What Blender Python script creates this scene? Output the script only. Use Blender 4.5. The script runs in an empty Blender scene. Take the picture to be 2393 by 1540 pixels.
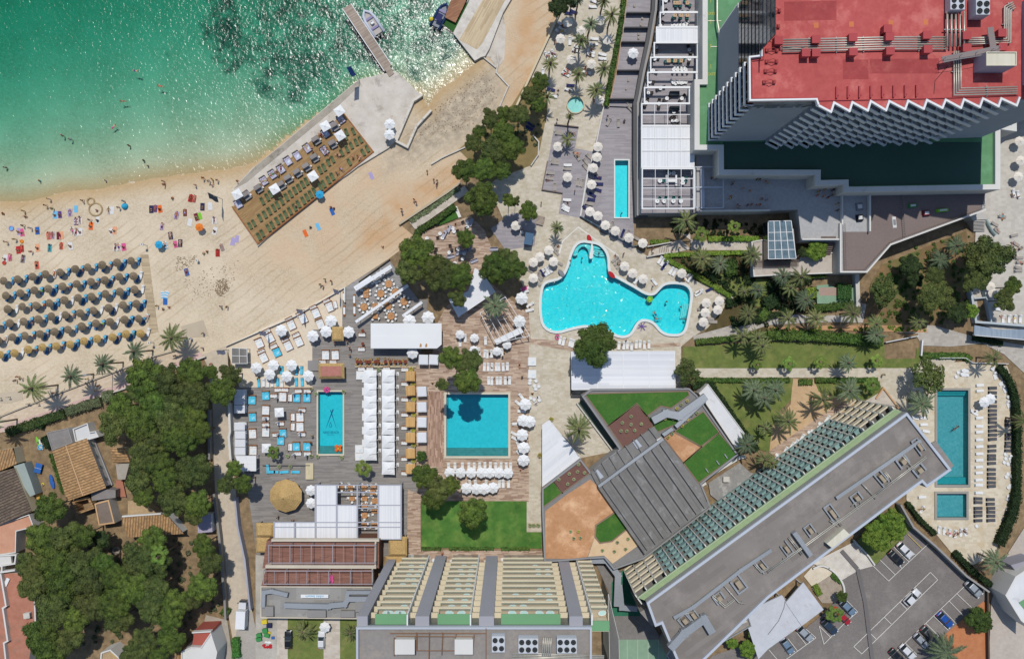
import bpy,math,random
from mathutils import Vector,Matrix
from mathutils.geometry import tessellate_polygon
import numpy as np
R=math.radians
rnd=random.Random(7)
SC=bpy.context.scene
COL=SC.collection
S,H=.098,175.0
cam=bpy.data.cameras.new('camera');cam.sensor_width=36;cam.clip_end=3000;cam.clip_start=1
cam.angle=2*math.atan(2393*S/2/H)
co=bpy.data.objects.new('camera',cam);co.location=(0,0,H);COL.objects.link(co);SC.camera=co
SUN_EL,SUN_AZ=R(65),R(2)
w=bpy.data.worlds.new('World');SC.world=w;w.use_nodes=True
nt=w.node_tree;sky=nt.nodes.new('ShaderNodeTexSky');sky.sky_type='NISHITA';sky.sun_disc=False
sky.sun_elevation=SUN_EL;sky.sun_rotation=SUN_AZ;sky.ozone_density=1.2;sky.dust_density=.4
nt.links.new(sky.outputs[0],nt.nodes['Background'].inputs[0]);nt.nodes['Background'].inputs[1].default_value=.128
sl=bpy.data.lights.new('sun','SUN');sl.energy=3.55;sl.angle=R(.5);sl.color=(1,.965,.91)
so=bpy.data.objects.new('sun',sl);so.rotation_euler=(-(math.pi/2-SUN_EL),0,-SUN_AZ);COL.objects.link(so);so.location=(0,60,120)
SC.view_settings.view_transform='Standard';SC.view_settings.look='None';SC.view_settings.exposure=0
SC.cycles.max_bounces=6;SC.cycles.transparent_max_bounces=12;SC.cycles.caustics_reflective=False;SC.cycles.caustics_refractive=False
def W(x,y,z=0):
 k=S*(H-z)/H
 return((x-1196.5)*k,(770-y)*k)
def T(t,x,y,z=0):
 c,r=divmod(t,10)
 return W(598.25*c+x/4,385*r+y/4,z)
def TP(t,pts,z=0):return[T(t,x,y,z)for x,y in pts]
def WP(pts,z=0):return[W(x,y,z)for x,y in pts]
def inside(p,poly):
 x,y=p;c=False;n=len(poly);j=n-1
 for i in range(n):
  xi,yi=poly[i];xj,yj=poly[j]
  if(yi>y)!=(yj>y)and x<(xj-xi)*(y-yi)/(yj-yi)+xi:c=not c
  j=i
 return c
def area(p):return sum(p[i-1][0]*p[i][1]-p[i][0]*p[i-1][1]for i in range(len(p)))/2
def ccw(p):return list(p)if area(p)>0 else list(p)[::-1]
def smooth(p,n=2,closed=True):
 for _ in range(n):
  q=[];m=len(p)
  for i in range(m if closed else m-1):
   a,b=p[i],p[(i+1)%m]
   q+=[(a[0]*.75+b[0]*.25,a[1]*.75+b[1]*.25),(a[0]*.25+b[0]*.75,a[1]*.25+b[1]*.75)]
  p=q if closed else[p[0]]+q+[p[-1]]
 return p
def offset(p,d):
 p=ccw(p);n=len(p);out=[]
 for i in range(n):
  a,b,c=Vector(p[i-1]),Vector(p[i]),Vector(p[(i+1)%n])
  e,f=(b-a).normalized(),(c-b).normalized()
  n1,n2=Vector((e.y,-e.x)),Vector((f.y,-f.x));m=n1+n2
  if m.length<.2:m=n1
  m.normalize();k=max(.4,m.dot(n1));out.append(tuple(b+m*(d/k)))
 return out
def lerp(a,b,t):return tuple(a[i]+(b[i]-a[i])*t for i in range(len(a)))
class MB:
 def __init__(s):s.v,s.f,s.m=[],[],[]
 def add(s,vs,fs,m=0):
  o=len(s.v);s.v+=[tuple(v)for v in vs]
  s.f+=[tuple(i+o for i in f)for f in fs];s.m+=[m]*len(fs);return s
 def box(s,c,d,rz=0,m=0,tz=1.0):
  x,y,z=d[0]/2,d[1]/2,d[2]/2;cs,sn=math.cos(rz),math.sin(rz);vs=[]
  for k in(-1,1):
   q=1 if k<0 else tz
   for a,b in((-x,-y),(x,-y),(x,y),(-x,y)):
    a*=q;b*=q;vs.append((c[0]+a*cs-b*sn,c[1]+a*sn+b*cs,c[2]+k*z))
  return s.add(vs,[(0,3,2,1),(4,5,6,7),(0,1,5,4),(1,2,6,5),(2,3,7,6),(3,0,4,7)],m)
 def bar(s,a,b,w,z0,z1,m=0):
  L=math.hypot(b[0]-a[0],b[1]-a[1])
  return s.box(((a[0]+b[0])/2,(a[1]+b[1])/2,(z0+z1)/2),(L,w,z1-z0),math.atan2(b[1]-a[1],b[0]-a[0]),m)
 def poly(s,p,z,holes=(),m=0):
  L=[[Vector((x,y,0))for x,y in ccw(p)]]+[[Vector((x,y,0))for x,y in ccw(h)[::-1]]for h in holes]
  pts=[v for l in L for v in l];tr=[]
  for a,b,c in tessellate_polygon(L):
   A,B,C_=pts[a],pts[b],pts[c]
   tr.append((a,b,c)if(B-A).cross(C_-A).z>0 else(a,c,b))
  zf=z if callable(z)else(lambda x,y:z)
  return s.add([(v.x,v.y,zf(v.x,v.y))for v in pts],tr,m)
 def sides(s,p,z0,z1,m=0,closed=True,flip=False):
  p=ccw(p)if closed else p;n=len(p);vs=[]
  for x,y in p:vs+=[(x,y,z0),(x,y,z1)]
  fs=[]
  for i in range(n if closed else n-1):
   j=(i+1)%n;f=(2*i,2*j,2*j+1,2*i+1);fs.append(f[::-1]if flip else f)
  return s.add(vs,fs,m)
 def prism(s,p,z0,z1,m=0,holes=()):
  s.sides(p,z0,z1,m);s.poly(p,z1,holes,m)
  for h in holes:s.sides(h,z0,z1,m,flip=True)
  return s
 def ring(s,p,w,z0,z1,m=0):
  q=offset(p,-w);return s.prism(p,z0,z1,m,[q])
 def wall(s,pts,w,z0,z1,m=0):
  for a,b in zip(pts,pts[1:]):
   L=math.hypot(b[0]-a[0],b[1]-a[1])or 1;e=w/2*.98
   u=((b[0]-a[0])/L*e,(b[1]-a[1])/L*e)
   s.bar((a[0]-u[0],a[1]-u[1]),(b[0]+u[0],b[1]+u[1]),w,z0,z1-rnd.random()*.004,m)
  return s
 def tube(s,pts,r,n=6,m=0):
  pts=[Vector(p)for p in pts];rings=[];N=len(pts)
  rr=r if isinstance(r,(list,tuple))else[r]*N
  for i,p in enumerate(pts):
   d=(pts[min(i+1,N-1)]-pts[max(i-1,0)]).normalized()
   a=d.orthogonal()if abs(d.z)>.9 else Vector((-d.y,d.x,0))
   a.normalize();b=d.cross(a)
   rings.append([p+(a*math.cos(2*math.pi*k/n)+b*math.sin(2*math.pi*k/n))*rr[i]for k in range(n)])
  fs=[(i*n+k,i*n+(k+1)%n,(i+1)*n+(k+1)%n,(i+1)*n+k)for i in range(N-1)for k in range(n)]
  return s.add([v for g in rings for v in g],fs+[tuple(range(n))[::-1],tuple(range((N-1)*n,N*n))],m)
 def lathe(s,prof,c=(0,0,0),n=12,m=0,ph=0):
  vs=[(c[0]+r*math.cos(2*math.pi*k/n+ph),c[1]+r*math.sin(2*math.pi*k/n+ph),c[2]+z)for r,z in prof for k in range(n)]
  N=len(prof);fs=[(i*n+k,i*n+(k+1)%n,(i+1)*n+(k+1)%n,(i+1)*n+k)for i in range(N-1)for k in range(n)]
  return s.add(vs,fs+[tuple(range(n))[::-1],tuple(range((N-1)*n,N*n))],m)
 def blob(s,c,r,nu=8,nv=5,m=0):
  rx,ry,rz=r if isinstance(r,tuple)else(r,r,r);vs=[]
  for i in range(nv+1):
   a=math.pi*i/nv-math.pi/2
   for k in range(nu):
    b=2*math.pi*k/nu;vs.append((c[0]+rx*math.cos(a)*math.cos(b),c[1]+ry*math.cos(a)*math.sin(b),c[2]+rz*math.sin(a)))
  return s.add(vs,[(i*nu+k,i*nu+(k+1)%nu,(i+1)*nu+(k+1)%nu,(i+1)*nu+k)for i in range(nv)for k in range(nu)],m)
 def build(s,name,mats,parent=None,smooth=False):
  me=bpy.data.meshes.new(name);me.from_pydata(s.v,[],s.f)
  mats=mats if isinstance(mats,(list,tuple))else[mats]
  for x in mats:me.materials.append(x)
  if len(mats)>1:me.polygons.foreach_set('material_index',s.m)
  if smooth:me.polygons.foreach_set('use_smooth',[True]*len(s.f))
  me.update();o=bpy.data.objects.new(name,me);COL.objects.link(o)
  if parent:o.parent=parent
  return o
def tag(o,label=None,cat=None,group=None,kind=None):
 for k,v in(('label',label),('category',cat),('group',group),('kind',kind)):
  if v:o[k]=v
 return o
def thing(name,label,cat,loc=(0,0,0),rz=0,group=None):
 o=bpy.data.objects.new(name,None);o.empty_display_size=.3;COL.objects.link(o)
 o.location=loc if len(loc)==3 else(loc[0],loc[1],0);o.rotation_euler[2]=rz
 return tag(o,label,cat,group)
KIDS={}
def kids(o):
 if o.name not in KIDS:KIDS[o.name]=[c for c in COL.objects if c.parent==o]
 return KIDS[o.name]
def copy_tree(o,parent=None):
 c=o.copy();COL.objects.link(c)
 if parent:c.parent=parent
 k=[]
 for ch in kids(o):k.append(copy_tree(ch,c))
 KIDS[c.name]=k
 return c
class Kind:
 def __init__(s,root):s.root,s.used=root,False;kids(root)
 def put(s,xy,z=0,rz=0,sc=1,label=None,group=None,mats=None):
  o=copy_tree(s.root)if s.used else s.root
  if not s.used:s.used=True
  o.location=(xy[0],xy[1],z);o.rotation_euler[2]=rz
  o.scale=sc if isinstance(sc,tuple)else(sc,sc,sc)
  if label:o['label']=label
  if group:o['group']=group
  return o
def recolour(o,part,mat):
 for c in kids(o):
  if c.name.split('.')[0]==part:
   c.material_slots[0].link='OBJECT';c.material_slots[0].material=mat
ORD='first second third fourth fifth sixth seventh eighth ninth tenth eleventh twelfth thirteenth fourteenth fifteenth sixteenth seventeenth eighteenth nineteenth twentieth'.split()
def nth(i,n,a='left'):
 if n==1:return 'the only one'
 b={'left':'right','top':'bottom'}[a]
 A,B={'left':('leftmost','rightmost'),'top':('topmost','lowest')}[a]
 if i==0:return A
 if i==n-1:return B
 if i<n/2:return '%s from the %s'%(ORD[i],a)
 return '%s from the %s'%(ORD[n-1-i],b)
def lin(h,k=.80):
 def f(c):
  c/=255;return(c/12.92 if c<=.04045 else((c+.055)/1.055)**2.4)
 return tuple(f(int(h[i:i+2],16))*k for i in(0,2,4))+(1,)
class N:
 def __init__(s,m):s.t=m.node_tree;s.n=s.t.nodes;s.l=s.t.links
 def __call__(s,typ,ins=None,**kw):
  x=s.n.new('ShaderNode'+typ)
  for k,v in kw.items():setattr(x,k,v)
  for k,v in(ins or{}).items():
   if isinstance(v,bpy.types.NodeSocket):s.l.new(v,x.inputs[k])
   else:x.inputs[k].default_value=v
  return x
 def math(s,op,a,b=0):return s('Math',{0:a,1:b},operation=op).outputs[0]
 def mixc(s,f,a,b,bt='MIX'):
  return s('Mix',{0:f,6:a,7:b},data_type='RGBA',blend_type=bt).outputs[2]
MATS={}
def mat(name,c1,c2=None,rough=.85,var=.1,vs=.12,sc=2.0,cell=None,metal=0,bump=0,bs=3,rv=0,stripe=None,spec=.3,alpha=1,dirt=None):
 """c1,c2 hex; var/vs: broad tone noise; sc: fine noise; cell=(angle,width,length) boards or slabs; stripe=(angle,pitch,hex,share) lines"""
 if name in MATS:return MATS[name]
 m=bpy.data.materials.new(name);m.use_nodes=True;g=N(m);b=g.n['Principled BSDF']
 c1=lin(c1)if isinstance(c1,str)else c1;c2=(lin(c2)if isinstance(c2,str)else c2)if c2 else c1
 pos=g('NewGeometry').outputs['Position']
 def rot(a):
  v=g('VectorRotate',{'Vector':pos,'Angle':-R(a)},rotation_type='Z_AXIS').outputs[0]
  return g('SeparateXYZ',{0:v}).outputs
 if cell:
  x=rot(cell[0]);iy=g.math('FLOOR',g.math('DIVIDE',x[1],cell[1]))
  off=g('TexWhiteNoise',{'W':iy},noise_dimensions='1D').outputs[0]
  ix=g.math('FLOOR',g.math('ADD',g.math('DIVIDE',x[0],cell[2]),off))
  f=g('TexWhiteNoise',{'Vector':g('CombineXYZ',{0:ix,1:iy}).outputs[0]},noise_dimensions='2D').outputs[0]
 else:
  f=g('TexNoise',{'Vector':pos,'Scale':sc,'Detail':4.0,'Roughness':.65}).outputs[0]
  f=g('MapRange',{0:f,1:.32,2:.68}).outputs[0]
 c=g.mixc(f,c1,c2)
 if stripe:
  x=rot(stripe[0]);fr=g.math('FRACT',g.math('DIVIDE',x[1],stripe[1]))
  c=g.mixc(g.math('LESS_THAN',fr,stripe[3]),c,lin(stripe[2]))
 if dirt:
  d=g('TexNoise',{'Vector':pos,'Scale':dirt[1],'Detail':6.0,'Roughness':.7}).outputs[0]
  c=g.mixc(g('MapRange',{0:d,1:dirt[2],2:dirt[3]}).outputs[0],c,lin(dirt[0]))
 if var:
  n=g('TexNoise',{'Vector':pos,'Scale':vs,'Detail':5.0,'Roughness':.6}).outputs[0]
  v=g('MapRange',{0:n,1:.3,2:.7,3:1-var,4:1+var}).outputs[0]
  if rv:v=g.math('MULTIPLY',v,g('MapRange',{0:g('ObjectInfo').outputs['Random'],3:1-rv,4:1+rv}).outputs[0])
  c=g('HueSaturation',{'Color':c,'Value':v}).outputs[0]
 g.l.new(c,b.inputs['Base Color'])
 if bump:
  h=g('TexNoise',{'Vector':pos,'Scale':bs,'Detail':4.0}).outputs[0]
  g.l.new(g('Bump',{'Strength':bump,'Height':h,'Distance':.3}).outputs[0],b.inputs['Normal'])
 b.inputs['Roughness'].default_value=rough;b.inputs['Metallic'].default_value=metal
 b.inputs['Specular IOR Level'].default_value=spec
 if alpha<1:b.inputs['Alpha'].default_value=alpha
 MATS[name]=m;return m
def water_mat(name,tint,ws,strength,mix=.5,rough=.06,gl=.0,vol=None,ws2=None,dark=None):
 m=bpy.data.materials.new(name);m.use_nodes=True;g=N(m);g.n.remove(g.n['Principled BSDF'])
 pos=g('NewGeometry').outputs['Position']
 n1=g('TexNoise',{'Vector':pos,'Scale':ws,'Detail':3.0,'Distortion':.6}).outputs[0]
 n2=g('TexNoise',{'Vector':pos,'Scale':ws2 or ws*.3,'Detail':2.0}).outputs[0]
 h=g.math('ADD',n1,g.math('MULTIPLY',n2,1.2))
 bm=g('Bump',{'Strength':strength,'Height':h,'Distance':.5/ws}).outputs[0]
 c=tint
 if dark:
  f=g('MapRange',{0:n1,1:.36,2:.64}).outputs[0];c=g.mixc(f,dark,tint)  # ripple light and shade painted into the water tint by noise
 tr=g('BsdfTransparent',{'Color':c}).outputs[0]
 gs=g('BsdfGlossy',{'Color':(1,1,1,1),'Roughness':rough,'Normal':bm}).outputs[0]
 fr=g('Fresnel',{'IOR':1.33,'Normal':bm}).outputs[0]
 x=g('MixShader',{0:fr,1:tr,2:gs}).outputs[0]
 g.l.new(x,g.n['Material Output'].inputs['Surface'])
 if vol:
  a=g('VolumeAbsorption',{'Color':vol[0],'Density':vol[1]}).outputs[0]
  g.l.new(a,g.n['Material Output'].inputs['Volume'])
 return m
def sdf(poly,P,closed=True):
 """signed distance (negative inside) of points P (n,2) to a polygon"""
 p=np.array(poly,float);n=len(p);d=np.full(len(P),1e9);ins=np.zeros(len(P),bool)
 for i in range(n if closed else n-1):
  a,b=p[i],p[(i+1)%n];e=b-a;v=P-a
  t=np.clip((v@e)/max(e@e,1e-9),0,1);q=v-t[:,None]*e
  d=np.minimum(d,np.hypot(q[:,0],q[:,1]))
  if closed:
   c=((a[1]>P[:,1])!=(b[1]>P[:,1]))
   with np.errstate(divide='ignore',invalid='ignore'):
    xx=(b[0]-a[0])*(P[:,1]-a[1])/(b[1]-a[1])+a[0]
   ins^=c&(P[:,0]<xx)
 return np.where(ins,-d,d)
SHORE=[(-300,492),(-120,480),(0,471),(50,471),(100,461),(150,446),(215,443),(262,434),(325,421),(425,406),(537,393),(590,380)]
COVE=[(985,222),(998,246),(1018,217),(1040,199),(1062,186),(1085,165),(1110,148)]
SEA=[(-300,-260),(-300,492)]+SHORE[1:]+[(700,290),(777,237),(830,187),(900,172)]+COVE+[(1080,90),(1120,0),(1190,-260)]
LAND=[(-300,1050),(0,972),(407,817),(480,832),(530,808),(806,672),(908,605),(973,557),(936,525),(1073,427),(1206,246),(1324,0),(1440,-260),(2800,-260),(2800,1800),(-300,1800)]
def beach():
 x0,x1,y0,y1,st=-260,1440,-240,1060,9
 xs,ys=np.arange(x0,x1+1,st),np.arange(y0,y1+1,st);nx,ny=len(xs),len(ys)
 gx,gy=np.meshgrid(xs,ys);P=np.stack([gx.ravel(),gy.ravel()],1).astype(float)
 sea=sdf(SEA,P)*S;ds=sdf(SHORE,P,False)*S;dc=sdf(COVE,P,False)*S
 depth=np.minimum(4.6,np.minimum(ds*.098,dc*.10))
 z=np.where(sea<0,-.12-depth,-.12+np.minimum(.12,sea*.035))
 rr=np.random.RandomState(3);z+=np.where(sea>1,rr.rand(len(z))*.02-.02,0)
 land=sdf(LAND,P)*S
 def zone(poly,soft):return np.clip(.5-sdf(poly,P)*S/soft,0,1)
 weed=np.maximum(zone([(400,-240),(425,30),(452,90),(470,140),(540,175),(600,230),(700,262),(790,215),(850,165),(985,215),(1100,130),(1110,-240)],6),zone([(362,108),(385,110),(390,125),(372,130)],1.5))
 weed=np.maximum(weed,.45*zone([(540,170),(600,240),(640,330),(700,280),(690,220)],9))
 weed=np.maximum(weed,.5*np.maximum(zone([(-20,310),(50,300),(60,340),(10,350)],5),np.maximum(zone([(20,225),(32,225),(34,245),(22,245)],3),zone([(330,230),(420,200),(470,250),(380,280)],9))))
 warm=np.maximum(zone([(1250,-240),(1175,140),(1188,205),(1170,262),(1095,350),(1010,395),(880,470),(800,600),(960,600),(1400,200),(1500,-240)],6),.5*zone([(700,450),(560,620),(720,700),(900,600),(1000,420),(880,360)],9))
 wet=np.clip(1-np.abs(sea-.2)/4.2,0,1)*(sea>-4)
 grey=np.maximum(zone([(1000,260),(1090,170),(1140,150),(1175,200),(1160,260),(1080,330),(940,380),(900,400),(930,330)],5),0)
 m=MB();k=lambda i,j:j*nx+i
 wp=[W(a,b)for a,b in P];vs=[(wp[i][0],wp[i][1],z[i])for i in range(len(P))]
 fs=[]
 for j in range(ny-1):
  for i in range(nx-1):
   q=(k(i,j),k(i,j+1),k(i+1,j+1),k(i+1,j))
   if min(-land[v]for v in q)<2.5:fs.append(q)
 m.add(vs,fs)
 mt=bpy.data.materials.new('beach_sand');mt.use_nodes=True;g=N(mt);b=g.n['Principled BSDF']
 pos=g('NewGeometry').outputs['Position'];a=g('Attribute',attribute_name='zones')
 ch=g('SeparateColor',{0:a.outputs['Color']}).outputs;al=a.outputs['Alpha']
 def nz(s,d=5.0,r=.6):return g('TexNoise',{'Vector':pos,'Scale':s,'Detail':d,'Roughness':r}).outputs[0]
 def rng(v,a_,b_):return g('MapRange',{0:v,1:a_,2:b_}).outputs[0]
 c=g.mixc(rng(nz(1.6),.3,.7),lin('c3b093'),lin('d6c7ad'))
 c=g.mixc(rng(nz(.1),.4,.68),c,lin('dccbb0'))
 c=g.mixc(g.math('MULTIPLY',ch[1],rng(nz(.2),.25,.6)),c,lin('c9a47c'))
 c=g.mixc(g.math('MULTIPLY',al,rng(nz(.6),.3,.6)),c,lin('a89a86'))
 c=g.mixc(g.math('MULTIPLY',ch[2],.75),c,lin('b7945f'))
 foot=g('TexVoronoi',{'Vector':pos,'Scale':2.2}).outputs[0]
 c=g.mixc(g.math('MULTIPLY',rng(foot,.32,.08),.22),c,lin('9a8360'));tk=g('TexWave',{'Vector':g('VectorRotate',{'Vector':pos,'Angle':R(-38)},rotation_type='Z_AXIS').outputs[0],'Scale':.16,'Distortion':5.0,'Detail':3.0,'Detail Scale':.35},bands_direction='Y').outputs[1];c=g.mixc(g.math('MULTIPLY',g.math('MULTIPLY',rng(tk,.82,.98),rng(nz(.08),.45,.6)),g.math('MULTIPLY',g.math('GREATER_THAN',g('SeparateXYZ',{0:pos}).outputs[2],-.1),.35)),c,lin('a58d6a'))
 fo=g.math('MULTIPLY',rng(ch[2],.9,.99),rng(nz(.35,6.0,.75),.5,.62));c=g.mixc(g.math('MULTIPLY',fo,.7),c,lin('ece8df'))
 sp=g.math('MULTIPLY',rng(nz(.07,2.0),.53,.62),rng(nz(4.5,3.0),.55,.66))
 c=g.mixc(g.math('MULTIPLY',sp,.5),c,lin('7d6c56'))
 wd=g.math('ADD',g.math('MULTIPLY',ch[0],1.25),g.math('SUBTRACT',g.math('MULTIPLY',nz(.17,9.0,.75),3.6),2.65))
 c=g.mixc(rng(wd,.0,.6),c,g.mixc(rng(nz(.45),.35,.65),lin('1d4034'),lin('56806b')))
 g.l.new(c,b.inputs['Base Color']);b.inputs['Roughness'].default_value=.95;b.inputs['Specular IOR Level'].default_value=.1
 hh=g.math('ADD',nz(1.1,3.0),g.math('MULTIPLY',foot,.6))
 g.l.new(g('Bump',{'Strength':.5,'Height':hh,'Distance':.12}).outputs[0],b.inputs['Normal'])
 o=m.build('beach',mt,smooth=True);tag(o,kind='structure')
 at=o.data.attributes.new('zones','FLOAT_COLOR','POINT')
 at.data.foreach_set('color',np.stack([weed,warm,wet,grey],1).astype(np.float32).ravel())
beach()
seam=water_mat('sea_water',(.93,.985,.97,1),1.3,.40,rough=.21,vol=((.05,.785,.725,1),.42),ws2=.42)
sm=MB();sm.prism(WP([(-300,-260),(-300,640),(560,470),(700,330),(1020,330),(1180,200),(1260,-260)]),-7,-.12)
tag(sm.build('sea_water',seam),kind='structure')
MAIN=smooth(TP(21,[(300,1130),(335,1105),(380,1096),(440,1080),(490,1040),(522,980),(545,910),(558,850),(600,760),(655,728),(735,740),(800,750),(850,790),(880,840),(892,900),(890,965),(905,1015),(950,1050),(1050,1105),(1150,1160),(1230,1210),(1290,1228),(1340,1215),(1380,1170),(1420,1130),(1480,1117),(1550,1118),(1610,1130),(1650,1160),(1665,1210),(1658,1290),(1640,1400),(1620,1500),(1600,1555),(1560,1580),(1500,1582),(1440,1575),(1390,1545),(1340,1480),(1290,1450),(1230,1440),(1180,1455),(1145,1500),(1120,1550),(1090,1585),(1040,1600),(980,1590),(920,1555),(850,1520),(700,1497),(640,1502),(540,1525),(430,1558),(345,1540),(295,1490),(278,1400),(274,1300),(284,1200)]),1)
def rect(t,x0,y0,x1,y1,z=0):return TP(t,[(x0,y0),(x1,y0),(x1,y1),(x0,y1)],z)
def circ(c,r,n=28,ph=0):return[(c[0]+r*math.cos(2*math.pi*i/n+ph),c[1]+r*math.sin(2*math.pi*i/n+ph))for i in range(n)]
POOLS=dict(main=MAIN,lap=rect(21,962,-35,1085,495),kids=circ(T(20,592,985),75/4*S),club=rect(12,585,580,815,1160),square=rect(12,1780,605,2358,1180),long=rect(32,1573,566,1862,1448),small=rect(32,1570,1530,1845,1752))
HOLES=list(POOLS.values())
def centre(p):return(sum(q[0]for q in p)/len(p),sum(q[1]for q in p)/len(p))
LAYER=[1]
def sheet(name,poly,m,z=None,thick=0):
 if z is None:LAYER[0]+=1;z=.02+LAYER[0]*.006
 hs=[offset(h,.02)for h in HOLES if inside(centre(h),poly)and all(inside(q,poly)for q in h)]
 b=MB();b.poly(poly,z,hs)
 if thick:b.sides(poly,z-thick,z)
 o=b.build(name,m);tag(o,kind='structure');return o
earth=mat('earth','7f6a50','97805f',sc=.8,var=.2,vs=.2,dirt=('6d5a40',.5,.5,.7))
stone=mat('pale_stone','bdb29c','cfc5b2',cell=(0,.45,.8),var=.07,vs=.15,rough=.8,dirt=('b3a58a',.35,.5,.72))
stone_b=mat('pale_stone_right','c8baa0','d8ccb5',cell=(0,.5,.9),var=.07,vs=.2,dirt=('bfa982',.3,.5,.75))
greydeck=mat('grey_decking','938d8f','a49e9f',cell=(0,.3,2.4),var=.05,vs=.3)
clubdeck=mat('weathered_decking','7f7a74','958f88',cell=(0,.28,2.6),var=.08,vs=.25)
clubdeck_d=mat('weathered_decking_slanted','8a8785','9d9a97',cell=(2,.28,2.6),var=.06,vs=.25)
wood=mat('brown_decking','957a66','c5ae98',cell=(0,.28,1.5),var=.08,vs=.2)
wood_v=mat('brown_decking_upright','8a6c58','bd9d88',cell=(90,.28,1.6),var=.08,vs=.2)
lawn=mat('lawn','5c6b33','76803f',sc=.5,var=.12,vs=.3,dirt=('8a8350',.4,.52,.75),bump=.3,bs=6)
turf=mat('clipped_turf','3c6626','527c32',sc=.4,var=.16,vs=.15,dirt=('728d40',.22,.48,.7))
faketurf=mat('roof_turf','35601f','437029',sc=2.5,var=.1,vs=.3,dirt=('56762f',.35,.5,.7))
asphalt=mat('asphalt','736d68','827b76',sc=3,var=.1,vs=.1,dirt=('938c85',.12,.5,.72))
concrete=mat('concrete','aaa498','bdb7ab',sc=1.2,var=.1,vs=.25,dirt=('8f887c',.3,.52,.75))
limestone=mat('pale_concrete','c9c1b4','d8d1c5',sc=.8,var=.06,vs=.2,dirt=('a3968a',.25,.55,.75))
gpath=mat('garden_path','b9ad9d','cbc1b2',cell=(0,.6,.9),var=.05)
sheet('ground',WP(LAND),earth,.02)
sheet('promenade',WP([(-60,990),(0,974),(265,873),(360,832),(407,818),(450,812),(478,830),(475,836),(410,860),(296,907),(235,926),(150,962),(10,1008),(-60,1030)]),mat('promenade_paving','c9b49a','d6c3aa',cell=(22,.5,.8),var=.05))
sheet('promenade_band',WP([(-60,1016),(10,994),(150,948),(235,912),(296,893),(410,847),(470,822),(475,834),(410,858),(296,905),(235,924),(150,960),(10,1006),(-60,1029)]),mat('pink_paving','c5a79e','d0b2a8',cell=(22,.3,.5)))
sheet('lane',WP([(470,830),(530,808),(540,945),(543,1070),(556,1197),(574,1330),(587,1420),(600,1480),(606,1600),(555,1600),(545,1500),(528,1400),(522,1340),(515,1255),(503,1155),(500,1070),(497,945),(487,860),(478,840)]),mat('dusty_lane','bfb09a','cdbea8',sc=1,var=.08,dirt=('a29a8e',.12,.5,.7)))
sheet('lane_asphalt',WP([(590,1430),(600,1480),(606,1600),(552,1600),(547,1500),(556,1460),(560,1400)]),mat('lane_asphalt','a39c92','b1aaa0',sc=2))
sheet('club_sand',WP([(528,809),(806,672),(806,900),(728,908),(640,907),(560,905),(545,860)]),mat('club_sand','d6c5ab','e0d2bb',sc=1.3,var=.05))
sheet('restaurant_deck',TP(11,[(830,1150),(1240,885),(1400,1110),(1540,1290),(1640,1400),(1640,1660),(820,1660),(815,1400)]),clubdeck_d)
sheet('club_deck',WP([(545,905),(730,905),(730,770),(800,770),(800,700),(1000,700),(980,860),(975,900),(975,1180),(940,1300),(600,1300),(590,1220),(575,1120),(545,1080)]),clubdeck)
sheet('pool_terrace',[T(20,40,985),T(20,510,0),T(20,560,-180)]+TP(20,[(1075,-180),(1060,0),(860,980),(850,1050),(760,1400),(640,1920),(630,2040)])+TP(21,[(840,640),(1130,760),(1270,860),(1420,880),(1700,1080),(2060,1240),(2000,1400),(1820,1530)])+TP(22,[(1700,60),(1580,160),(1580,560),(660,620),(990,1130),(640,1200),(280,1540)])+TP(23,[(285,350),(135,350),(135,0)])+TP(22,[(150,1540),(150,0)])+TP(21,[(160,1400),(120,1250),(100,1130),(0,900),(-60,560),(-220,200),(150,-150),(250,-300)])+TP(20,[(230,1280)]),stone)
sheet('kerb_line',TP(21,[(620,578),(1000,850),(990,858),(618,590),(478,720),(445,850),(428,846),(470,712)]),mat('white_stone','dcd8ce'))
sheet('garden_earth',TP(20,[(0,985),(150,740),(300,700),(340,1000),(260,1400),(200,1540),(-200,1700),(-500,1400)]),mat('garden_soil','7d6f45','8f7a52',sc=.6,var=.2))
sheet('sunken_terrace',TP(20,[(400,1160),(620,1190),(590,1390),(760,1420),(640,2040),(435,2000),(470,1800),(275,1790),(330,1540)]),greydeck)
sheet('lap_pool_deck',TP(20,[(860,990),(1140,990),(1140,2200),(1120,2350),(990,2260),(640,2030),(780,1330)]),greydeck)
sheet('shore_terrace',TP(11,[(1510,690),(1540,640),(2010,480),(2140,620),(2170,700),(2250,900),(2100,1000),(1700,1000)]),wood)
sheet('cafe_terrace',TP(21,[(0,450),(240,480),(210,760),(-60,800),(-200,600)]),greydeck)
sheet('wood_deck',WP([(1040,720),(1120,640),(1236,735),(1236,1172),(975,1172),(968,860),(1010,830),(1020,760)]),wood)
sheet('pool_boards',WP([(997,915),(1036,915),(1036,1090),(997,1090)]),wood_v)
sheet('deck_walkway',WP([(1236,738),(1240,792),(1300,795),(1340,806),(1345,822),(1236,803)]),wood)
sheet('deck_strip',TP(22,[(980,185),(1130,190),(1300,165),(1575,155),(1570,122),(1300,140),(1130,155),(975,160)]),wood)
sheet('shrubbery_earth',TP(21,[(1430,860),(2393,800),(2393,1640),(1800,1560),(2060,1240),(1700,1070)]),mat('bed_soil','453e22','5f5230',sc=.5,var=.2))
sheet('lawn_bank',TP(21,[(1750,1000),(2393,1080),(2393,1290),(2300,1330),(2060,1240)]),lawn)
sheet('entrance_path',TP(21,[(1575,640),(1665,640),(1670,800),(2380,800),(2380,715),(1830,715),(1660,700)]),gpath)
sheet('stair_path',TP(21,[(1280,810),(1490,730),(1570,700),(1670,790),(1500,830),(1270,855)]),gpath)
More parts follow.
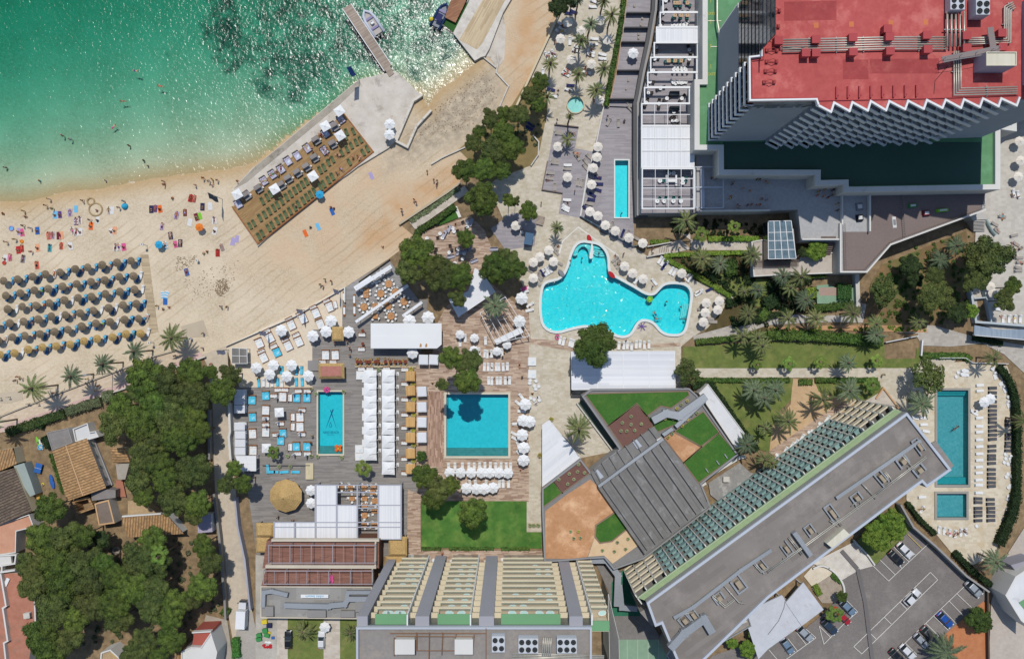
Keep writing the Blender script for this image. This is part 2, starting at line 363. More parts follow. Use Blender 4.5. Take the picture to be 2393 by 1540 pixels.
sheet('ramp_path',[T(22,1690,60),T(22,1700,105),T(31,-300,1600)]+TP(31,[(0,1500),(300,1480),(600,1470),(1000,1480),(1500,1490),(1900,1600),(2450,1700),(2450,2000)])+TP(32,[(2200,230),(2000,130),(1700,160),(1440,150),(1390,70),(1400,40),(1040,10)])+TP(31,[(1120,1360),(900,1300),(870,1290),(860,1410),(0,1400),(-300,1490)]),mat('ramp_paving','aba398','bcb5a9',cell=(0,.5,.9),var=.05))
sheet('palm_bed',TP(31,[(0,1520),(600,1500),(1480,1500),(1480,1570),(500,1545),(0,1545)]),mat('orange_soil','b1865f','c09871',sc=1))
sheet('palm_lawn',TP(22,[(1600,165),(2393,110),(3480,150),(3480,275),(3770,270),(3780,180),(3830,150),(3830,360),(1700,362),(1590,300)]),lawn)
sheet('long_path',TP(22,[(1700,362),(3780,360),(3830,270),(4150,270),(3900,700),(3640,1100),(3420,560),(3410,450),(1760,450)]),stone)
sheet('side_lawn',TP(22,[(1860,480),(2620,460),(2620,640),(2500,760),(2400,1140),(2300,1120),(2100,820)]),lawn)
sheet('gravel_bay',TP(22,[(2625,460),(2830,460),(2870,560),(3300,640),(3050,800),(2400,1170),(2430,900),(2600,700)]),mat('orange_gravel','bf9c74','cdb08a',sc=.8,var=.08))
sheet('palm_side_lawn',TP(32,[(440,500),(1040,480),(1060,620),(880,660),(600,620),(470,580)]),lawn)
sheet('boardwalk',TP(32,[(0,1140),(560,760),(740,660),(770,700),(560,860),(100,1220)]),wood)
sheet('garden_lawn',TP(31,[(1060,940),(1500,760),(1850,620),(1900,1120),(1600,1500),(880,1500),(960,1100)]),mat('dry_garden','6d5c3e','8f6f4e',sc=.25,var=.15,dirt=('5f6c38',.16,.45,.62)))
sheet('right_pool_terrace',TP(32,[(1640,310),(1850,300),(2230,340),(2310,560),(2325,700),(2310,1540),(2290,1600),(2150,1990),(2120,2100),(1900,2200),(1740,2120),(1560,1900),(1290,1590),(1290,800),(1240,740),(1380,420)]),stone_b)
sheet('east_terrace',TP(30,[(2200,1100),(2500,1000),(2500,2600),(2450,3200),(1900,3000),(1950,1800),(2010,1700)]),mat('cool_stone','b9b2a6','c8c2b6',cell=(0,.6,.9),var=.05))
sheet('car_park',TP(33,[(-700,1700),(-520,1500),(0,1330),(330,1260),(530,1100),(720,880),(690,790),(600,690),(850,690),(1000,660),(1340,310),(1500,480),(2060,900),(2030,980),(1640,1310),(1560,1700)]),asphalt)
sheet('forecourt',TP(33,[(400,640),(800,440),(1000,660),(850,700),(690,795),(640,740),(560,690)]),limestone)
sheet('hotel_corner_lawn',TP(33,[(820,430),(1200,100),(1340,310),(1000,655),(930,560)]),lawn)
sheet('back_lane',TP(33,[(2393,300),(2240,540),(2110,900),(2080,1000),(2060,1540),(2240,1700),(2500,1700),(2500,0)]),mat('gravel_lane','b1a598','beb3a6',sc=1.5,var=.08))
sheet('orange_bed',TP(33,[(1640,1310),(2010,990),(2050,1060),(2050,1600),(1600,1600)]),mat('terracotta_soil','b27048','c08057',sc=.8))
sheet('bay_bed',TP(33,[(400,870),(620,720),(690,830),(700,930),(620,1010),(500,1010)]),mat('stony_soil','9b8d7c','b0a392',sc=1))
sheet('entry_apron',TP(33,[(330,760),(420,660),(600,700),(610,730),(410,860)]),mat('cream_paving','d2c4ab','e0d4bf',sc=.8))
sheet('square_lawn',TP(13,[(1545,60),(2260,60),(2530,60),(2530,350),(2670,350),(2670,500),(1545,495)]),turf)
sheet('south_boards',TP(13,[(1420,-50),(1540,0),(1540,515),(2680,525),(2680,665),(1410,665)]),wood)
sheet('yard_lawn',TP(13,[(300,1140),(635,1140),(635,1700),(300,1700)]),lawn)
sheet('yard_path',TP(13,[(200,1140),(300,1140),(300,1700),(200,1700)]),gpath)
sheet('yard_drive',TP(13,[(635,1140),(788,1140),(788,1700),(635,1700)]),gpath)
sheet('yard_verge',TP(13,[(788,1140),(960,1140),(960,1700),(788,1700)]),lawn)
sheet('service_yard',TP(13,[(0,560),(200,600),(200,1700),(0,1700)]),concrete)
sheet('turning_area',TP(3,[(1930,1120),(2130,1170),(2190,1600),(1850,1600),(1900,1250)]),mat('worn_concrete','a09789','aea597',sc=1))
sheet('tennis_court',TP(23,[(990,1350),(1400,1350),(1500,1700),(990,1700)]),mat('court_green','7f9a80','89a489',sc=.6,stripe=(90,2.4,'a8b8a2',.05)))
sheet('service_lane',TP(23,[(780,640),(1000,700),(1200,1000),(1330,1240),(1400,1350),(930,1350),(900,900)]),mat('lane_grey','77736f','86827d',sc=1))
sheet('green_court',TP(23,[(930,820),(1000,715),(1080,700),(1180,980),(1200,1130),(930,1130)]),mat('dark_green_coating','2d6b52','357a5e',sc=.8,var=.15))
sheet('turf_patch',TP(11,[(1700,520),(1860,400),(1900,495),(1715,570)]),faketurf)
sheet('upper_path',TP(11,[(1440,545),(1950,200),(1990,260),(1490,610)]),gpath)
sheet('cream_margin',TP(11,[(1850,400),(1880,390),(1920,490),(1895,500)]),mat('white_stone','dcd8ce'))
def line(t,pts,wd=.13,m=None,name='parking_line',z=None):
 LAYER[0]+=1;z=z or.02+LAYER[0]*.006;b=MB();p=TP(t,pts)
 for i,(a,c)in enumerate(zip(p,p[1:])):b.bar(a,c,wd,z-.003-i*.0005,z-i*.0005)
 return tag(b.build(name,m or mat('white_paint','d9d5cc')),kind='structure')
for L in([(870,1482),(1578,792),(1510,722),(795,1415),(870,1482)],[(1225,1000),(1290,1065)],[(1365,862),(1430,930)],[(1080,1140),(1145,1205)],[(945,1285),(1003,1343)],[(975,662),(1120,803),(1490,455)],[(1042,608),(1182,745)],[(1105,547),(1245,685)],[(1168,485),(1308,622)],[(1228,428),(1368,560)],[(1105,1540),(1830,848)],[(1755,920),(1895,1052)],[(1685,990),(1815,1125)],[(1610,1058),(1750,1200)],[(1535,1125),(1675,1262)],[(1465,1195),(1590,1320)],[(1405,1258),(1450,1300)],[(1340,1318),(1420,1400)],[(1275,1380),(1380,1485)],[(730,985),(830,1088),(690,1210)],[(690,1210),(515,1390),(470,1218)],[(260,1280),(350,1395)],[(350,1250),(440,1330),(150,1540)],[(180,1340),(270,1455)],[(580,1330),(470,1220)],[(0,1440),(90,1545)]):
 line(33,L)
line(33,[(1295,365),(1430,500)],m=mat('yellow_paint','d3b566'))
line(33,[(680,520),(830,690),(900,1000),(970,1560)],2.2*.4,mat('tar_patch','706b69',sc=4),'tar_seam')
tile_c=mat('pool_tiles','4fdce2','5ce6ea',cell=(0,.5,.5),var=.03,rough=.5)
tile_n=mat('pool_tiles_deep','3fc4d0','49cdd8',cell=(0,.5,.5),var=.03,rough=.5)
tile_t=mat('pool_tiles_teal','85acad','98b8b8',cell=(0,.35,.35),var=.05,rough=.5)
coping_w=mat('white_coping','d9dcd6',sc=3,var=.04)
wat={'clear':water_mat('clear_pool_water',(.93,1,1,1),2,.1),'main':water_mat('pool_water',(.72,1,1,1),1.5,.35,dark=(.36,.93,.98,1),ws2=.8),'calm':water_mat('calm_pool_water',(.62,.98,1,1),2.0,.10,dark=(.54,.95,.98,1)),'teal':water_mat('teal_pool_water',(.56,.9,.94,1),1.6,.3,dark=(.42,.83,.89,1))}
def pool(key,label,depth,tiles,wk,cop=.35,copm=coping_w,name='swimming_pool',wl=-.10):
 p=ccw(POOLS[key]);c=centre(p);r=thing(name,label,'swimming pool',(c[0],c[1],0))
 q=[(x-c[0],y-c[1])for x,y in p]
 b=MB();b.sides(q,-depth,.05,flip=True);b.poly(q,-depth);b.build('basin',tiles,r)
 b=MB();b.poly(offset(q,-.01),wl);b.build('water',wat[wk],r)
 b=MB();o=offset(q,cop);b.poly(o,.47 if False else.44,[q]);b.sides(o,.0,.44);b.sides(q,-.05,.44,flip=True);b.build('coping',copm,r)
 return r,c
def shelf(pr,c,poly,z,m,name='step'):
 b=MB();b.prism([(x-c[0],y-c[1])for x,y in poly],z-.5,z);return b.build(name,m,pr)
pale=mat('pale_pool_step','9fdcdc','a8e2e0',cell=(0,.5,.5))
pr,c=pool('main','large free-form turquoise swimming pool with a rounded spa bay and white rim',1.5,tile_c,'main',.6)
shelf(pr,c,smooth(TP(21,[(562,852),(602,765),(655,733),(735,745),(752,800),(752,868),(722,868),(714,790),(664,758),(622,790),(612,850)]),1),-.16,pale)
for k in range(4):shelf(pr,c,smooth(TP(21,[(756,755),(800,756),(846,792),(872,835),(882-4*k,860-k*22),(760,850-k*22)]),1),-.95+k*.22,pale)
for k in range(4):shelf(pr,c,TP(21,[(1655,1300),(1600+k*14,1300),(1585+k*16,1400),(1575+k*16,1440-k*8),(1632,1440-k*8)]),-1.0+k*.22,pale)
b=MB();p0,p1=T(21,752,745),T(21,735,875);b.prism(smooth([(x-c[0],y-c[1])for x,y in TP(21,[(738,735),(758,745),(758,870),(735,885),(716,872),(734,800)])],2),-1.5,.42);b.build('divider',coping_w,pr)
pr,c=pool('lap','narrow turquoise lap pool between grey decks',1.3,tile_c,'calm',.3)
pr,c=pool('kids','small round pale children\'s pool among palms',.4,mat('pale_pool_tiles','9fe0d8','a9e6de',cell=(0,.4,.4)),'clear',.25,mat('sand_coping','c9b79a'),wl=.3)
grey_step=mat('grey_pool_step','5f8786','6d9492',cell=(0,.4,.8))
pr,c=pool('club','rectangular beach club pool with lettering and a line emblem on its floor',1.4,tile_n,'calm',.35,mat('cream_coping','cfc7b0'))
for k in range(4):shelf(pr,c,rect(12,586,1095+k*17,814,1159),-.8+k*.2,grey_step)
CLUB_POOL=(pr,c)
pr,c=pool('square','square blue pool on the wooden deck shaded by a pine',1.5,tile_n,'calm',.5,mat('cream_coping','cfc7b0'))
for k in range(4):shelf(pr,c,rect(12,1781,1113+k*17,2357,1179),-.9+k*.22,grey_step)
pr,c=pool('long','long deep-teal swimming pool with steps at both ends',1.5,tile_t,'teal',.5,mat('grey_coping','98958c'))
for k in range(4):shelf(pr,c,rect(32,1575,568,1860,622-k*14),-.9+k*.22,mat('teal_step','4aa6a6'))
shelf(pr,c,rect(32,1575,1385,1860,1446),-.5,mat('teal_step','4aa6a6'))
pr,c=pool('small','small square teal paddling pool below the long pool',.9,tile_t,'teal',.5,mat('grey_coping','98958c'))
class Thing:
 def __init__(s,name,label,cat,c,group=None,z=0):
  s.c=(c[0],c[1],z);s.o=thing(name,label,cat,s.c,0,group)
 def part(s,name,mb,m,parent=None,label=None,smooth=False):
  mb.v=[(v[0]-s.c[0],v[1]-s.c[1],v[2]-s.c[2])for v in mb.v]
  o=mb.build(name,m,parent or s.o,smooth)
  if label:o['label']=label
  return o
 def block(s,poly,z0,z1,wm,rm,par=0,parm=None,pw=.25,roof='roof',wall='wall'):
  b=MB();b.sides(poly,z0,z1);w_=s.part(wall,b,wm)
  b=MB();b.poly(poly,z1);r_=s.part(roof,b,rm)
  if par:b=MB();b.ring(poly,pw,z1+.002,z1+par);s.part('parapet',b,parm or wm)
  return r_
 def patch(s,poly,z,m,name='roof_panel',th=.05,label=None,parent=None):
  b=MB();b.poly(poly,z);b.sides(poly,z-th,z);return s.part(name,b,m,parent,label)
white=mat('white_paint_wall','d6d3cc',sc=2,var=.05,dirt=('b3aea4',.4,.6,.8))
whitem=mat('white_metal','e2e2e0',var=.02,rough=.5)
offw=mat('off_white_wall','c9c4ba',sc=2,var=.06,dirt=('9c968b',.3,.55,.8))
beige=mat('beige_render','d6c6a4',sc=2,var=.05)
greyw=mat('grey_render','9a9793',sc=2,var=.06)
dgrey=mat('dark_grey_render','5e5c5c',sc=2,var=.06)
steel=mat('galvanised_metal','9fa3a6','aeb2b4',sc=4,rough=.45,metal=.4,var=.08)
pipe_m=mat('pipe_cladding','b4aea0','c8c3b6',sc=1.5,rough=.4,metal=.35,var=.1)
black=mat('black_paint','1e1e20',var=0)
glass=mat('dark_glass','20282c','2c363a',sc=.6,rough=.08,spec=.6,var=.1)
tglass=mat('teal_glass','86aaa6','a5c3bd',sc=.5,rough=.1,spec=.6,var=.1,alpha=.75)
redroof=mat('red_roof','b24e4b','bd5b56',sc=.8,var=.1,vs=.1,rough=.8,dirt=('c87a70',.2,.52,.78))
redpar=mat('red_parapet','ad4a4b',var=.05)
greenroof=mat('green_roof','5a8a60','68986c',sc=.5,var=.08,vs=.15,dirt=('79b183',.2,.55,.8))
greyroof=mat('grey_roof','8a8480','969089',sc=1.2,var=.08,vs=.12,cell=None,dirt=('a39685',.15,.55,.75))
tilefloor=mat('pale_tile_floor','a6a5a4','b2b0ae',cell=(0,.4,.4),var=.04)
mauve=mat('mauve_rubber_floor','7b6d68','83756f',sc=2,var=.06)
canvas=mat('white_canvas','dedfe0','e6e6e6',sc=1,var=.03,rough=.8)
canvas_s=mat('white_canvas_slats','d9dadb','e6e6e6',cell=(90,.22,30),var=.02,rough=.7)
canvas_h=mat('white_canvas_folds','d2d3d6','e8e8e8',cell=(0,.5,60),var=.03,rough=.8)
thatch=mat('straw_thatch','b08f58','d2b178',sc=4,var=.1,vs=.8,bump=.6,bs=8)
rooft=mat('terracotta_tiles','a9773f','d0a06a',cell=(0,.35,.5),var=.1,vs=.3,dirt=('75604a',.5,.52,.72))
def tiles(ang,dark=False):
 return mat('terracotta_tiles_%d%s'%(ang,'_old' if dark else ''),*(('5d5045','7d6d5d')if dark else('9d7850','bf996c')),cell=(ang,.3,.45),stripe=(ang,.6,'3f342b' if dark else '765c3e',.3),var=.12,vs=.3,dirt=('4f453c' if dark else '6f6047',.5,.54,.76))
def louvres(b,a,c,z0,z1,pitch=.45,d=.22,h=.16,m=0):
 z=z0
 while z<z1-h:b.bar(a,c,d,z,z+h,m);z+=pitch
ZT,ZP=38.0,10.0
t=Thing('hotel_tower','tall hotel tower with a red flat roof and zigzag balconies','hotel',T(30,1100,900,10),None,ZP)
ZIG=[(440,940),(455,990),(580,1055),(608,968),(752,1048),(778,965),(922,1043),(950,955),(1093,1040),(1122,955),(1270,1030),(1298,952),(1443,1027),(1473,945),(1617,1018),(1648,942),(1790,1018),(1818,938),(1965,1010),(1995,930),(2140,1003),(2165,930),(2310,995),(2335,925)]
Z30=TP(30,ZIG,ZT)
body=TP(30,[(-68,-260),(-68,528),(-110,545),(-110,905),(-103,942),(440,934),(455,905),(2290,862),(2330,915),(2900,900),(2900,-260)],ZT)
t.block(body,ZP,ZT-.3,mat('tower_wall','a8a8a8',sc=1,var=.08),greyroof,roof='roof_slab')
roofp=TP(30,[(-76,-260),(-76,532),(-190,545),(-186,958),(440,946)]+ZIG[1:]+[(2900,925),(2900,-260)],ZT)
rf=t.patch(roofp,ZT,redroof,'roof',.3)
b=MB();b.wall(TP(30,[(-72,-260),(-72,536),(-184,549),(-180,950),(440,940),(455,985)],ZT),.3,ZT+.005,ZT+.8);b.wall(TP(30,ZIG[1:],ZT),.35,ZT+.005,ZT+.5);t.part('parapet',b,whitem)
b=MB();b.wall(TP(30,[(-45,-260),(-45,560),(-155,575),(-150,925),(450,918),(470,945),(1500,925),(2330,895)],ZT),.15,ZT+.005,ZT+.22);t.part('roof_kerb',b,redpar)
lv=mat('tower_louvres','c4c4c2',var=.05);bw=mat('balcony_concrete','d6d8d8',var=.06);bfl=mat('balcony_tile','75563f',var=.1)
for L,z1,pt_ in(([(-100,962),(446,953)],ZT-2.6,.45),([(2335,934),(2880,918)],ZT-.5,.45),([(-76,-260),(-76,530)],ZP+15,.5)):b=MB();p=TP(30,L,ZT);louvres(b,p[0],p[1],ZP+.3,z1,pt_);t.part('louvre_screen',b,lv)
b=MB()
for k in range(10):
 for j in range(12):b.box((*T(30,-78,-200+j*60,ZT),ZP+16.4+k*2.1),(.2,1.1,1.5))
t.part('window',b,glass)
inner=TP(30,[(470,900),(2285,862)],ZT)
for k in range(10):
 z=ZP+k*2.8
 b=MB();b.poly(Z30[1:-1]+inner[::-1],z+.02);b.poly(Z30[1:-1]+inner[::-1],z-.18);b.sides(Z30[1:-1]+inner[::-1],z-.18,z+.02)
 b.wall(Z30[1:-1],.16,z+.03,z+1.05)
 for i in range(3,len(Z30)-2,2):
  q=lerp(Z30[i],lerp(inner[0],inner[1],i/len(Z30)),.9);b.bar(Z30[i],q,.1,z+.03,z+2.55)
 t.part('balcony',b,[bw])
 L=TP(30,[(-112,552),(-186,552),(-182,957),(-106,955)],ZT)
 b=MB();b.wall(L,.24,z+.03,z+.85,0);b.prism(L,z-.2,z+.02,1)
 t.part('balcony',b,[mat('white_balcony','e8e8e8',var=.03),bfl])
b=MB()
for y in(560,650,742,838,905):b.bar(T(30,-108,y,ZT),T(30,-176,y,ZT),.2,ZP,ZT-.4)
t.part('fin',b,mat('fin_grey','6f7378',var=.05))
b=MB();b.prism(TP(30,[(2372,20),(2900,-100),(2900,880),(2372,800)],ZT),ZT+.01,ZT+7);t.part('lift_house',b,mat('lilac_render','a79fae',var=.05))
def text(s,size,name,m,depth=.05,bold=0):
 cu=bpy.data.curves.new(name,'FONT');cu.body=s;cu.size=size;cu.extrude=depth;cu.offset=bold;cu.align_x='CENTER';cu.align_y='CENTER'
 o=bpy.data.objects.new('tmp',cu);COL.objects.link(o);me=bpy.data.meshes.new_from_object(o);bpy.data.objects.remove(o)
 me.name=name;me.materials.clear();me.materials.append(m);q=bpy.data.objects.new(name,me);COL.objects.link(q);return q
b=MB()
for x,y in((450,240),(780,230),(1150,218),(1475,212)):b.prism(TP(30,[(x-22,y-25),(x+22,y-25),(x+22,y+25),(x-22,y+25)],ZT),ZT+.002,ZT+.02)
for i,(x,y)in enumerate(((450,240),(780,230),(1150,218),(1475,212))):b=MB();b.prism(TP(30,[(x-22,y-25),(x+22,y-25),(x+22,y+25),(x-22,y+25)],ZT),ZT+.002,ZT+.02);t.part('drain_patch',b,mat('orange_patch','c9764a',var=.1))
for L in([(700,560),(940,560),(940,745),(700,745)],[(950,555),(1600,550),(1600,690),(950,690)],[(150,20),(640,10),(640,190),(150,200)]):b=MB();b.prism(TP(30,L,ZT),ZT+.001,ZT+.006);t.part('roof_patch',b,mat('red_roof_patch','9c3f3e','a64846',sc=1,var=.1,vs=.2,dirt=('b9645c',.3,.5,.75)))
b=MB();b.wall(TP(30,[(1680,620),(1560,760),(1550,880)],ZT),.08,ZT+.007,ZT+.04);t.part('cable',b,black)
q=text('MELIA',2.6,'lettering',mat('letter_grey','63676b',var=0));q.parent=t.o
a=T(30,150,966,ZT);q.location=(a[0]-t.c[0],a[1]-t.c[1]-.15,ZT-1.6-ZP);q.rotation_euler=(R(90),0,R(1));q.scale=(2.2,1,1)
def pipes(label,t_,pts,n,gap,z,r=.14,cat='pipes',legs=True):
 p=TP(t_,pts,z);c=p[0];o=Thing('pipe_run',label,cat,c,None,z-.45);b=MB()
 for k in range(n):
  q=offset_line(p,(k-(n-1)/2)*gap);b.tube([(x,y,z+.001*k)for x,y in q],r,7)
 o.part('pipe',b,pipe_m,smooth=True);b=MB()
 for i in range(len(p)-1):
  L=math.dist(p[i],p[i+1])
  for s_ in range(1,max(2,int(L/4))):
   x,y=lerp(p[i],p[i+1],s_/max(2,int(L/4)));d=math.atan2(p[i+1][1]-p[i][1],p[i+1][0]-p[i][0])
   b.box((x,y,z-.3),(.12,gap*n+.3,.3),d)
 o.part('bracket',b,steel)
def offset_line(p,d):
 out=[]
 for i in range(len(p)):
  a=Vector(p[max(i-1,0)]);c=Vector(p[min(i+1,len(p)-1)]);v=Vector(p[i])
  e=(v-a).normalized()if i else(c-v).normalized();f=(c-v).normalized()if i<len(p)-1 else e
  n1,n2=Vector((e.y,-e.x)),Vector((f.y,-f.x));m_=(n1+n2).normalized();out.append(tuple(v+m_*d/max(.5,m_.dot(n1))))
 return out
pipes('long bundle of six pale pipes running along the middle of the red roof',30,[(135,430),(1150,405),(1680,405)],6,.42,ZT+.5)
pipes('bundle of five pale pipes between the chillers and the red cross roof pipes',30,[(1755,110),(1755,440)],5,.75,ZT+.9,.17)
pipes('pale pipes from the chillers towards the lilac lift house, with a corner',30,[(1840,390),(2240,375),(2240,80),(2300,50)],4,.36,ZT+.5)
pipes('L-shaped bundle of four pale pipes in the red roof corner by the lilac wall',30,[(1770,480),(1770,860),(2330,845)],4,.4,ZT+.5)
pipes('thin dark conduit beside the pale pipes on the red roof',30,[(100,455),(330,462),(340,430)],2,.25,ZT+.35,.07)
def chiller(label,t_,x0,y0,x1,y1,z,nx,ny,hgt=2.0,group=None):
 p=rect(t_,x0,y0,x1,y1,z+hgt);c=centre(p);wd=abs(p[1][0]-p[0][0]);ln=abs(p[2][1]-p[1][1]);o=Thing('chiller_unit',label,'air conditioner',c,group,z)
 b=MB();b.box((*c,z+hgt/2+.15),(wd,ln,hgt-.3));hs=o.part('housing',b,mat('chiller_casing','c4c8cc',var=.04))
 rr=min(wd/nx,ln/ny)*.40
 for i in range(nx):
  for j in range(ny):
   x=c[0]-wd/2+wd*(i+.5)/nx;y=c[1]-ln/2+ln*(j+.5)/ny
   b=MB();b.lathe([(rr,0),(rr,.14),(rr*.86,.16),(rr*.84,.05)],(x,y,z+hgt+.005),14,0)
   for a in range(5):b.box((x+math.cos(a*1.257)*rr*.42,y+math.sin(a*1.257)*rr*.42,z+hgt+.09),(rr*.78,rr*.26,.03),a*1.257)
   o.part('fan',b,mat('fan_dark','33373a',var=0))
 b=MB()
 for sx in(-1,1):
  for sy in(-1,1):b.box((c[0]+sx*wd*.42,c[1]+sy*ln*.42,z+.15),(.2,.2,.3))
 o.part('foot',b,steel)
chiller('left pale chiller unit with round fans near the top of the red roof',30,1705,-80,1840,92,ZT,2,3)
chiller('right pale chiller unit with round fans near the top of the red roof',30,1945,-60,2075,140,ZT,2,3,2.6)
o=Thing('plant_cabin','lilac plant cabin with a pale ribbed lid on the red roof','roof cabin',T(30,2130,580,ZT),None,ZT)
p=TP(30,[(1945,540),(2210,540),(2210,660),(1945,660)],ZT);p2=TP(30,[(2035,490),(2318,490),(2318,620),(2035,620)],ZT+3.6)
p=TP(30,[(1960,545),(2225,545),(2225,665),(1960,665)],ZT)
b=MB();b.sides(p2,ZT,ZT+3.6);o.part('wall',b,mat('lilac_render','a79fae'));b=MB();b.poly(p2,ZT+3.6);b.ring(p2,.15,ZT+3.602,ZT+3.8);o.part('lid',b,mat('cream_lid','cfc8b2','d8d2be',cell=(90,.5,30),var=.03))
vg='red square vents along the roof pipes'
vents=[(100,380),(450,370),(795,352),(1138,345),(1488,330),(355,495),(450,495),(798,485),(1143,478),(1495,462),(1120,270),(1860,335),(1860,450),(2190,310),(2195,440)]
for i,(x,y)in enumerate(vents):
 row='upper' if y<400 else 'lower'
 b=MB();c=T(30,x,y,ZT+1.4);b.box((0,0,.7),(1.35,1.25,1.4));b.box((0,0,1.45),(1.5,1.4,.1))
 o=b.build('roof_vent',redpar);o.location=(*c,ZT+.003)
 w_=sorted([v[0]for v in vents if(v[1]<400)==(y<400)])
 tag(o,'red box vent, %s in the %s row beside the roof pipes'%(nth(w_.index(x),len(w_))if w_.count(x)==1 else('upper one of two '+nth(w_.index(x),len(w_))),row),'roof vent',vg)
for i in range(8):
 b=MB();b.box((0,0,.2),(.28,2.1,.4));b.box((.3,-.5,.15),(.2,.2,.3));o=b.build('roof_bracket',redpar);o.location=(*T(30,635+i*106.5,870-i*2,ZT),ZT+.003)
 tag(o,'slim red anchor block near the zigzag edge, %s of eight'%nth(i,8),'roof anchor','row of slim red anchors above the zigzag edge')
for i,(x,y)in enumerate([(55,108),(45,255),(30,362),(30,478),(28,582),(18,672),(5,775)]):
 o=thing('roof_davit','small red cradle davit at the left roof edge, %s of seven'%nth(i,7,'top'),'davit',(*T(30,x,y,ZT),ZT),0,'red davits along the left edge of the red roof')
 b=MB();b.box((-.9,0,.25),(.5,.6,.5));b.box((.9,0,.25),(.5,.6,.5));b.build('foot',mat('davit_red','a54745'),o)
 b=MB();b.tube([(-.9,0,.5),(.1,.3,.9),(.9,0,.5)],.06,5);b.tube([(-.9,0,.5),(.1,-.3,.9),(.9,0,.5)],.06,5);b.build('arm',mat('davit_red','a54745'),o)
o=Thing('steel_walkway','grey grated steel walkway with steps crossing the pipes on the red roof','walkway',T(30,1900,500,ZT),None,ZT)
b=MB();b.bar(T(30,1640,555,ZT+2),T(30,2170,450,ZT+2),1.1,ZT+1.6,ZT+1.7);b.bar(T(30,2090,250,ZT+2),T(30,2120,450,ZT+2),1.1,ZT+1.55,ZT+1.65);o.part('deck',b,mat('grating','8b7f7b',sc=8))
b=MB();p=TP(30,[(1640,535),(1940,490),(2170,430)],ZT+2.6);b.tube([(x,y,ZT+2.6)for x,y in p],.04,5);p=TP(30,[(1640,578),(1960,530),(2180,470)],ZT+2.6);b.tube([(x,y,ZT+2.6)for x,y in p],.04,5)
for x in(1650,1800,1950,2100,2160):b.tube([(*T(30,x,552-(x-1640)*.19,ZT+2),ZT),(*T(30,x,552-(x-1640)*.19,ZT+2),ZT+2.6)],.05,5)
o.part('railing',b,steel)
ZF=5.5
t=Thing('hotel_podium','hotel podium with a green flat roof and broad white parapet','building',T(31,1200,0),None,ZF-.0)
pod=TP(20,[(1772,-240),(1772,757),(1697,757),(1697,1412),(1922,1412)],ZP)+TP(31,[(-470,102),(430,104),(428,202),(690,196),(692,264),(2148,238),(2148,-320)],ZP)+TP(30,[(2300,1240),(2300,1130),(2500,1000),(2900,900),(2900,-260)],ZP)
r_=t.block(pod,ZF-1.5,ZP,offw,greenroof)
b=MB();b.ring(pod,1.1,ZP+.002,ZP+.9);t.part('parapet',b,white)
b=MB();b.poly(TP(30,[(-420,1330),(1990,1330),(1990,1720),(760,1740),(745,1690),(470,1690),(465,1590),(40,1585),(-420,1600)],ZP),ZP+.02);t.part('dark_roof_field',b,mat('dark_green_roof','3d5a4b',sc=1,var=.08))  # darker green field on the podium roof below the tower
b=MB()
for(x,y)in((1880,200),(1930,440)):b.box((*T(20,x,y,ZP),ZP+.06),(3.5,.1,.1))
b.tube([(*T(20,x,y,ZP),ZP+1.5)for x,y in[(1900,-200),(1900,220),(1945,470),(1935,600)]],.18,6);t.part('roof_pipe',b,pipe_m)
yl=mat('yellow_marking','c9bf52',var=0)
for y in(132,697):
 q=text('EXIT',.9,'marking',yl,.004);q.parent=t.o;a=T(20,1862,y,ZP);q.location=(a[0]-t.c[0],a[1]-t.c[1],ZP+.03-t.c[2])
b=MB()
for y in(210,440,630,10):b.box((*T(20,1858,y,ZP),ZP+.02),(.08,.8,.01));b.box((*T(20,1858,y-18,ZP),ZP+.02),(.3,.12,.01))
t.part('marking',b,yl)
t=Thing('hotel_terrace','raised hotel terrace with pale tiles and a mauve playground corner','terrace',T(31,700,500),None)
ter=TP(21,[(1725,-140),(1725,440)],ZF)+TP(31,[(-5,432),(280,418),(312,716),(655,716),(655,1014),(905,1014),(1130,757),(2012,424),(2042,236),(2148,236),(2148,-330),(-480,-330)],ZF)
t.block(ter,0,ZF,offw,tilefloor,roof='floor')
t.patch(TP(31,[(700,628),(945,628),(945,262),(2040,240),(1990,428),(1130,740),(895,995),(700,995)],ZF),ZF+.02,mauve,'rubber_floor',.01)
b=MB();b.wall(TP(31,[(312,702),(645,702)],ZF),.3,ZF+.01,ZF+.9);b.wall(TP(31,[(662,560),(662,1005),(905,1005),(1126,752),(2008,428)],ZF),.35,ZF+.01,ZF+1);b.wall(TP(31,[(680,285),(680,560)],ZF),.3,ZF+.01,ZF+.9);b.wall(TP(31,[(932,265),(932,622)],ZF),.35,ZF+.01,ZF+1.2);b.wall(TP(31,[(-660,438),(0,432)],ZF),.3,ZF+.01,ZF+1);t.part('parapet',b,white)
b=MB()
for L in([(700,560),(712,990)],[(712,990),(890,985),(1120,735),(1260,672)],[(1228,262),(1260,672)],[(1260,680),(2000,410)],[(1990,250),(2000,410)]):
 p=TP(31,L,ZF)
 for a,c in zip(p,p[1:]):
  n=max(2,int(math.dist(a,c)/.45));b.tube([(*a,ZF+1.1),(*c,ZF+1.1)],.05,5)
  for i in range(n+1):x,y=lerp(a,c,i/n);b.box((x,y,ZF+.55),(.05,.05,1.1))
t.part('railing',b,mat('railing_grey','6d6764'))
b=MB()
for i in range(10):b.box((*T(31,565,680+i*16,ZF),ZF-.1-i*.33),(3.3,.40,.3))
t.part('stair',b,mat('stair_treads','6c5f58'))
t=Thing('garden_walk','beige raised walkway block below the glass skylight','terrace',T(31,300,950),None)
gw=[T(21,2235,720,2.4),T(21,2393,690,2.4)]+TP(31,[(0,890),(290,890),(320,820),(612,820),(612,1016),(0,1040)],2.4)+[T(21,2255,1048,2.4)]
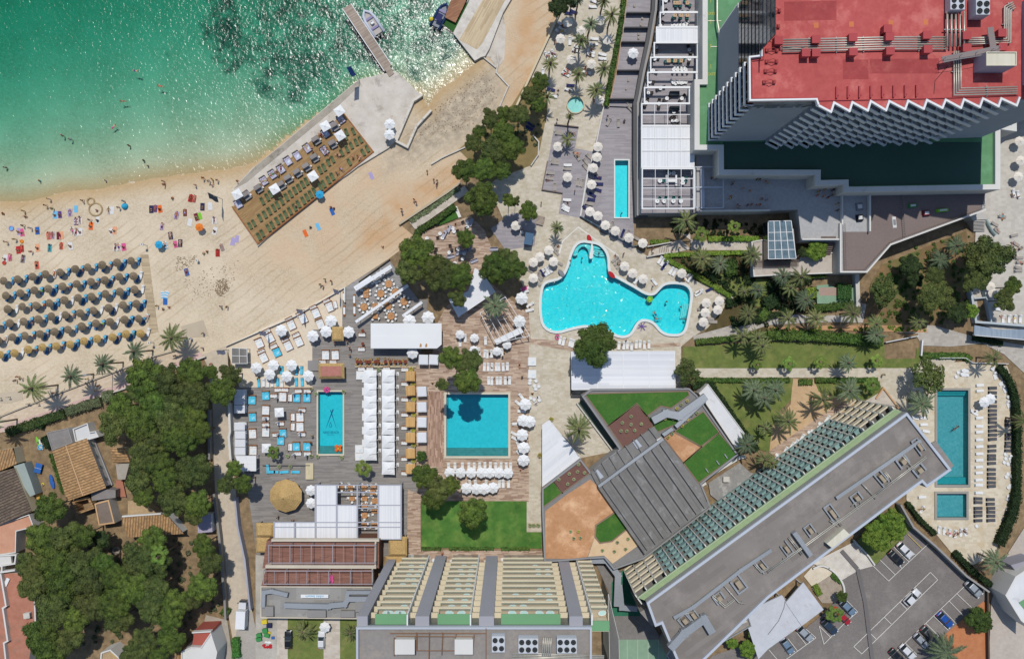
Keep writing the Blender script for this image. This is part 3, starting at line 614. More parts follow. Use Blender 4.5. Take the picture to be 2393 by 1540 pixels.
t.block(gw,0,2.4,offw,mat('beige_walk','b9ada0','c3b8ab',cell=(0,.8,.8),var=.04),.25,white)
o=Thing('glass_skylight','glazed skylight with white bars over the stair well','skylight',T(31,140,700),None,2.4)
sk=TP(31,[(0,530),(215,525),(262,878),(2,882)],6)
b=MB();b.sides(sk,2.4,5.95);o.part('wall',b,glass);b=MB();b.poly(sk,6.0);o.part('pane',b,mat('skylight_glass','5d7580','7f96a0',sc=.7,rough=.06,spec=.7,alpha=.75))
b=MB()
for i in range(5):
 u=i/4;b.bar(lerp(sk[0],sk[1],u),lerp(sk[3],sk[2],u),.14,6.0,6.12-i*.002)
for u in(0,.3,.52,.76,1):b.bar(lerp(sk[0],sk[3],u),lerp(sk[1],sk[2],u),.12,6.0,6.1-u*.01)
o.part('frame',b,whitem);b=MB();b.prism(TP(31,[(0,600),(240,600),(262,870),(2,875)],4),2.42,4);o.part('landing',b,tilefloor)
b=MB();a=TP(31,[(-130,905),(285,898)],3.3)
for i in range(46):x,y=lerp(a[0],a[1],i/45);b.box((x,y-.5,3.2),(.07,1.7,.12))
b.bar((a[0][0],a[0][1]+.2),(a[1][0],a[1][1]+.2),.15,3.0,3.13);o=b.build('slat_canopy',mat('canopy_wood','6d5c4e'));tag(o,'narrow slatted canopy along the beige walkway under the skylight','canopy')
t=Thing('terrace_wing','grey hotel wing with dining terraces under white pergolas','building',T(20,1450,800),None)
ZA=4.2
wing=TP(20,[(1395,-240),(1380,110),(1330,400),(1290,545),(1262,690),(1232,830),(1200,980),(1198,1540)],ZA)+TP(21,[(1190,465),(1730,462),(1730,-140)],ZA)+TP(20,[(1697,1400),(1697,760),(1772,757),(1772,-240)],ZA)
t.block(wing,0,ZA,greyw,greydeck,.9,mat('glass_rail_grey','8f9598',rough=.3),.15,roof='floor')
b=MB();b.wall(TP(20,[(1330,-240),(1315,110),(1262,400),(1200,700),(1165,900),(1145,980),(1145,1540)],1.6)+TP(21,[(1160,478),(1250,480)],1.6),.8,.02,2.4);t.part('lower_wall',b,dgrey)
b=MB();b.wall(TP(20,[(1360,-240),(1340,110),(1290,400),(1225,700),(1190,900),(1172,980),(1172,1540)],2.4)+TP(21,[(1172,470)],2.4),.5,2.4,3.1);t.part('planter_wall',b,greyw)
sheet('suite_decks',TP(20,[(1085,-240),(1075,0),(985,640),(905,1000),(1150,1010),(1200,700),(1262,400),(1330,-200)]),greydeck)
for i,(y,x0,x1)in enumerate([(120,1072,1315),(258,1052,1290),(392,1025,1265),(658,985,1205),(925,915,1155)]):
 b=MB();p=TP(20,[(x0,y),(x1,y)],1.8);b.bar(p[0],p[1],.25,.0,1.9);o=b.build('terrace_divider',dgrey);tag(o,'dark grey screen wall between private terraces, %s of five'%nth(i,5,'top'),'screen wall','screen walls between the private terraces')
b=MB();b.wall(TP(20,[(1085,-240),(1075,0),(985,640),(905,1000)],.5),.2,0,.6);tag(b.build('kerb_wall',mat('pinkish_kerb','b99a80')),'thin pinkish kerb wall between the hedge and the private terraces','wall')
PB=[(-120,113,1412,1768),(120,252,1386,1768),(258,396,1352,1768),(402,534,1330,1766),(540,674,1297,1764),(680,815,1270,1762),(822,966,1240,1692),(972,1176,1214,1692),(1182,1565,1213,1700),(1578,1950,1218,1702)]
ZG=7.0
for i,(y0,y1,x0,x1)in enumerate(PB):
 cov=i in(2,8);p=TP(20,[(x0,y0),(x1,y0),(x1,y1),(x0,y1)],ZG);c=centre(p)
 o=Thing('pergola',('white pergola with its canvas drawn closed, ' if cov else 'open white pergola over tables, ')+'%s along the grey wing'%nth(i,len(PB),'top'),'pergola',c,'white pergolas along the grey wing',ZA)
 b=MB();b.wall(p+p[:1],.28,ZG-.25,ZG)
 for x,y in offset(p,-.12):b.box((x,y,(ZA+ZG)/2),(.2,.2,ZG-ZA-.3))
 if i>=7:
  for u in(.25,.5,.75):b.bar(lerp(p[0],p[1],u),lerp(p[3],p[2],u),.1,ZG-.05,ZG+.04)
  for u in((.5,)if i==7 else(.3,.6)if i==8 else(.25,.49,.77)):b.bar(lerp(p[0],p[3],u),lerp(p[1],p[2],u),.14,ZG-.1,ZG+.05)
 o.part('frame',b,whitem)
 q=p if cov else[lerp(p[0],p[1],.9),p[1],p[2],lerp(p[3],p[2],.9)]
 if cov or i<7:b=MB();b.poly(offset(q,-.15),ZG-.12);b.poly(offset(q,-.15),ZG-.17);o.part('canvas',b,canvas_s)
b=MB();p=TP(21,[(1712,22),(1975,22),(1978,405),(1715,405)],ZG);b.wall(p+p[:1],.22,ZG-.25,ZG-.02);b.bar(*TP(21,[(1712,212),(1978,212)],ZG),.25,ZG-.2,ZG);b.bar(*TP(21,[(1785,30),(1790,400)],ZG),.8,ZG-1,ZG-.5)
for x,y in offset(p,-.12):b.box((x,y,ZF+.6),(.2,.2,ZG-ZF+1.2))
o=b.build('steel_pergola',mat('blue_grey_steel','b8bcc4'));tag(o,'bare pale steel pergola frame beside the shaded terrace','pergola')
ZS=37.0
t=Thing('balcony_block','tall apartment block with cream balconies at the lower edge of the view','building',T(13,2100,1250),None)
X=lambda x,y:T(13,x,y,ZS)
bl=[X(945,1215),X(3305,1205),X(3305,1275),X(2640+455,1282),X(3095,1750),X(945,1750)]
bl=[X(945,1222),X(3135,1222),X(3135,1750),X(945,1750)]
t.block(bl,0,ZS,mat('block_wall','76747a',var=.05),greyroof,.9,mat('pale_grey_parapet','b4b8bf',var=.04),.4)
cream=mat('cream_beam','d9ccb0',var=.05);dwin=mat('stair_window','4c5552','6d766f',cell=(90,.8,30),rough=.2,var=.05)
bands=[(945,1045),(1490,1620),(2085,2225),(2928,3053)];wins=[(1045,1110),(1420,1490),(1620,1695),(2010,2085),(2225,2290),(2848,2928),(3053,3135)];bals=[(1110,1410),(1695,2000),(2290,2848),(3145,3305)]
yF=X(0,1222)[1]
b=MB()
for x0,x1 in bands:a,c=X(x0,0)[0],X(x1,0)[0];b.box(((a+c)/2,yF+.85,ZS/2+.1),(c-a,1.7,ZS+.2))
t.part('pier',b,mat('grey_pier','a09fa4',var=.03))
for x in(1414,2005,3140):b=MB();b.box((X(x,0)[0],yF+.95,ZS/2),(.25,1.9,ZS));t.part('fin',b,whitem)
fl=mat('balcony_floor_beige','b3a58d',var=.08);gr=mat('green_floor','6f9f72',var=.06)
for k in range(12):
 z=k*3.05
 for x0,x1 in bals:
  b=MB();g_=MB();a,c=X(x0,0)[0],X(x1,0)[0];yy=yF-.02 if x0<3000 else yF+.2
  b.box(((a+c)/2,yy+.95,z+.02),(c-a,1.9,.2),m=1);b.box(((a+c)/2,yy+1.92,z-.02),(c-a,.38,.55),m=0)
  n=max(1,int((c-a)/6))
  for i in range(n+1):b.box((a+.1+(c-a-.2)*i/n,yy+.9,z+1.4),(.16,1.75,2.6),m=0)
  g_.box(((a+c)/2,yy+1.86,z+.7),(c-a,.05,.9));s_=t.part('balcony',b,[cream,fl]);t.part('railing',g_,mat('clear_rail','9db0a2',rough=.1,alpha=.3),s_)
for x0,x1 in wins:
 a,c=X(x0,0)[0],X(x1,0)[0]
 for k in range(12):b=MB();b.box(((a+c)/2,yF+.45,k*3.05),(c-a,.9,.18));b.box(((a+c)/2,yF+.98,k*3.05),(c-a,.12,.3));t.part('landing_ledge',b,cream)
b=MB()
for x0,x1 in wins:a,c=X(x0,0)[0],X(x1,0)[0];b.box(((a+c)/2,yF+.04,ZS/2),(c-a-.1,.06,ZS-.5))
t.part('stair_window',b,dwin)
for x0,x1 in bals[:3]:b=MB();a,c=X(x0,0)[0],X(x1,0)[0];b.box(((a+c)/2,yF+.98,ZS-.35),(c-a,1.9,.1));t.part('top_terrace',b,gr)
b=MB();p=TP(13,[(3140,1185),(3305,1185),(3305,1280),(3140,1280)],ZS);b.prism(p,ZS-.4,ZS-.2);t.part('top_terrace',b,gr)
b=MB();b.prism(TP(13,[(3137,1205),(3305,1205),(3305,1290),(3137,1290)],ZS),0,ZS-.5);t.part('corner_wall',b,cream)
b=MB()
p=TP(23,[(900,930),(1000,1350),(1005,1600),(915,1600)],12)
t2=Thing('stair_tower','cream louvred stair tower beside the balcony block','stair tower',centre(p));b.prism(p,0,12);t2.part('wall',b,cream);b=MB()
for i in range(26):u=i/26;b.bar(lerp(p[0],p[1],u),lerp(lerp(p[0],p[1],u),lerp(p[3],p[2],u),.98),.14,12,12.2)
t2.part('slat',b,white)
LB='on the grey roof of the balcony block'
chiller('small chiller with three round fans '+LB,13,2205,1325,2325,1475,ZS,2,2)
chiller('left six-fan chiller '+LB,23,60,1345,245,1485,ZS,3,2)
chiller('right six-fan chiller '+LB,23,420,1345,605,1485,ZS,3,2)
for i,(x0,x1)in enumerate(((1305,1475),(1865,2020))):
 o=Thing('roof_housing','%s white concrete roof housing between rusty frames %s'%(('left','right')[i],LB),'roof housing',X((x0+x1)/2,1430),None,ZS)
 b=MB();b.prism(TP(13,[(x0,1365),(x1,1365),(x1,1490),(x0,1490)],ZS+2.4),ZS,ZS+2.4);o.part('wall',b,offw);b=MB();b.prism(TP(13,[(x0-8,1355),(x1+8,1355),(x1+8,1495),(x0-8,1495)],ZS+2.6),ZS+2.401,ZS+2.6);o.part('lid',b,white)
b=MB();rust=mat('rusty_steel','8d6b52',var=.15)
for L in([(1250,1298),(2150,1298)],[(1500,1460),(1860,1460)],[(1290,1340),(1290,1510)],[(1500,1290),(1500,1460)],[(1620,1290),(1615,1540)],[(1745,1290),(1735,1500)],[(2040,1310),(2020,1500)],[(2150,1250),(2150,1540)],[(1310,1325),(2040,1330)],[(1870,1300),(1860,1440)]):p=TP(13,L,ZS+1);b.tube([(*q,ZS+.9)for q in p],.09,6)
tag(b.build('pipework',rust),'rusty pipe framework around the roof housings of the balcony block','pipework')
pipes('silver pipes below the chillers at the bottom edge of the view',23,[(0,1505),(300,1512),(860,1530)],4,.3,ZS+.4)
pipes('upright silver pipes between the two six-fan chillers',23,[(330,1335),(320,1510)],5,.35,ZS+.5)
ZR=19.0
t=Thing('slanting_block','long diagonal hotel block with a grey roof and glazed balconies','building',W(1800,1250))
rp=WP([(1510,1406),(2117,963),(2221,1097),(2163,1138),(2152,1126),(2105,1160),(1795,1395),(1640,1545),(1582,1545),(1545,1456),(1530,1462)],ZR)
t.block(rp,0,ZR,greyw,mat('roof_felt','7e7770','88817a',cell=(36,1.0,11),var=.1,vs=.1,dirt=('989088',.16,.5,.72)),.5,mat('pale_edge','b9bfc8',var=.03),.5)
A0,A1=W(1489,1396,17.4),W(2090,956,17.4);B0,B1=W(1512,1404,17.4),W(2113,963,17.4)
t.patch([A0,A1,B1,B0],17.4,mat('pale_green_floor','9aae84','8ea47a',sc=1,var=.06),'top_terrace',.35)
b=MB();b.bar(lerp(A0,A1,.0),lerp(A0,A1,1),.15,17.41,17.75);t.part('terrace_kerb',b,mat('pale_green_kerb','aebd9c'))
ux,uy=(A1[0]-A0[0]),(A1[1]-A0[1]);LL=math.hypot(ux,uy);ux/=LL;uy/=LL;nx_,ny_=-uy,ux
if ny_<0:nx_,ny_=-nx_,-ny_
def FP(s_,o_):return(A0[0]+ux*s_+nx_*o_,A0[1]+uy*s_+ny_*o_)
NB=26;part_m=mat('partition_white','d8d6cc',var=.05)
for k in range(6):
 z=k*2.9;b=MB();g_=MB()
 b.prism([FP(-.2,-1.8),FP(LL+.2,-1.8),FP(LL+.2,.55),FP(-.2,.55)],z-.15,z+.1,1)
 for i in range(NB+1):
  s_=LL*i/NB;end=i<4 or i>NB-4;b.bar(FP(s_,-1.7),FP(s_,.62),.22,z+.1,z+2.75,0)
 for i in range(NB):
  s0,s1=LL*i/NB+.15,LL*(i+1)/NB-.15
  if i<3 or i>NB-4:b.bar(FP(s0,.5),FP(s1,.5),.3,z-.2,z+1.0,2)
  else:g_.bar(FP(s0,.55),FP(s1,.55),.05,z+.1,z+1.25);g_.bar(FP(s0+.9,.05),FP(s1,.05),.9,z+1.2,z+1.25)
 s_=t.part('balcony',b,[part_m,mat('balcony_slab','6d6a66',var=.06),cream]);t.part('railing',g_,tglass,s_)
b=MB();b.prism([FP(0,-1.85),FP(LL,-1.85),FP(LL,-2.2),FP(0,-2.2)],0,17);t.part('window_wall',b,glass)
cp=TP(32,[(1530,1060),(1570,1040),(1735,1270),(1700,1310)],17);t.patch(cp,17,greyroof,'canopy',.3)
q1=TP(33,[(1240,40),(1190,90),(540,600),(0,1000),(-60,1060),(-90,1010),(0,945),(550,540),(1190,40)],ZR)
b=MB();b.prism(TP(23,[(1195,1100),(1265,1060),(1395,1190),(1310,1230)],15),0,15);t.part('end_wing',b,greyroof)
for L,n_ in(([(460,1600-40),(1410,1030)],0),):pass
RB='on the long diagonal roof'
def duct(label,t_,pts,w_,h_,z,name='air_duct',m=None,lift=.4):
 p=TP(t_,pts,z);b=MB();b.wall(p,w_,z+lift,z+lift+h_)
 for x,y in p[1:-1]:b.box((x,y,z+lift+h_/2),(w_*.98,w_*.98,h_*.99))
 for x,y in(p[0],p[-1]):b.box((x,y,z+lift/2),(.15,w_*.8,lift))
 o=b.build(name,m or steel);return tag(o,label,'air duct')
duct('long grey cable tray along the upper side '+RB,32,[(640,1560),(1400,1040)],.7,.35,ZR)
duct('grey cable tray continuing down the lower part '+RB,23,[(1520,1135),(1690,1040),(2130,700),(2400,520)],.7,.35,ZR)
pipes('pair of pale pipes along the upper end '+RB,32,[(1010,1540),(1480,1190)],2,.3,ZR+.6,.1)
pipes('pair of pale pipes along the lower part '+RB,33,[(0,725),(310,505),(1010,0)],2,.3,ZR+.6,.1)
acu=[(32,1400,1090),(32,1250,1230),(32,1405,1310),(32,1050,1385),(33,820,30),(33,590,170),(33,385,330),(33,165,500),(23,2330,660),(23,2110,830),(23,1930,960),(23,1690,1120),(23,1610,1170)]
dx=math.degrees(math.atan2(uy,ux))
for i,(a,x,y)in enumerate(acu):
 o=thing('condenser_unit','tan condenser between grey ducts, %s along the diagonal roof'%nth(i,len(acu),'top'),'air conditioner',(*T(a,x,y,ZR),ZR+.01),R(dx+90+rnd.choice((0,0,180,4))),'condensers along the diagonal roof')
 o.scale=(rnd.uniform(.6,1.15),rnd.uniform(.7,1.2),1);b=MB();b.box((0,0,.55),(1.5,.8,1.0));b.build('housing',mat('tan_casing','a5967f',var=.05),o);b=MB();b.box((0,.9,.4),(3.4,.3,.35));b.box((.2,-.9,.4),(3.0,.3,.35));b.box((1.6,0,.35),(.3,1.8,.3));b.build('duct',steel,o)
for i,(a,L)in enumerate(((32,[(1240,1160),(1400,1340)]),(32,[(1100,1400),(1140,1390),(1090,1330)]),(32,[(880,1440),(1010,1580)]),(33,[(580,240),(650,290),(610,200),(690,290)]),(33,[(780,110),(850,50),(870,90)]),(33,[(195,400),(320,560)]),(23,[(1720,1090),(1560,1130),(1640,1240)]),(23,[(1860,930),(1990,1050),(2080,980)]),(23,[(1980,850),(2120,1010),(2180,1020)]),(23,[(2260,640),(2330,720),(2393,690)]))):pipes('thin bent pipe between the ducts, %s along the diagonal roof'%nth(i,10),a,L,1+i%2,.3,ZR+.5,.1)
o=Thing('stair_house','grey sunken stair house with white ribbed lid on the diagonal roof','roof cabin',T(33,520,470,ZR),None,ZR)
b=MB();p=TP(33,[(550,460),(710,320),(765,375),(600,500)],ZR+1.6);b.prism(p,ZR,ZR+1.6);o.part('lid',b,mat('cream_lid','cfc8b2'));b=MB();b.prism(TP(33,[(230,370),(265,345),(420,560),(390,590)],ZR+1.2),ZR+.01,ZR+1.2);o.part('wall',b,steel)
duct('silver curved duct with a round mouth at the lower end of the diagonal roof',23,[(1490,1390),(1600,1270),(1780,1140),(1840,1240)],1.5,1.2,ZR)
duct('white duct bending round the dark green yard',23,[(740,600),(880,600),(985,740),(975,1000)],1.4,.9,2.0)
duct('second white duct loop beside the dark green yard',23,[(1000,850),(1020,1040),(1140,1050)],1.2,.9,2.0)
t=Thing('lower_wing','grey flat-roofed wing below the diagonal hotel block','building',T(23,1900,1350))
t.block(TP(23,[(1500,1400),(2180,1060),(2235,1225),(1530,1620),(1440,1500)],9),0,9,greyw,greyroof,.4,steel,.2)
b=MB();b.prism(TP(23,[(2120,1165),(2165,1145),(2200,1190),(2150,1210)],9.8),9.01,9.8);b.prism(TP(23,[(1925,1315),(1960,1275),(1990,1295),(1950,1335)],9.4),9.01,9.4);t.part('skylight',b,offw)
t=Thing('entrance_canopy','white flat entrance canopy with a cable lying across it','canopy',T(33,100,1200))
b=MB();p1=TP(33,[(165,1010),(330,820),(520,1075),(315,1228)],4.2);p2=TP(33,[(-230,1110),(130,940),(312,1222),(0,1445),(-90,1540)],4.0);b.prism(p1,3.8,4.2);b.prism(p2,3.5,4.0);t.part('roof',b,mat('white_roof_sheet','bdbfc4','c9cbd0',sc=.5,var=.04,dirt=('a89a90',.3,.6,.8)))
b=MB()
for x,y in offset(p1,-.5)+offset(p2,-.5):b.box((x,y,1.8),(.35,.35,3.5))
t.part('column',b,white)
b=MB();b.tube([(*T(33,x,y,4.1),4.06)for x,y in[(0,1310),(100,1180),(150,1060),(160,1000),(175,970)]],.05,5);t.part('cable',b,dgrey)
t=Thing('roof_garden_hall','low hall with turf, terracotta and ribbed metal roof fields','building',T(22,1200,1100))
ZH=4.5
main=TP(22,[(280,1482),(640,1207),(732,1328),(1000,1115),(652,622),(738,556),(1655,548),(1725,610),(2112,1168),(1770,1440)],ZH)+TP(23,[(1860,120),(1230,600),(950,700),(860,590),(720,598),(300,632),(280,130)],ZH)
t.block(main,0,ZH,greyw,mat('hall_roof','7d7b79','868482',sc=1.5,var=.06),.35,mat('hall_parapet','8f8f8f',var=.05),.35)
mulch=mat('bark_mulch','6a4a42','7d5a50',sc=5,var=.1);terra=mat('terracotta_gravel','b8875e','c6966e',sc=1.2,var=.08,vs=.25,dirt=('d8b08a',.25,.5,.68));sandg=mat('sand_gravel','cfb189','d8bd98',sc=1.2,var=.05)
edge=mat('brown_edging','8b7460')
for L,m_,nm in([(690,606),(1640,582),(1650,612),(1485,728),(1390,706),(1262,800),(1166,690),(898,890)],faketurf,'turf_field'),([(905,902),(1166,698),(1318,895),(1046,1104)],mulch,'mulch_field'),([(1270,812),(1330,850),(1420,800),(1590,795),(1530,880),(1360,950)],faketurf,'turf_field'),([(1520,955),(1785,772),(1928,958),(1762,1088)],faketurf,'turf_field'),([(1425,1010),(1515,955),(1762,1095),(1602,1236)],terra,'gravel_field'),([(1608,1244),(1935,972),(2095,1165),(1745,1424)],faketurf,'turf_field'),([(390,1412),(640,1218),(728,1330),(470,1518)],mulch,'mulch_field'),([(288,1480),(382,1418),(464,1522),(290,1652)],faketurf,'turf_field'):
 t.patch(TP(22,L,ZH),ZH+.06,m_,nm,.05)
 b=MB();b.ring(offset(TP(22,L,ZH),.25),.22,ZH+.01,ZH+.14);t.part('edging',b,edge)
for L,m_,nm in([(310,155),(520,-5),(730,-140),(835,-50),(972,150),(775,285),(770,400),(705,582),(560,600),(312,598)],terra,'gravel_field'),([(790,290),(975,165),(1085,305),(930,430),(822,446),(782,388)],faketurf,'turf_field'),([(770,405),(822,462),(930,442),(1095,318),(1200,462),(940,645),(860,570),(712,580)],sandg,'gravel_field'):
 t.patch(TP(23,L,ZH),ZH+.06,m_,nm,.05)
b=MB();b.ring(offset(TP(23,[(790,290),(975,165),(1085,305),(930,430),(822,446),(782,388)],ZH),.3),.28,ZH+.01,ZH+.2);t.part('edging',b,edge)
metal=mat('ribbed_metal_roof','74726f','807e7b',sc=.7,rough=.6,var=.1,dirt=('9a9a98',.3,.55,.7))
c0,c1,c2,c3=T(22,805,1478,6),T(22,1418,1032,6),T(22,1850,1650,6),T(23,1240,560,6)
b=MB();b.prism([c0,c1,c2,c3],ZH+.1,6.0);n=8
for i in range(n):p,q=lerp(c0,c1,(i+.5)/n),lerp(c3,c2,(i+.5)/n);b.bar(lerp(p,q,.01),lerp(p,q,.97),.3,5.98,6.75-i*.01)
for i in range(n):p,q=lerp(c0,c1,(i+.05)/n),lerp(c3,c2,(i+.05)/n);b.bar(lerp(p,q,.01),lerp(p,q,.97),.15,5.98,6.12)
t.part('metal_roof',b,metal)
b=MB();d0,d1=T(22,735,1335,5.2),T(22,1325,905,5.2);b.prism([d0,d1,T(22,1412,1015,5.2),T(22,800,1462,5.2)],ZH+.1,5.2)
for i in range(n):p,q=lerp(d0,d1,(i+.5)/n),lerp(T(22,800,1462,5.2),T(22,1412,1015,5.2),(i+.5)/n);b.bar(lerp(p,q,-.12),lerp(p,q,.93),.28,5.18,5.75)
t.part('front_canopy',b,metal)
b=MB();b.bar(T(22,808,1468,6.4),T(22,1412,1022,6.4),.6,5.2,6.5);t.part('ridge_beam',b,steel)
b=MB();b.bar(T(22,1128,1060,5.3),T(22,1200,1110,5.3),.05,5.2,5.21);
t.patch(TP(22,[(1125,1050),(1165,1025),(1215,1090),(1170,1115)],5.4),5.5,mat('roof_light','b6bcc6'),'roof_light',.2);t.patch(TP(22,[(770,1330),(800,1305),(858,1375),(822,1400)],5.4),5.5,mat('roof_light','b6bcc6'),'roof_light',.2)
wt=Thing('white_roof_wing','white flat roof strip beside the roof garden hall','building',T(22,1950,850))
wt.block(TP(22,[(1745,595),(1832,508),(2170,965),(2150,1100),(2085,1105)],3.6),0,3.6,offw,mat('white_roof','d4d4d3','dddddc',sc=.4,var=.05,dirt=('b0ada8',.3,.6,.8)),.2,white,.15)
duct('silver zigzag ventilation duct on the roof garden',22,[(1335,830),(1430,780),(1550,800),(1775,640)],1.6,1.1,ZH)
duct('thinner silver duct parallel to the zigzag duct on the roof garden',22,[(1535,890),(1600,830),(1780,665)],.9,.8,ZH)
o=Thing('plant_box','grey plant box with small ducts on the roof garden hall','air conditioner',T(22,1440,960,ZH),None,ZH)
b=MB();b.prism(TP(22,[(1400,975),(1490,915),(1510,940),(1425,1000)],5.6),ZH,5.6);o.part('housing',b,steel);b=MB();b.prism(TP(22,[(1350,1030),(1400,1005),(1415,1030),(1365,1050)],5.9),ZH,5.9);o.part('hood',b,white)
b=MB();b.wall(TP(22,[(1460,1670),(1800,1440),(1790,1400),(2120,1200),(2170,1190)],.8),.7,0,.8);tag(b.build('garden_wall',white),'white curved wall below the roof garden lawn','wall')
sheet('side_court',TP(22,[(1830,1430),(2120,1240),(2220,1330),(2250,1340),(1950,1620),(1850,1540)]),mat('court_grey','8a8784','99968f',sc=.8,dirt=('b5b2ac',.4,.52,.7)))
sheet('light_well',TP(22,[(610,690),(655,655),(990,1120),(945,1140)]),mat('shaded_well_floor','4f5f52',var=.1))  # dark floor tone paints the shade in the gap beside the hall
b=MB();b.wall(TP(22,[(608,690),(945,1138),(985,1110)],.6),.3,0,.8);tag(b.build('garden_wall',offw),'thin pale wall along the light well of the hall','wall')
o=thing('skip_cube','small white cube on the court beside the diagonal hotel','box',T(22,1990,1390))
b=MB();b.box((0,0,.6),(1.3,1.1,1.2));b.build('body',white,o);b=MB();b.box((0,0,1.24),(1.4,1.2,.08));b.build('lid',offw,o)
def pergola(label,quad,z,nx,ny,m,beam=.16,name='pergola',base=0,canv=True,frame=whitem,skip=()):
 c=centre(quad);o=Thing(name,label,'pergola',c,None,base);b=MB()
 for i in range(nx+1):b.bar(lerp(quad[0],quad[1],i/nx),lerp(quad[3],quad[2],i/nx),beam,z-.2,z+.05-.002*i)
 for j in range(ny+1):b.bar(lerp(quad[0],quad[3],j/ny),lerp(quad[1],quad[2],j/ny),beam,z-.18,z+.03-.002*j)
 for q in offset(quad,-.15):b.box((*q,(base+z)/2-.1),(.16,.16,z-base-.2))
 o.part('frame',b,frame)
 if canv:
  for i in range(nx):
   for j in range(ny):
    if(i,j)in skip:continue
    f=lambda u,v:lerp(lerp(quad[0],quad[1],u),lerp(quad[3],quad[2],u),v);e=.003
    q=[f(i/nx+e,j/ny+e),f((i+1)/nx-e,j/ny+e),f((i+1)/nx-e,(j+1)/ny-e),f(i/nx+e,(j+1)/ny-e)];q=[q[k]for k in range(4)]
    b=MB();b.prism(q,z-.09,z-.03);o.part('canvas',b,m)
 return o
pergola('large white canopy pergola below the free-form pool half in tree shade',TP(22,[(555,208),(1520,203),(1525,548),(560,562)],3.4),3.4,4,2,canvas_h,.18)
b=MB();b.wall(TP(22,[(555,560),(555,620),(690,620)],1),.2,0,1.2);tag(b.build('garden_wall',dgrey),'dark low wall at the corner of the white canopy pergola','wall')
pt=TP(22,[(285,890),(350,848),(640,1205),(285,1475)],3.3)
pergola('tapering white canopy pergola beside the tall date palm',pt,3.3,2,3,mat('white_canvas_slant','d6d7d9','e4e4e4',cell=(40,.45,40),var=.02),.15)
o=Thing('banquet_tent','large flat white roof with two rust stains between the decks','tent',T(12,1400,50))
p=TP(12,[(1072,-58),(1735,-58),(1735,140),(1690,178),(1072,178)],4);b=MB();b.prism(p,3.8,4.0);b.prism(TP(12,[(1072,62),(1690,62),(1690,174),(1072,174)],4.06),4.001,4.06);o.part('roof',b,mat('tent_white','e2e2e0',var=.02))
b=MB();b.sides(TP(12,[(1080,-50),(1700,-50),(1700,165),(1080,165)],4),0,3.8);o.part('wall',b,dgrey);b=MB()
for x in(1540,1592):b.prism(TP(12,[(x,128),(x+10,140),(x+8,165),(x-12,165),(x-8,140)],4),4.061,4.066)
o.part('stain',b,mat('rust_stain','b08458'))
def awning(label,t_,pts,z,wd):
 p=TP(t_,pts,z);o=Thing('box_awning',label,'awning',centre(p),'long white box awnings on the restaurant deck');b=MB();b.bar(p[0],p[1],wd,z-.25,z);o.part('cover',b,canvas);b=MB()
 for u in(.05,.5,.95):b.box((*lerp(p[0],p[1],u),z/2),(.12,.12,z))
 o.part('post',b,whitem)
awning('broad white box awning at the upper edge of the restaurant deck',11,[(925,1165),(1265,950)],2.8,.9)
o=thing('side_awning','short wide white canvas sheet beside the upper awning of the restaurant deck','awning',T(11,1000,1100));p=[(x-o.location[0],y-o.location[1])for x,y in TP(11,[(912,1142),(1070,1035),(1085,1065),(935,1185)],2.6)]
b=MB();b.prism(p,2.5,2.6);b.build('cover',canvas,o);b=MB();[b.box((x*.9,y*.9,1.25),(.1,.1,2.5))for x,y in p];b.build('post',whitem,o)
awning('longest thin white box awning crossing the restaurant deck',11,[(932,1470),(1420,1128)],2.8,.62)
awning('short white box awning at the right end of the restaurant deck',11,[(1370,1415),(1552,1285)],2.8,.6)
o=Thing('shade_sail','bright white angular shade sail among the pines','shade sail',T(11,2050,1200))
p=TP(11,[(2045,965),(2110,1000),(2240,1190),(1890,1425),(1800,1260),(1985,1180)],3.2);b=MB();b.prism(p,3.15,3.2);o.part('cloth',b,canvas);b=MB()
for q in offset(p,-.2):b.box((*q,1.57),(.12,.12,3.14))
o.part('post',b,whitem)
pergola('open white slatted pergola around the palm on the wooden deck',TP(11,[(2095,1385),(2330,1235),(2560,1600),(2240,1665)],3),3,5,1,canvas,.1,canv=False)
pergola('small white louvred pergola on the wooden deck corner',TP(12,[(2225,100),(2470,-20),(2500,25),(2250,140)],2.8),2.8,1,1,canvas_s,.1)
pergola('grey-framed sun screen beside the beach club entrance',TP(2,[(2165,172),(2308,180),(2312,318),(2165,318)],2.5),2.5,2,2,mat('grey_screen','77746f','827f7a',cell=(90,.2,20)),.1)
z=4.0;fr=mat('pergola_grey','a9abb4',var=.03)
col_=[(565,748),(762,940),(958,1135),(1152,1352)];rows=[(-85,96),(102,256),(264,415)]
o=Thing('restaurant_pergola','beach club restaurant pergola with white louvred roof panels','pergola',T(13,860,170));b=MB();k_=MB()
for i,(x0,x1)in enumerate(col_):
 for j,(y0,y1)in enumerate(rows):
  if(i,j)==(1,0)or i==2:continue
  b=MB();b.prism(TP(13,[(x0,y0),(x1,y0),(x1,y1),(x0,y1)],z),z-.12,z);o.part('roof_panel',b,canvas_s)
for x0,x1 in((175,354),(374,548)):b=MB();b.prism(TP(13,[(x0,258),(x1,258),(x1,414),(x0,414)],z),z-.12,z);o.part('roof_panel',b,canvas_s)
for x in(556,754,948,1144,1356):a,c=T(13,x,-90,z),T(13,x,420,z);b=MB();b.bar(a,c,.34,z-.25,z+.12);o.part('beam',b,fr)
for x in(172,364):a,c=T(13,x,255,z),T(13,x,420,z);b=MB();b.bar(a,c,.34,z-.25,z+.12);o.part('beam',b,fr)
for y,x0,x1 in((-88,556,1356),(100,556,1356),(260,172,1356),(418,172,1356),(305,172,1356),(128,956,1140),(-20,760,1140)):a,c=T(13,x0,y,z),T(13,x1,y,z);b=MB();b.bar(a,c,.2,z-.2,z+.09-y*1e-5);o.part('beam',b,fr)
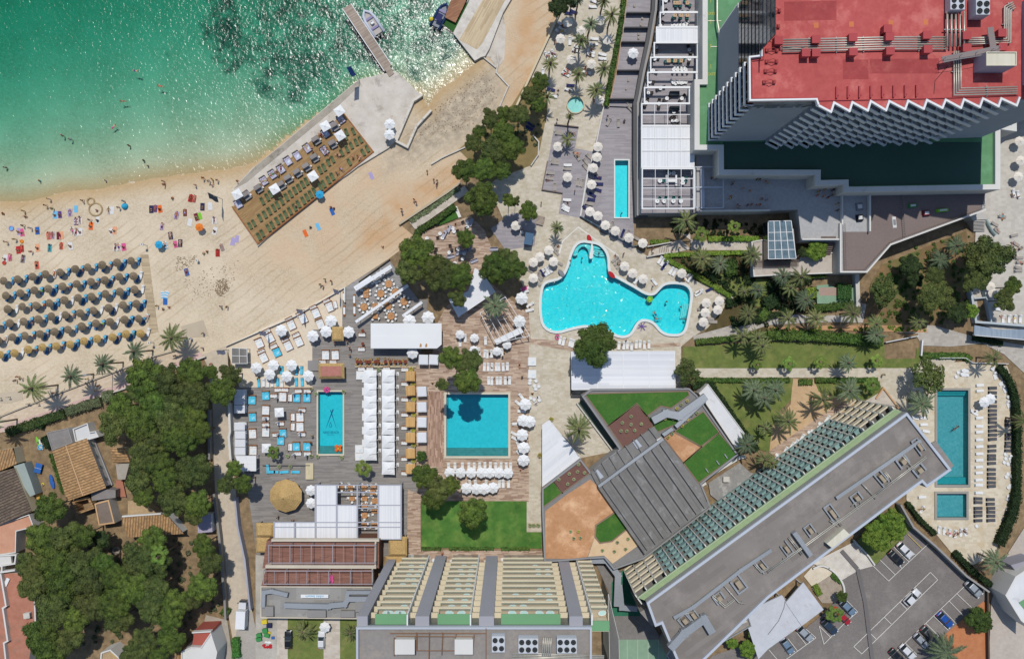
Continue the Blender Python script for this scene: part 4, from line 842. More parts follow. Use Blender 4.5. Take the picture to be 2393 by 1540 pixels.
for x in(560,754,948,1350):
 for y in(-80,255,410):b=MB();b.box((*T(13,x,y,z),z/2-.15),(.22,.22,z-.3));o.part('post',b,fr)
t=Thing('beach_club_house','beach club house with two brown roof terraces and a grey service roof','building',T(13,600,800))
Z1,Z2,Z3=6.0,5.2,4.6
bwall=mat('brown_cladding','6f4d3c','7d5a48',cell=(0,.3,3),var=.08)
t.block(TP(13,[(100,430),(1150,430),(1150,690),(1110,680),(60,690)],Z1),0,Z1,bwall,mat('roof_terrace_boards','7e584a','93695a',cell=(0,.25,2),var=.08),roof='upper_deck')
t.block(TP(13,[(90,700),(1095,700),(1090,850),(50,850)],Z1-.4),0,Z1-.4,bwall,mat('roof_terrace_boards','7e584a','93695a',cell=(0,.25,2),var=.08),roof='lower_deck')
t.block(TP(13,[(45,852),(1088,858),(1088,930),(960,1160),(45,1150)],Z3+.6),0,Z3+.6,offw,mat('service_roof','8f8d89','a09e99',cell=(0,3,2.5),var=.06,dirt=('73716d',.4,.58,.75)),.3,mat('beige_parapet','cabfac'),.25,roof='service_roof')
b=MB();b.wall(TP(13,[(155,428),(1140,430)],Z1+1),.5,Z1,Z1+1.1);b.wall(TP(13,[(105,672),(1110,676)],Z1+.7),.7,Z1+.01,Z1+.9);b.wall(TP(13,[(1118,440),(1115,660)],Z1+1),.35,Z1,Z1+1.1);b.wall(TP(13,[(1090,700),(1092,840)],Z1+.6),.35,Z1-.4,Z1+.7);t.part('parapet',b,mat('beige_parapet','cabfac'))
for(y0,y1,x0,x1,zz)in((475,640,118,1115,Z1+2.6),(715,838,70,1085,Z1+2.2)):
 b=MB()
 for i in range(6):a,c=T(13,x0+(x1-x0)*i/5,y0,zz),T(13,x0+(x1-x0)*i/5,y1,zz);b.bar(a,c,.14,zz-.15,zz)
 for y in(y0,y1):b.bar(T(13,x0,y,zz),T(13,x1,y,zz),.14,zz-.16,zz-.01)
 for i in range(6):
  for y in(y0,y1):b.box((*T(13,x0+(x1-x0)*i/5,y,zz),(zz+Z1-.4)/2),(.12,.12,zz-Z1+.3))
 for i in range(5):a,c=T(13,x0+(x1-x0)*(i+.5)/5,y0,zz),T(13,x0+(x1-x0)*(i+.5)/5,y1,zz);b.bar(a,c,.07,zz-.1,zz-.03)
 t.part('deck_frame',b,mat('frame_grey','9c9aa0'))
SR='on the beach club service roof'
ZQ=Z3+.6
duct('fat grey air handling duct run '+SR,13,[(300,1020),(450,1025),(690,1030),(720,1020),(840,1010),(870,960),(1075,960)],1.1,.9,ZQ)
duct('grey duct loop in the right corner '+SR,13,[(860,950),(870,900),(1080,900),(1085,950)],.8,.8,ZQ)
duct('grey duct with a grille in the upper left corner '+SR,13,[(80,1020),(85,900),(160,890),(290,920)],.9,.8,ZQ)
for i,(x0,y0,x1,y1)in enumerate([(85,1050,160,1135),(480,1085,650,1145),(790,1090,920,1145),(930,990,1020,1095)]):
 p=TP(13,[(x0,y0),(x1,y0),(x1,y1),(x0,y1)],ZQ+1);o=Thing('fan_housing','grey fan housing, %s along the lower edge of the service roof'%nth(i,4),'air conditioner',centre(p),'fan housings on the service roof',ZQ)
 b=MB();b.prism(p,ZQ+.01,ZQ+1);o.part('housing',b,mat('fan_housing_%d'%(i%2),('9a968f','a6abad')[i%2]));b=MB();b.prism(offset(p,.06),ZQ+1.001,ZQ+1.06);o.part('lid',b,mat('fan_lid','8d8a86'))
o=Thing('club_sign','white sign board with blue letters standing upside down on the service roof','sign',T(13,545,945,ZQ+.5),None,ZQ)
cx,cy=T(13,548,950,ZQ+.8);b=MB();b.box((cx,cy,ZQ+.8),(6.1,.75,.08));o.part('board',b,whitem)
q=text('nikki beach',.78,'lettering',mat('sign_blue','2f9cc4',var=0),.012);q.parent=o.o;q.location=(cx-o.c[0],cy-o.c[1],.86);q.rotation_euler=(0,0,math.pi);q.scale=(1.15,.95,1)
b=MB();[b.box((cx+d,cy,ZQ+.4),(.1,.3,.8))for d in(-2.6,0,2.6)];o.part('post',b,steel)
def thatchroof(label,t_,quad,z,base=0,name='thatched_roof'):
 p=TP(t_,quad,z);c=centre(p);o=Thing(name,label,'thatched roof',c,None,base);b=MB();q=offset(p,-.45)
 b.sides(p,z-.35,z-.05);b.poly(p,z-.35);pc=ccw(p);n=len(pc);qq=offset(p,-.45)
 b.add([(x,y,z-.05)for x,y in pc]+[(x,y,z+.35)for x,y in qq],[(i,(i+1)%n,n+(i+1)%n,n+i)for i in range(n)]);b.poly(qq,z+.35);o.part('thatch',b,thatch);b=MB()
 for x,y in qq:b.box((x,y,(base+z-.35)/2),(.16,.16,z-.35-base))
 o.part('post',b,mat('dark_post','4b3b2e'));return o
thatchroof('upper straw roof strip at the left side of the restaurant pergola',13,[(0,268),(168,268),(165,394),(0,394)],3.2)
thatchroof('lower straw roof strip at the left side of the brown terrace',13,[(0,402),(150,402),(118,545),(0,545)],3.2)
thatchroof('straw roof between the white panels and the boardwalk',13,[(1240,425),(1350,425),(1350,395),(1412,395),(1412,572),(1240,572)],3.2)
thatchroof('low straw roof at the foot of the balcony block',13,[(1210,578),(1405,578),(1400,660),(1215,690)],2.6)
thatchroof('small square straw roof of the sand bar',12,[(708,-25),(818,-25),(818,108),(708,108)],2.6)
o=Thing('bar_hut','bar hut with a pinkish flat top edged in straw above the club pool','bar hut',T(12,700,390))
p=TP(12,[(582,322),(812,322),(815,455),(585,458)],3);b=MB();n=4;pc=ccw(p);qq=offset(p,-.5);b.add([(x,y,2.3)for x,y in offset(p,.15)]+[(x,y,3.0)for x,y in qq],[(i,(i+1)%n,n+(i+1)%n,n+i)for i in range(n)]);o.part('thatch',b,thatch)
b=MB();b.poly(qq,2.98);o.part('roof',b,mat('pink_roof_felt','a56c5f','b37a6c',sc=1,dirt=('b06b3d',.6,.6,.7)));b=MB();b.sides(offset(p,-.5),0,2.6);o.part('wall',b,bwall)
o=Thing('straw_pavilion','round straw pavilion roof with stepped rings by the restaurant pergola','pavilion',T(13,265,20))
c=T(13,262,25,4);prof=[]
for i in range(9):r_=3.75*(1-i/9);prof+=[(r_,2.6+i*.27),(r_-.28,2.72+i*.27)]
b=MB();b.lathe([(3.4,2.4)]+prof+[(.15,5.3)],(*c,0),10,ph=.3);o.part('thatch',b,thatch);b=MB();[b.box((c[0]+2.9*math.cos(a),c[1]+2.9*math.sin(a),1.25),(.2,.2,2.5))for a in[i*math.pi/5 for i in range(10)]];o.part('post',b,mat('dark_post','4b3b2e'))
def gable(th,quad,e0,e1,ze,zr,m,name='roof'):
 """quad eaves; ridge from mid of side e0 to mid of the opposite side"""
 a,b_,c,d=quad;m1,m2=lerp(a,b_,.5),lerp(d,c,.5);b=MB()
 b.add([(*a,ze),(*b_,ze),(*c,ze),(*d,ze),(*m1,zr),(*m2,zr)],[(0,3,5,4),(1,4,5,2),(0,4,1),(3,2,5),(0,1,2,3)]);return th.part(name,b,m)
t=Thing('tiled_house','house with a large orange tiled gable roof beside the pines','house',T(2,740,1300))
q=TP(2,[(485,1132),(812,1015),(992,1478),(625,1605)],3.6);b=MB();b.sides(offset(q,-.35),0,3.6);t.part('wall',b,white);gable(t,q,0,0,3.6,4.9,tiles(20))
a,c=lerp(q[0],q[1],.5),lerp(q[3],q[2],.5);b=MB();b.bar(a,c,.25,4.85,5.0);t.part('ridge',b,mat('ridge_tiles','c9a277'))
t.block(TP(2,[(438,962),(640,918),(682,1055),(490,1128)],2.9),0,2.9,white,mat('flat_grey_roof','817b77','8c8681',sc=1),.15,greyw,.15,roof='annex_roof',wall='annex_wall')
t.block(TP(2,[(690,925),(828,870),(850,955),(905,945),(935,1000),(830,1030),(715,1045)],2.4),0,2.4,white,mat('white_terrace','cfcfcd',sc=1,var=.03),.5,white,.2,roof='terrace',wall='terrace_wall')
b=MB();b.prism(TP(2,[(820,1018),(870,1005),(1050,1450),(1000,1480)],.6),0,.6);t.part('side_path',b,mat('grey_path','a5a4a6'))
for i,(x,y)in enumerate(((858,1078),(898,1185),(937,1288),(980,1393))):
 b=MB();b.box((0,0,0),(.55,.8,.06),.35);s_=t.part('shutter',b,mat('shutter_green','2f4a3c',var=0));s_.location=(T(2,x,y,2)[0]-t.c[0],T(2,x,y,2)[1]-t.c[1],2.0);
 for v in s_.data.vertices:v.co+=Vector((t.c[0],t.c[1],0))
t=Thing('old_tiled_house','house with a brown weathered tiled roof at the left edge','house',T(2,100,1400))
b=MB();h1=TP(2,[(-60,1140),(128,1105),(158,1250),(-60,1345)],3.2);b.sides(h1,0,3.2);t.part('wall',b,beige);b=MB();b.add([(*h1[0],3.2),(*h1[1],3.6),(*h1[2],3.2),(*h1[3],2.8)],[(3,2,1,0)]);t.part('roof',b,tiles(70))
h2=TP(2,[(-60,1345),(135,1295),(300,1700),(-60,1850)],3.4);b=MB();b.sides(h2,0,3.35);t.part('wall',b,beige);gable(t,h2,0,0,3.4,4.3,tiles(24,True))
b=MB();b.prism(TP(2,[(128,1275),(225,1245),(290,1420),(330,1540),(280,1560),(205,1440)],2.8),0,2.8);t.part('side_roof',b,mat('flat_side_roof','96a099',sc=1,var=.1));b=MB();b.prism(TP(2,[(235,1250),(262,1240),(375,1580),(345,1590)],1.2),0,1.2);t.part('yellow_wall',b,mat('yellow_wall','c39a4b'))
t=Thing('hip_roof_shed','small shed with a hipped tile roof at the edge of the pines','shed',T(2,1110,1180));q=TP(2,[(1030,1108),(1160,1100),(1215,1240),(1058,1250)],2.6);b=MB();b.sides(offset(q,-.2),0,2.6);t.part('wall',b,beige)
m_=centre(q);b=MB();b.add([(*p_,2.6)for p_ in q]+[(*m_,3.4)],[(1,0,4),(2,1,4),(3,2,4),(0,3,4),(0,1,2,3)]);t.part('roof',b,tiles(0));b=MB();b.prism(TP(2,[(1080,1255),(1210,1250),(1170,1400),(1100,1400)],2.3),0,2.3);t.part('annex',b,mat('worn_concrete','a09789','aea597',sc=1))
sheet('terracotta_yard',TP(2,[(1095,1405),(1155,1400),(1190,1560),(1100,1560)]),mat('brick_red_paving','a8705a',sc=1))
t=Thing('orange_roof_house','house with a long bright orange tiled roof above the dark pines','house',T(3,1430,300));q=TP(3,[(1145,212),(1560,180),(1715,370),(1190,405)],3.4);b=MB();b.sides(offset(q,-.25),0,3.3);t.part('wall',b,white)
b=MB();b.add([(*q[0],3.9),(*q[1],3.9),(*q[2],3.2),(*q[3],3.2)],[(3,2,1,0),(0,1,2,3)]);t.part('roof',b,tiles(82));b=MB();b.wall(TP(3,[(1148,205),(1500,180)],4),.3,3.3,4.1);t.part('parapet',b,white)
b=MB();b.prism(TP(3,[(1195,60),(1300,55),(1480,180),(1195,200)],2.6),0,2.6);t.part('flat_roof',b,mat('gravel_roof','a58c68','b89d78',sc=1.5,dirt=('c8a04a',.6,.55,.7)))
t.block(TP(3,[(1850,195),(1975,185),(1985,350),(1850,360)],2.6),0,2.6,white,mat('lilac_render','a79fae'),roof='side_roof',wall='side_wall')
t=Thing('flat_roofed_house','house with a flat brown roof and a tile-edged patio','house',T(3,900,130));t.block(TP(3,[(885,85),(1020,48),(1075,268),(925,288)],3.1),0,3.1,offw,mat('brown_flat_roof','75685d','807267',sc=1),.15,mat('ridge_tiles','c9a277'),.3)
b=MB();b.ring(TP(3,[(670,60),(830,20),(882,130),(720,188)],2.6),.5,0,2.6);t.part('tile_edge',b,tiles(20));b=MB();b.prism(TP(3,[(840,-60),(1080,-40),(1080,30),(860,60)],2.7),0,2.7);t.part('grey_roof',b,mat('flat_grey_roof','817b77','8c8681'))
t=Thing('terrace_house','house with terracotta roof terraces and white walls in the lower left corner','house',T(3,150,900))
tc=mat('terracotta_terrace','a9705a','b87f69',sc=.7,var=.1,dirt=('8a7462',.4,.55,.75))
t.block(TP(3,[(-60,735),(300,735),(330,1150),(250,1700),(-60,1700)],3),0,3,white,tc,roof='lower_terrace')
t.block(TP(3,[(-60,300),(285,180),(330,300),(165,340),(160,540),(-60,570)],3),0,3,white,mat('salmon_terrace','c28d70','cc9a7e',sc=.8),.5,white,.2,roof='upper_terrace')
b=MB();b.wall(TP(3,[(10,745),(60,1040),(30,1060),(75,1365),(40,1385),(75,1700)],3.8),.35,3.01,4.0);t.part('parapet',b,white);b=MB();b.wall(TP(3,[(325,940),(335,1200)],3.5),.3,3,3.7);t.part('parapet',b,white);b=MB();b.wall(TP(3,[(-50,730),(150,700)],3.5),.35,3,4.2);t.part('parapet',b,white);b=MB();b.wall(TP(3,[(-50,570),(160,560),(150,640),(30,660),(30,720)],3.5),.3,3,4);t.part('parapet',b,white)
b=MB();b.prism(TP(3,[(-60,585),(100,575),(110,655),(-60,690)],3.6),3,3.6);t.part('white_roof',b,white)
o=thing('sun_bed','white mattress lying on the terracotta terrace by the left edge','mattress',(*T(3,68,815,3),3.0),R(-25));b=MB();b.box((0,0,.22),(.75,1.9,.12));b.build('cushion',canvas,o);b=MB();b.box((0,0,.08),(.6,1.7,.15));b.build('frame',offw,o)
o=thing('roof_cabinet','white cube cabinet on the terracotta terrace','cabinet',(*T(3,275,1118,3),3.0),.1);b=MB();b.box((0,0,.5),(1.3,1.1,1));b.build('body',white,o);b=MB();b.box((0,0,1.03),(1.4,1.2,.06));b.build('lid',offw,o)
t=Thing('white_villa','white villa with red balcony and roof tiles at the bottom edge','house',T(3,1850,1450))
t.block(TP(3,[(1790,1420),(1880,1425),(1975,1285),(2035,1470),(1990,1700),(1700,1700),(1700,1460)],6),0,6,white,white,.3,white,.2);b=MB();b.prism(TP(3,[(1800,1285),(1970,1278),(1975,1300),(1880,1425),(1780,1420)],6.4),0,5.4);t.part('balcony',b,mat('red_tile_floor','a8584a'));b=MB();b.wall(TP(3,[(1800,1290),(1968,1280)],6.4),.25,5.4,6.5);t.part('balcony_wall',b,white)
b=MB();p=TP(3,[(1600,1485),(1760,1465),(1770,1700),(1600,1700)],5.5);b.prism(p,0,5.2);t.part('tiled_roof',b,tiles(85))
t=Thing('pale_roof_house','house with a pale flat roof half hidden under pines at the bottom','house',T(3,1020,1520));t.block(TP(3,[(950,1470),(1040,1440),(1170,1560),(1150,1700),(930,1700)],4),0,4,white,mat('gravel_roof','a58c68','b89d78'),.4,white,.3)
b=MB();b.lathe([(.0,0),(.75,0),(.85,.3),(.85,.7),(.6,.72),(.55,.3),(0,.3)],(0,0,0),18);o=b.build('stone_well',mat('rough_stone','8d8578','9d9588',sc=4));o.location=(*T(3,1098,520),.03);tag(o,'round stone well ring under the pines','well')
t=Thing('white_house','white house with slanted roofs at the right edge by the gravel lane','house',T(33,2300,850))
t.block(TP(33,[(2205,935),(2300,760),(2480,640),(2480,1280),(2350,1170)],6),0,6,white,mat('white_roof','d4d4d3','dddddc'),.5,white,.25);b=MB();b.prism(TP(33,[(2345,1010),(2480,930),(2480,1180)],6.1),6.01,6.1);t.part('green_roof',b,gr);b=MB();b.prism(TP(33,[(2270,660),(2480,600),(2480,740),(2345,750)],4.5),0,4.5);t.part('side_roof',b,mat('grey_roof_sheet','9a98a0'))
t=Thing('glass_footbridge','blue-grey footbridge with a glass edge in the right garden','footbridge',T(32,2150,50));b=MB();b.prism(TP(32,[(1930,-40),(2160,0),(2480,0),(2480,105),(1925,55)],3),2.7,3);t.part('deck',b,mat('bridge_blue','8492a0','93a0ac',cell=(90,.25,10)));b=MB();b.wall(TP(32,[(1930,55),(2130,72),(2480,105)],3.5),.12,3.001,3.9);t.part('railing',b,whitem);b=MB();[b.box((*T(32,x,50,3),1.35),(.4,.4,2.7))for x in(1990,2200,2380)];t.part('column',b,offw)
t=Thing('pool_stair_block','pale stepped block between the right terrace and the gardens','wall',T(31,2000,1300));b=MB();b.wall(TP(31,[(1900,1190),(1945,1470),(2100,1480),(2460,1510)],1.5),.5,0,1.6);b.wall(TP(31,[(2035,1190),(2090,1470)],1.5),.3,0,1.5);b.bar(*TP(31,[(1930,1250),(2045,1240)],1.5),.3,0,1.4);t.part('wall',b,mat('pale_blue_wall','b3bcc0'));b=MB();b.prism(TP(31,[(1960,1265),(2035,1265),(2080,1465),(1990,1465)],.5),.02,.3);t.part('planter_soil',b,earth)
t=Thing('garden_steps','pale steps with dark risers climbing to the right terrace','steps',T(31,1960,560));b=MB();b.prism(TP(31,[(1890,480),(2000,440),(2050,510),(1915,520)],3),0,3);[b.prism(TP(31,[(1918,525+i*13),(2030,520+i*13),(2030,529+i*13),(1920,534+i*13)],2.6-i*.3),0,2.7-i*.3)for i in range(8)];t.part('tread',b,mat('pale_step','bdb8b0'))
o=Thing('glass_balustrade','teal glass balustrade along the right terrace edge','balustrade',T(31,2060,560));b=MB();b.wall(TP(31,[(2045,515),(2095,610),(2130,650)],1),.4,0,1);o.part('glass',b,tglass);b=MB();b.wall(TP(31,[(2045,515),(2095,610),(2130,650)],1.05),.15,1.01,1.08);o.part('rail',b,steel)
t=Thing('upper_terrace_wall','white angular parapet between the podium and the right terrace','wall',T(30,2200,1250));b=MB();b.wall(TP(30,[(2130,1235),(2270,1225),(2310,1130),(2420,1040)],9),.9,0,7.5);t.part('wall',b,white)
rs=np.random.RandomState(11)
def leaf_mat(name,a,b,sc=1.3,rv=.24,rough=.75):
 m=bpy.data.materials.new(name);m.use_nodes=True;g=N(m);p=g.n['Principled BSDF']
 pos=g('NewGeometry').outputs['Position']
 f=g('MapRange',{0:g('TexNoise',{'Vector':pos,'Scale':sc,'Detail':4.0,'Roughness':.7}).outputs[0],1:.33,2:.66}).outputs[0]
 v=g('MapRange',{0:g('ObjectInfo').outputs['Random'],3:1-rv,4:1+rv}).outputs[0]
 hu=g('MapRange',{0:g('TexNoise',{'Vector':pos,'Scale':.11}).outputs[0],1:.3,2:.7,3:.49,4:.53}).outputs[0]
 g.l.new(g('HueSaturation',{'Color':g.mixc(f,lin(a),lin(b)),'Value':v,'Hue':hu}).outputs[0],p.inputs['Base Color'])
 p.inputs['Roughness'].default_value=rough;p.inputs['Specular IOR Level'].default_value=.25
 return m
bark=mat('bark','5f4e40','7a6858',sc=4,var=.1)
pal_bark=mat('palm_bark','6b5a48','86735e',sc=5,var=.1)
def leaves(c,r,n,size,up=.0,flat=.6):
 """n small quads on a lobe: centre c, radii r"""
 d=rs.normal(size=(n,3));d/=np.linalg.norm(d,axis=1)[:,None];d[:,2]=np.where(d[:,2]<-.35,-d[:,2],d[:,2])
 p=np.array(c)+d*np.array(r)*rs.uniform(.72,1.06,(n,1))
 nn=d+rs.normal(scale=.36,size=(n,3));nn[:,2]+=up;nn/=np.linalg.norm(nn,axis=1)[:,None]
 t=np.cross(nn,rs.normal(size=(n,3)));t/=np.linalg.norm(t,axis=1)[:,None];b=np.cross(nn,t)
 s=rs.uniform(.6,1.25,(n,1))*size
 return np.stack([p-t*s,p-b*s*flat,p+t*s,p+b*s*flat],1).reshape(-1,3)
def leafmesh(name,chunks,m,cores=(),parent=None):
 v=np.concatenate(chunks);n=len(v)//4;f=np.arange(n*4).reshape(-1,4)
 b=MB();b.add(v.tolist(),f.tolist())
 for c,r in cores:b.blob(c,r,8,5)
 return b.build(name,m,parent)
def lobes(n,spread,rmin,rmax,dome,seed):
 q=random.Random(seed);out=[]
 for i in range(n):
  a=i*2.399+q.random()*.7;d=spread*math.sqrt((i+.4)/n)*q.uniform(.85,1.1);r=q.uniform(rmin,rmax)
  out.append(((d*math.cos(a),d*math.sin(a),dome*(1-(d/.95)**2)+q.uniform(-.07,.07)),(r,r*q.uniform(.85,1.1),r*.72)))
 return out
def tree_kind(name,lm,n,seed,spread=.72,rmin=.24,rmax=.36,dome=.34,per=330,size=.06,core=.74,limbs=5):
 r=thing(name,'','tree');L=lobes(n,spread,rmin,rmax,dome,seed)
 leafmesh('crown',[leaves(c,e,int(per*(e[0]/.3)**2),size,.15)for c,e in L],lm,[(c,tuple(core*x for x in e))for c,e in L]if core else(),r)
 b=MB();b.tube([(0,0,-1.7),(.02,.01,-.7),(.0,.02,.05)],[.055,.042,.03],7)
 for i in range(limbs):
  c,e=L[(i*3+1)%n];b.tube([(0,0,-.75+.1*i),(c[0]*.5,c[1]*.5,-.2),(c[0]*.9,c[1]*.9,min(c[2],0)-.05)],[.03,.022,.01],5)
 b.build('trunk',bark,r)
 return Kind(r)
pine_l=leaf_mat('pine_needles','323f1b','69792f',.8)
pine_o=leaf_mat('olive_pine_needles','343e1d','676f36',.8)
dark_l=leaf_mat('dark_leaves','1d2815','46552a',1.1)
bright_l=leaf_mat('bright_leaves','3f5a1c','7f9438',1.0)
PINES=[tree_kind('pine_tree',(pine_l,pine_o)[i%2],(22,20,24,21)[i],20+i,.74,.2,.32,(.34,.28,.4,.32)[i],420,.05,.62)for i in range(4)]
BROAD=tree_kind('broadleaf_tree',bright_l,22,41,.74,.2,.3,.3,300,.075)
SPARSE=tree_kind('sparse_tree',leaf_mat('sparse_leaves','33401d','69733a',1.5),18,52,.76,.2,.3,.25,190,.06,.35)
DARKT=tree_kind('dark_tree',dark_l,17,63)
DENSE=tree_kind('round_tree',leaf_mat('dense_leaves','2c3c17','55682a',1.2),26,71,.78,.22,.32,.42,330,.055)
for k in(PINES+[BROAD,SPARSE,DARKT,DENSE]):pass
def put_trees(K,t_,lst,lab,group,h=7.5):
 for i,(x,y,rv)in enumerate(lst):
  k=K[i%len(K)]if isinstance(K,list)else K
  n=len(lst);ys=sorted(p[1]for p in lst)
  r=rv/4*S*(H-h)/H*1.05
  o=k.put(T(t_,x,y,h+.1*r),h,rnd.random()*6.28,(r,r*rnd.uniform(.9,1.08),r),lab(i),group)
  for c in kids(o):
   if c.name.startswith('trunk'):c.scale[2]=h/(1.66*r)
def orderlab(base,lst,where):
 rows=sorted(range(len(lst)),key=lambda i:lst[i][1]);out={};n=len(lst);nr=math.ceil(n/8);per=math.ceil(n/nr)
 for r_ in range(nr):
  row=sorted(rows[r_*per:(r_+1)*per],key=lambda i:lst[i][0])
  for j,i in enumerate(row):
   if n==1:out[i]=(base+' '+where).strip();continue
   t='%s, %s'%(base,nth(j,len(row)))
   out[i]=(t+(' in row %s'%('one two three four five six seven'.split()[r_])if nr>1 else '')+' '+where).strip()
   if len(out[i].split())>16:print('LONG',out[i])
 return lambda i:out[i]
g1=[(1350,430,190),(1540,470,170),(1800,400,150),(1830,600,180),(2080,580,150),(2150,430,115),(1980,400,70),(1280,600,110),(1130,730,160),(1090,890,190),(1330,860,190),(1600,850,190),(1800,830,170),(1420,1040,180),(1690,1010,190),(1340,1180,150),(1880,960,130),(1300,1390,160),(1560,1400,150),(1820,1320,190),(1500,1250,150),(1640,700,150),(1450,700,150)]
put_trees(PINES,2,g1,orderlab('olive-green pine',g1,'of the beachside grove'),'pines of the grove between beach path and lane')
g2=[(2200,1290,85),(2120,1430,110),(2280,1440,100)]
put_trees(PINES,2,g2,orderlab('smaller pine by the lane',g2,'opposite the round straw pavilion'),'pines along the lane')
g3=[(400,410,170),(600,390,160),(790,380,130),(300,660,150),(550,650,190),(780,620,180),(960,640,130),(330,840,170),(600,830,190),(850,800,190),(1090,770,150),(1300,600,190),(1430,430,150),(1500,640,130),(1250,850,180),(1460,900,170),(1640,1000,150),(850,1030,170),(1080,1010,170),(500,1080,190),(710,1150,150),(1110,1180,140),(420,1310,200),(640,1350,150),(470,1470,170),(1400,1060,160),(1600,1150,130),(1350,1390,160),(1600,1360,150),(1240,1480,120),(1480,1500,110)]
put_trees(PINES,3,g3,orderlab('dark olive pine',g3,'of the lower left grove'),'pines of the lower left grove')
g4=[(1900,480,130),(1960,650,130),(1900,860,150),(1800,990,100)]
put_trees(PINES,3,g4,orderlab('loose pine along the long lane wall',g4,'below the orange roof'),'pines along the lane wall')
g5=[(1350,30,110),(1650,50,170),(1850,90,140),(1810,210,90)]
put_trees(PINES,3,g5,orderlab('pine overhanging the long orange roof',g5,'of four'),'pines above the orange roof')
put_trees(PINES,3,[(480,120,165)],lambda i:'single rounded pine between the brown roof and the tile-edged patio',None)
put_trees(DARKT,3,[(960,420,100)],lambda i:'dark nearly black tree beside the stone well',None,5)
g6=[(2330,1070,90),(2190,1110,100),(2310,1240,130),(2030,1340,95),(2090,1235,75),(2220,1420,140),(2393,1390,140)]
put_trees(PINES,10,g6,orderlab('pine beside the sandy path',g6,'above the pool terraces'),'pines beside the sandy path')
g7=[(265,770,100),(190,880,110),(245,980,85),(60,1070,105)]
put_trees(PINES,20,g7,orderlab('pine at the kerb of the palm terrace',g7,'near the round pool'),'pines by the palm terrace')
g8=[(1950,60,130),(2130,50,120),(2290,60,110),(2120,320,180),(2360,335,75)]
put_trees([PINES[0],PINES[2]],11,g8,orderlab('broad green pine over the path',g8,'north of the wooden terrace'),'broad pines above the wooden terrace')
put_trees(PINES,21,[(150,435,105),(30,340,50)],lambda i:('round pine at the corner of the grey cafe terrace','very small pine left of the grey pool deck')[i],None,6)
put_trees(PINES,11,[(1965,690,100)],lambda i:'small lone pine standing on the wooden terrace among sofas',None,5)
g9=[(1500,820,180),(1440,1000,140),(1640,940,120),(1730,1020,190),(1900,1050,150),(1880,1250,90),(2240,970,170),(2340,900,130)]
put_trees(PINES,11,g9,orderlab('pine shading the sail and restaurant deck',g9,'in the club grove'),'pines of the club grove')
put_trees(PINES,21,[(40,970,110)],lambda i:'pine crown left of the large free-form pool beside cream parasols',None)
g10=[(1830,260,135),(1990,300,130),(1980,480,140),(1740,515,70)]
put_trees(PINES,12,g10,orderlab('pine overhanging the square pool',g10,'at its upper edge'),'pines over the square pool',15)
g11=[(1570,1370,130),(1700,1480,140),(1830,1450,95)]
put_trees(PINES,12,g11,orderlab('pine left of the clipped lawn',g11,'below the straw cabanas'),'pines at the clipped lawn',10)
put_trees(PINES,13,[(2020,160,165)],lambda i:'pine standing alone on the clipped green lawn',None,11)
put_trees(PINES,13,[(1660,40,120)],lambda i:'pine crown at the upper left corner of the clipped lawn',None,10)
put_trees(DENSE,22,[(775,150,205)],lambda i:'large round tree between the free-form pool and white canopy',None,11)
put_trees(SPARSE,22,[(1630,400,135)],lambda i:'sparse grey-green tree at the right end of the white canopy',None,5)
put_trees([PINES[1]],31,[(2060,860,230),(1940,1080,130)],lambda i:('largest olive pine in the garden under the mauve playground','lower lobe pine under the largest olive garden pine')[i],None,8)
put_trees([PINES[3]],31,[(1560,1230,170),(1550,1040,100)],lambda i:('tall olive pine in the middle of the sloping garden','slim olive pine just above the middle garden pine')[i],None,8)
put_trees(SPARSE,31,[(1080,1180,155)],lambda i:'sparse dark tree beside the garden path under the terrace wall',None,6)
put_trees(DARKT,31,[(1330,950,115),(1370,1070,90),(325,820,55),(1760,1380,120)],lambda i:('dark wavy cypress in the sloping garden','second dark cypress just below the wavy one','dark bush beside the glass skylight','dark tree in the shade at the lower garden edge')[i],None,4)
put_trees(PINES,31,[(2280,1140,105),(2210,1270,110)],lambda i:('upper of two pines on the right edge terrace','lower of two pines on the right edge terrace')[i],'pines on the right edge terrace',6)
put_trees(BROAD,31,[(450,800,110),(1890,1370,80)],lambda i:('bright yellow-green tree beside the glass skylight','bright green shrub tree by the pale stair block')[i],None,4)
put_trees(SPARSE,32,[(1500,430,190)],lambda i:'brownish tree leaning over the long teal pool',None,6)
put_trees(BROAD,33,[(1000,370,140),(1160,260,140),(1060,440,100),(1200,360,90)],lambda i:'bright green broadleaf tree, %s on the lawn behind the diagonal block'%('leftmost','topmost','lowest','rightmost')[i],'broadleaf trees behind the diagonal block',5)
put_trees(DENSE,33,[(1960,1170,125),(690,950,58)],lambda i:('round clipped dark tree on the terracotta bed','small round bush at the car park entrance bed')[i],None,3)
put_trees(BROAD,23,[(2060,1390,60),(2200,1440,95),(2260,1300,60)],lambda i:'small garden tree beside the lower wing, %s of three'%('left','lower','upper')[i],'small trees beside the lower wing',3)
put_trees(DENSE,12,[(1545,1180,55)],lambda i:'round bushy shrub between straw cabanas and square pool',None,2)
put_trees(DARKT,20,[(430,60,110),(560,0,90)],lambda i:('tree whose dark crown overhangs the sandy path at the top','tree crown at the very top of the palm terrace')[i],None,6)
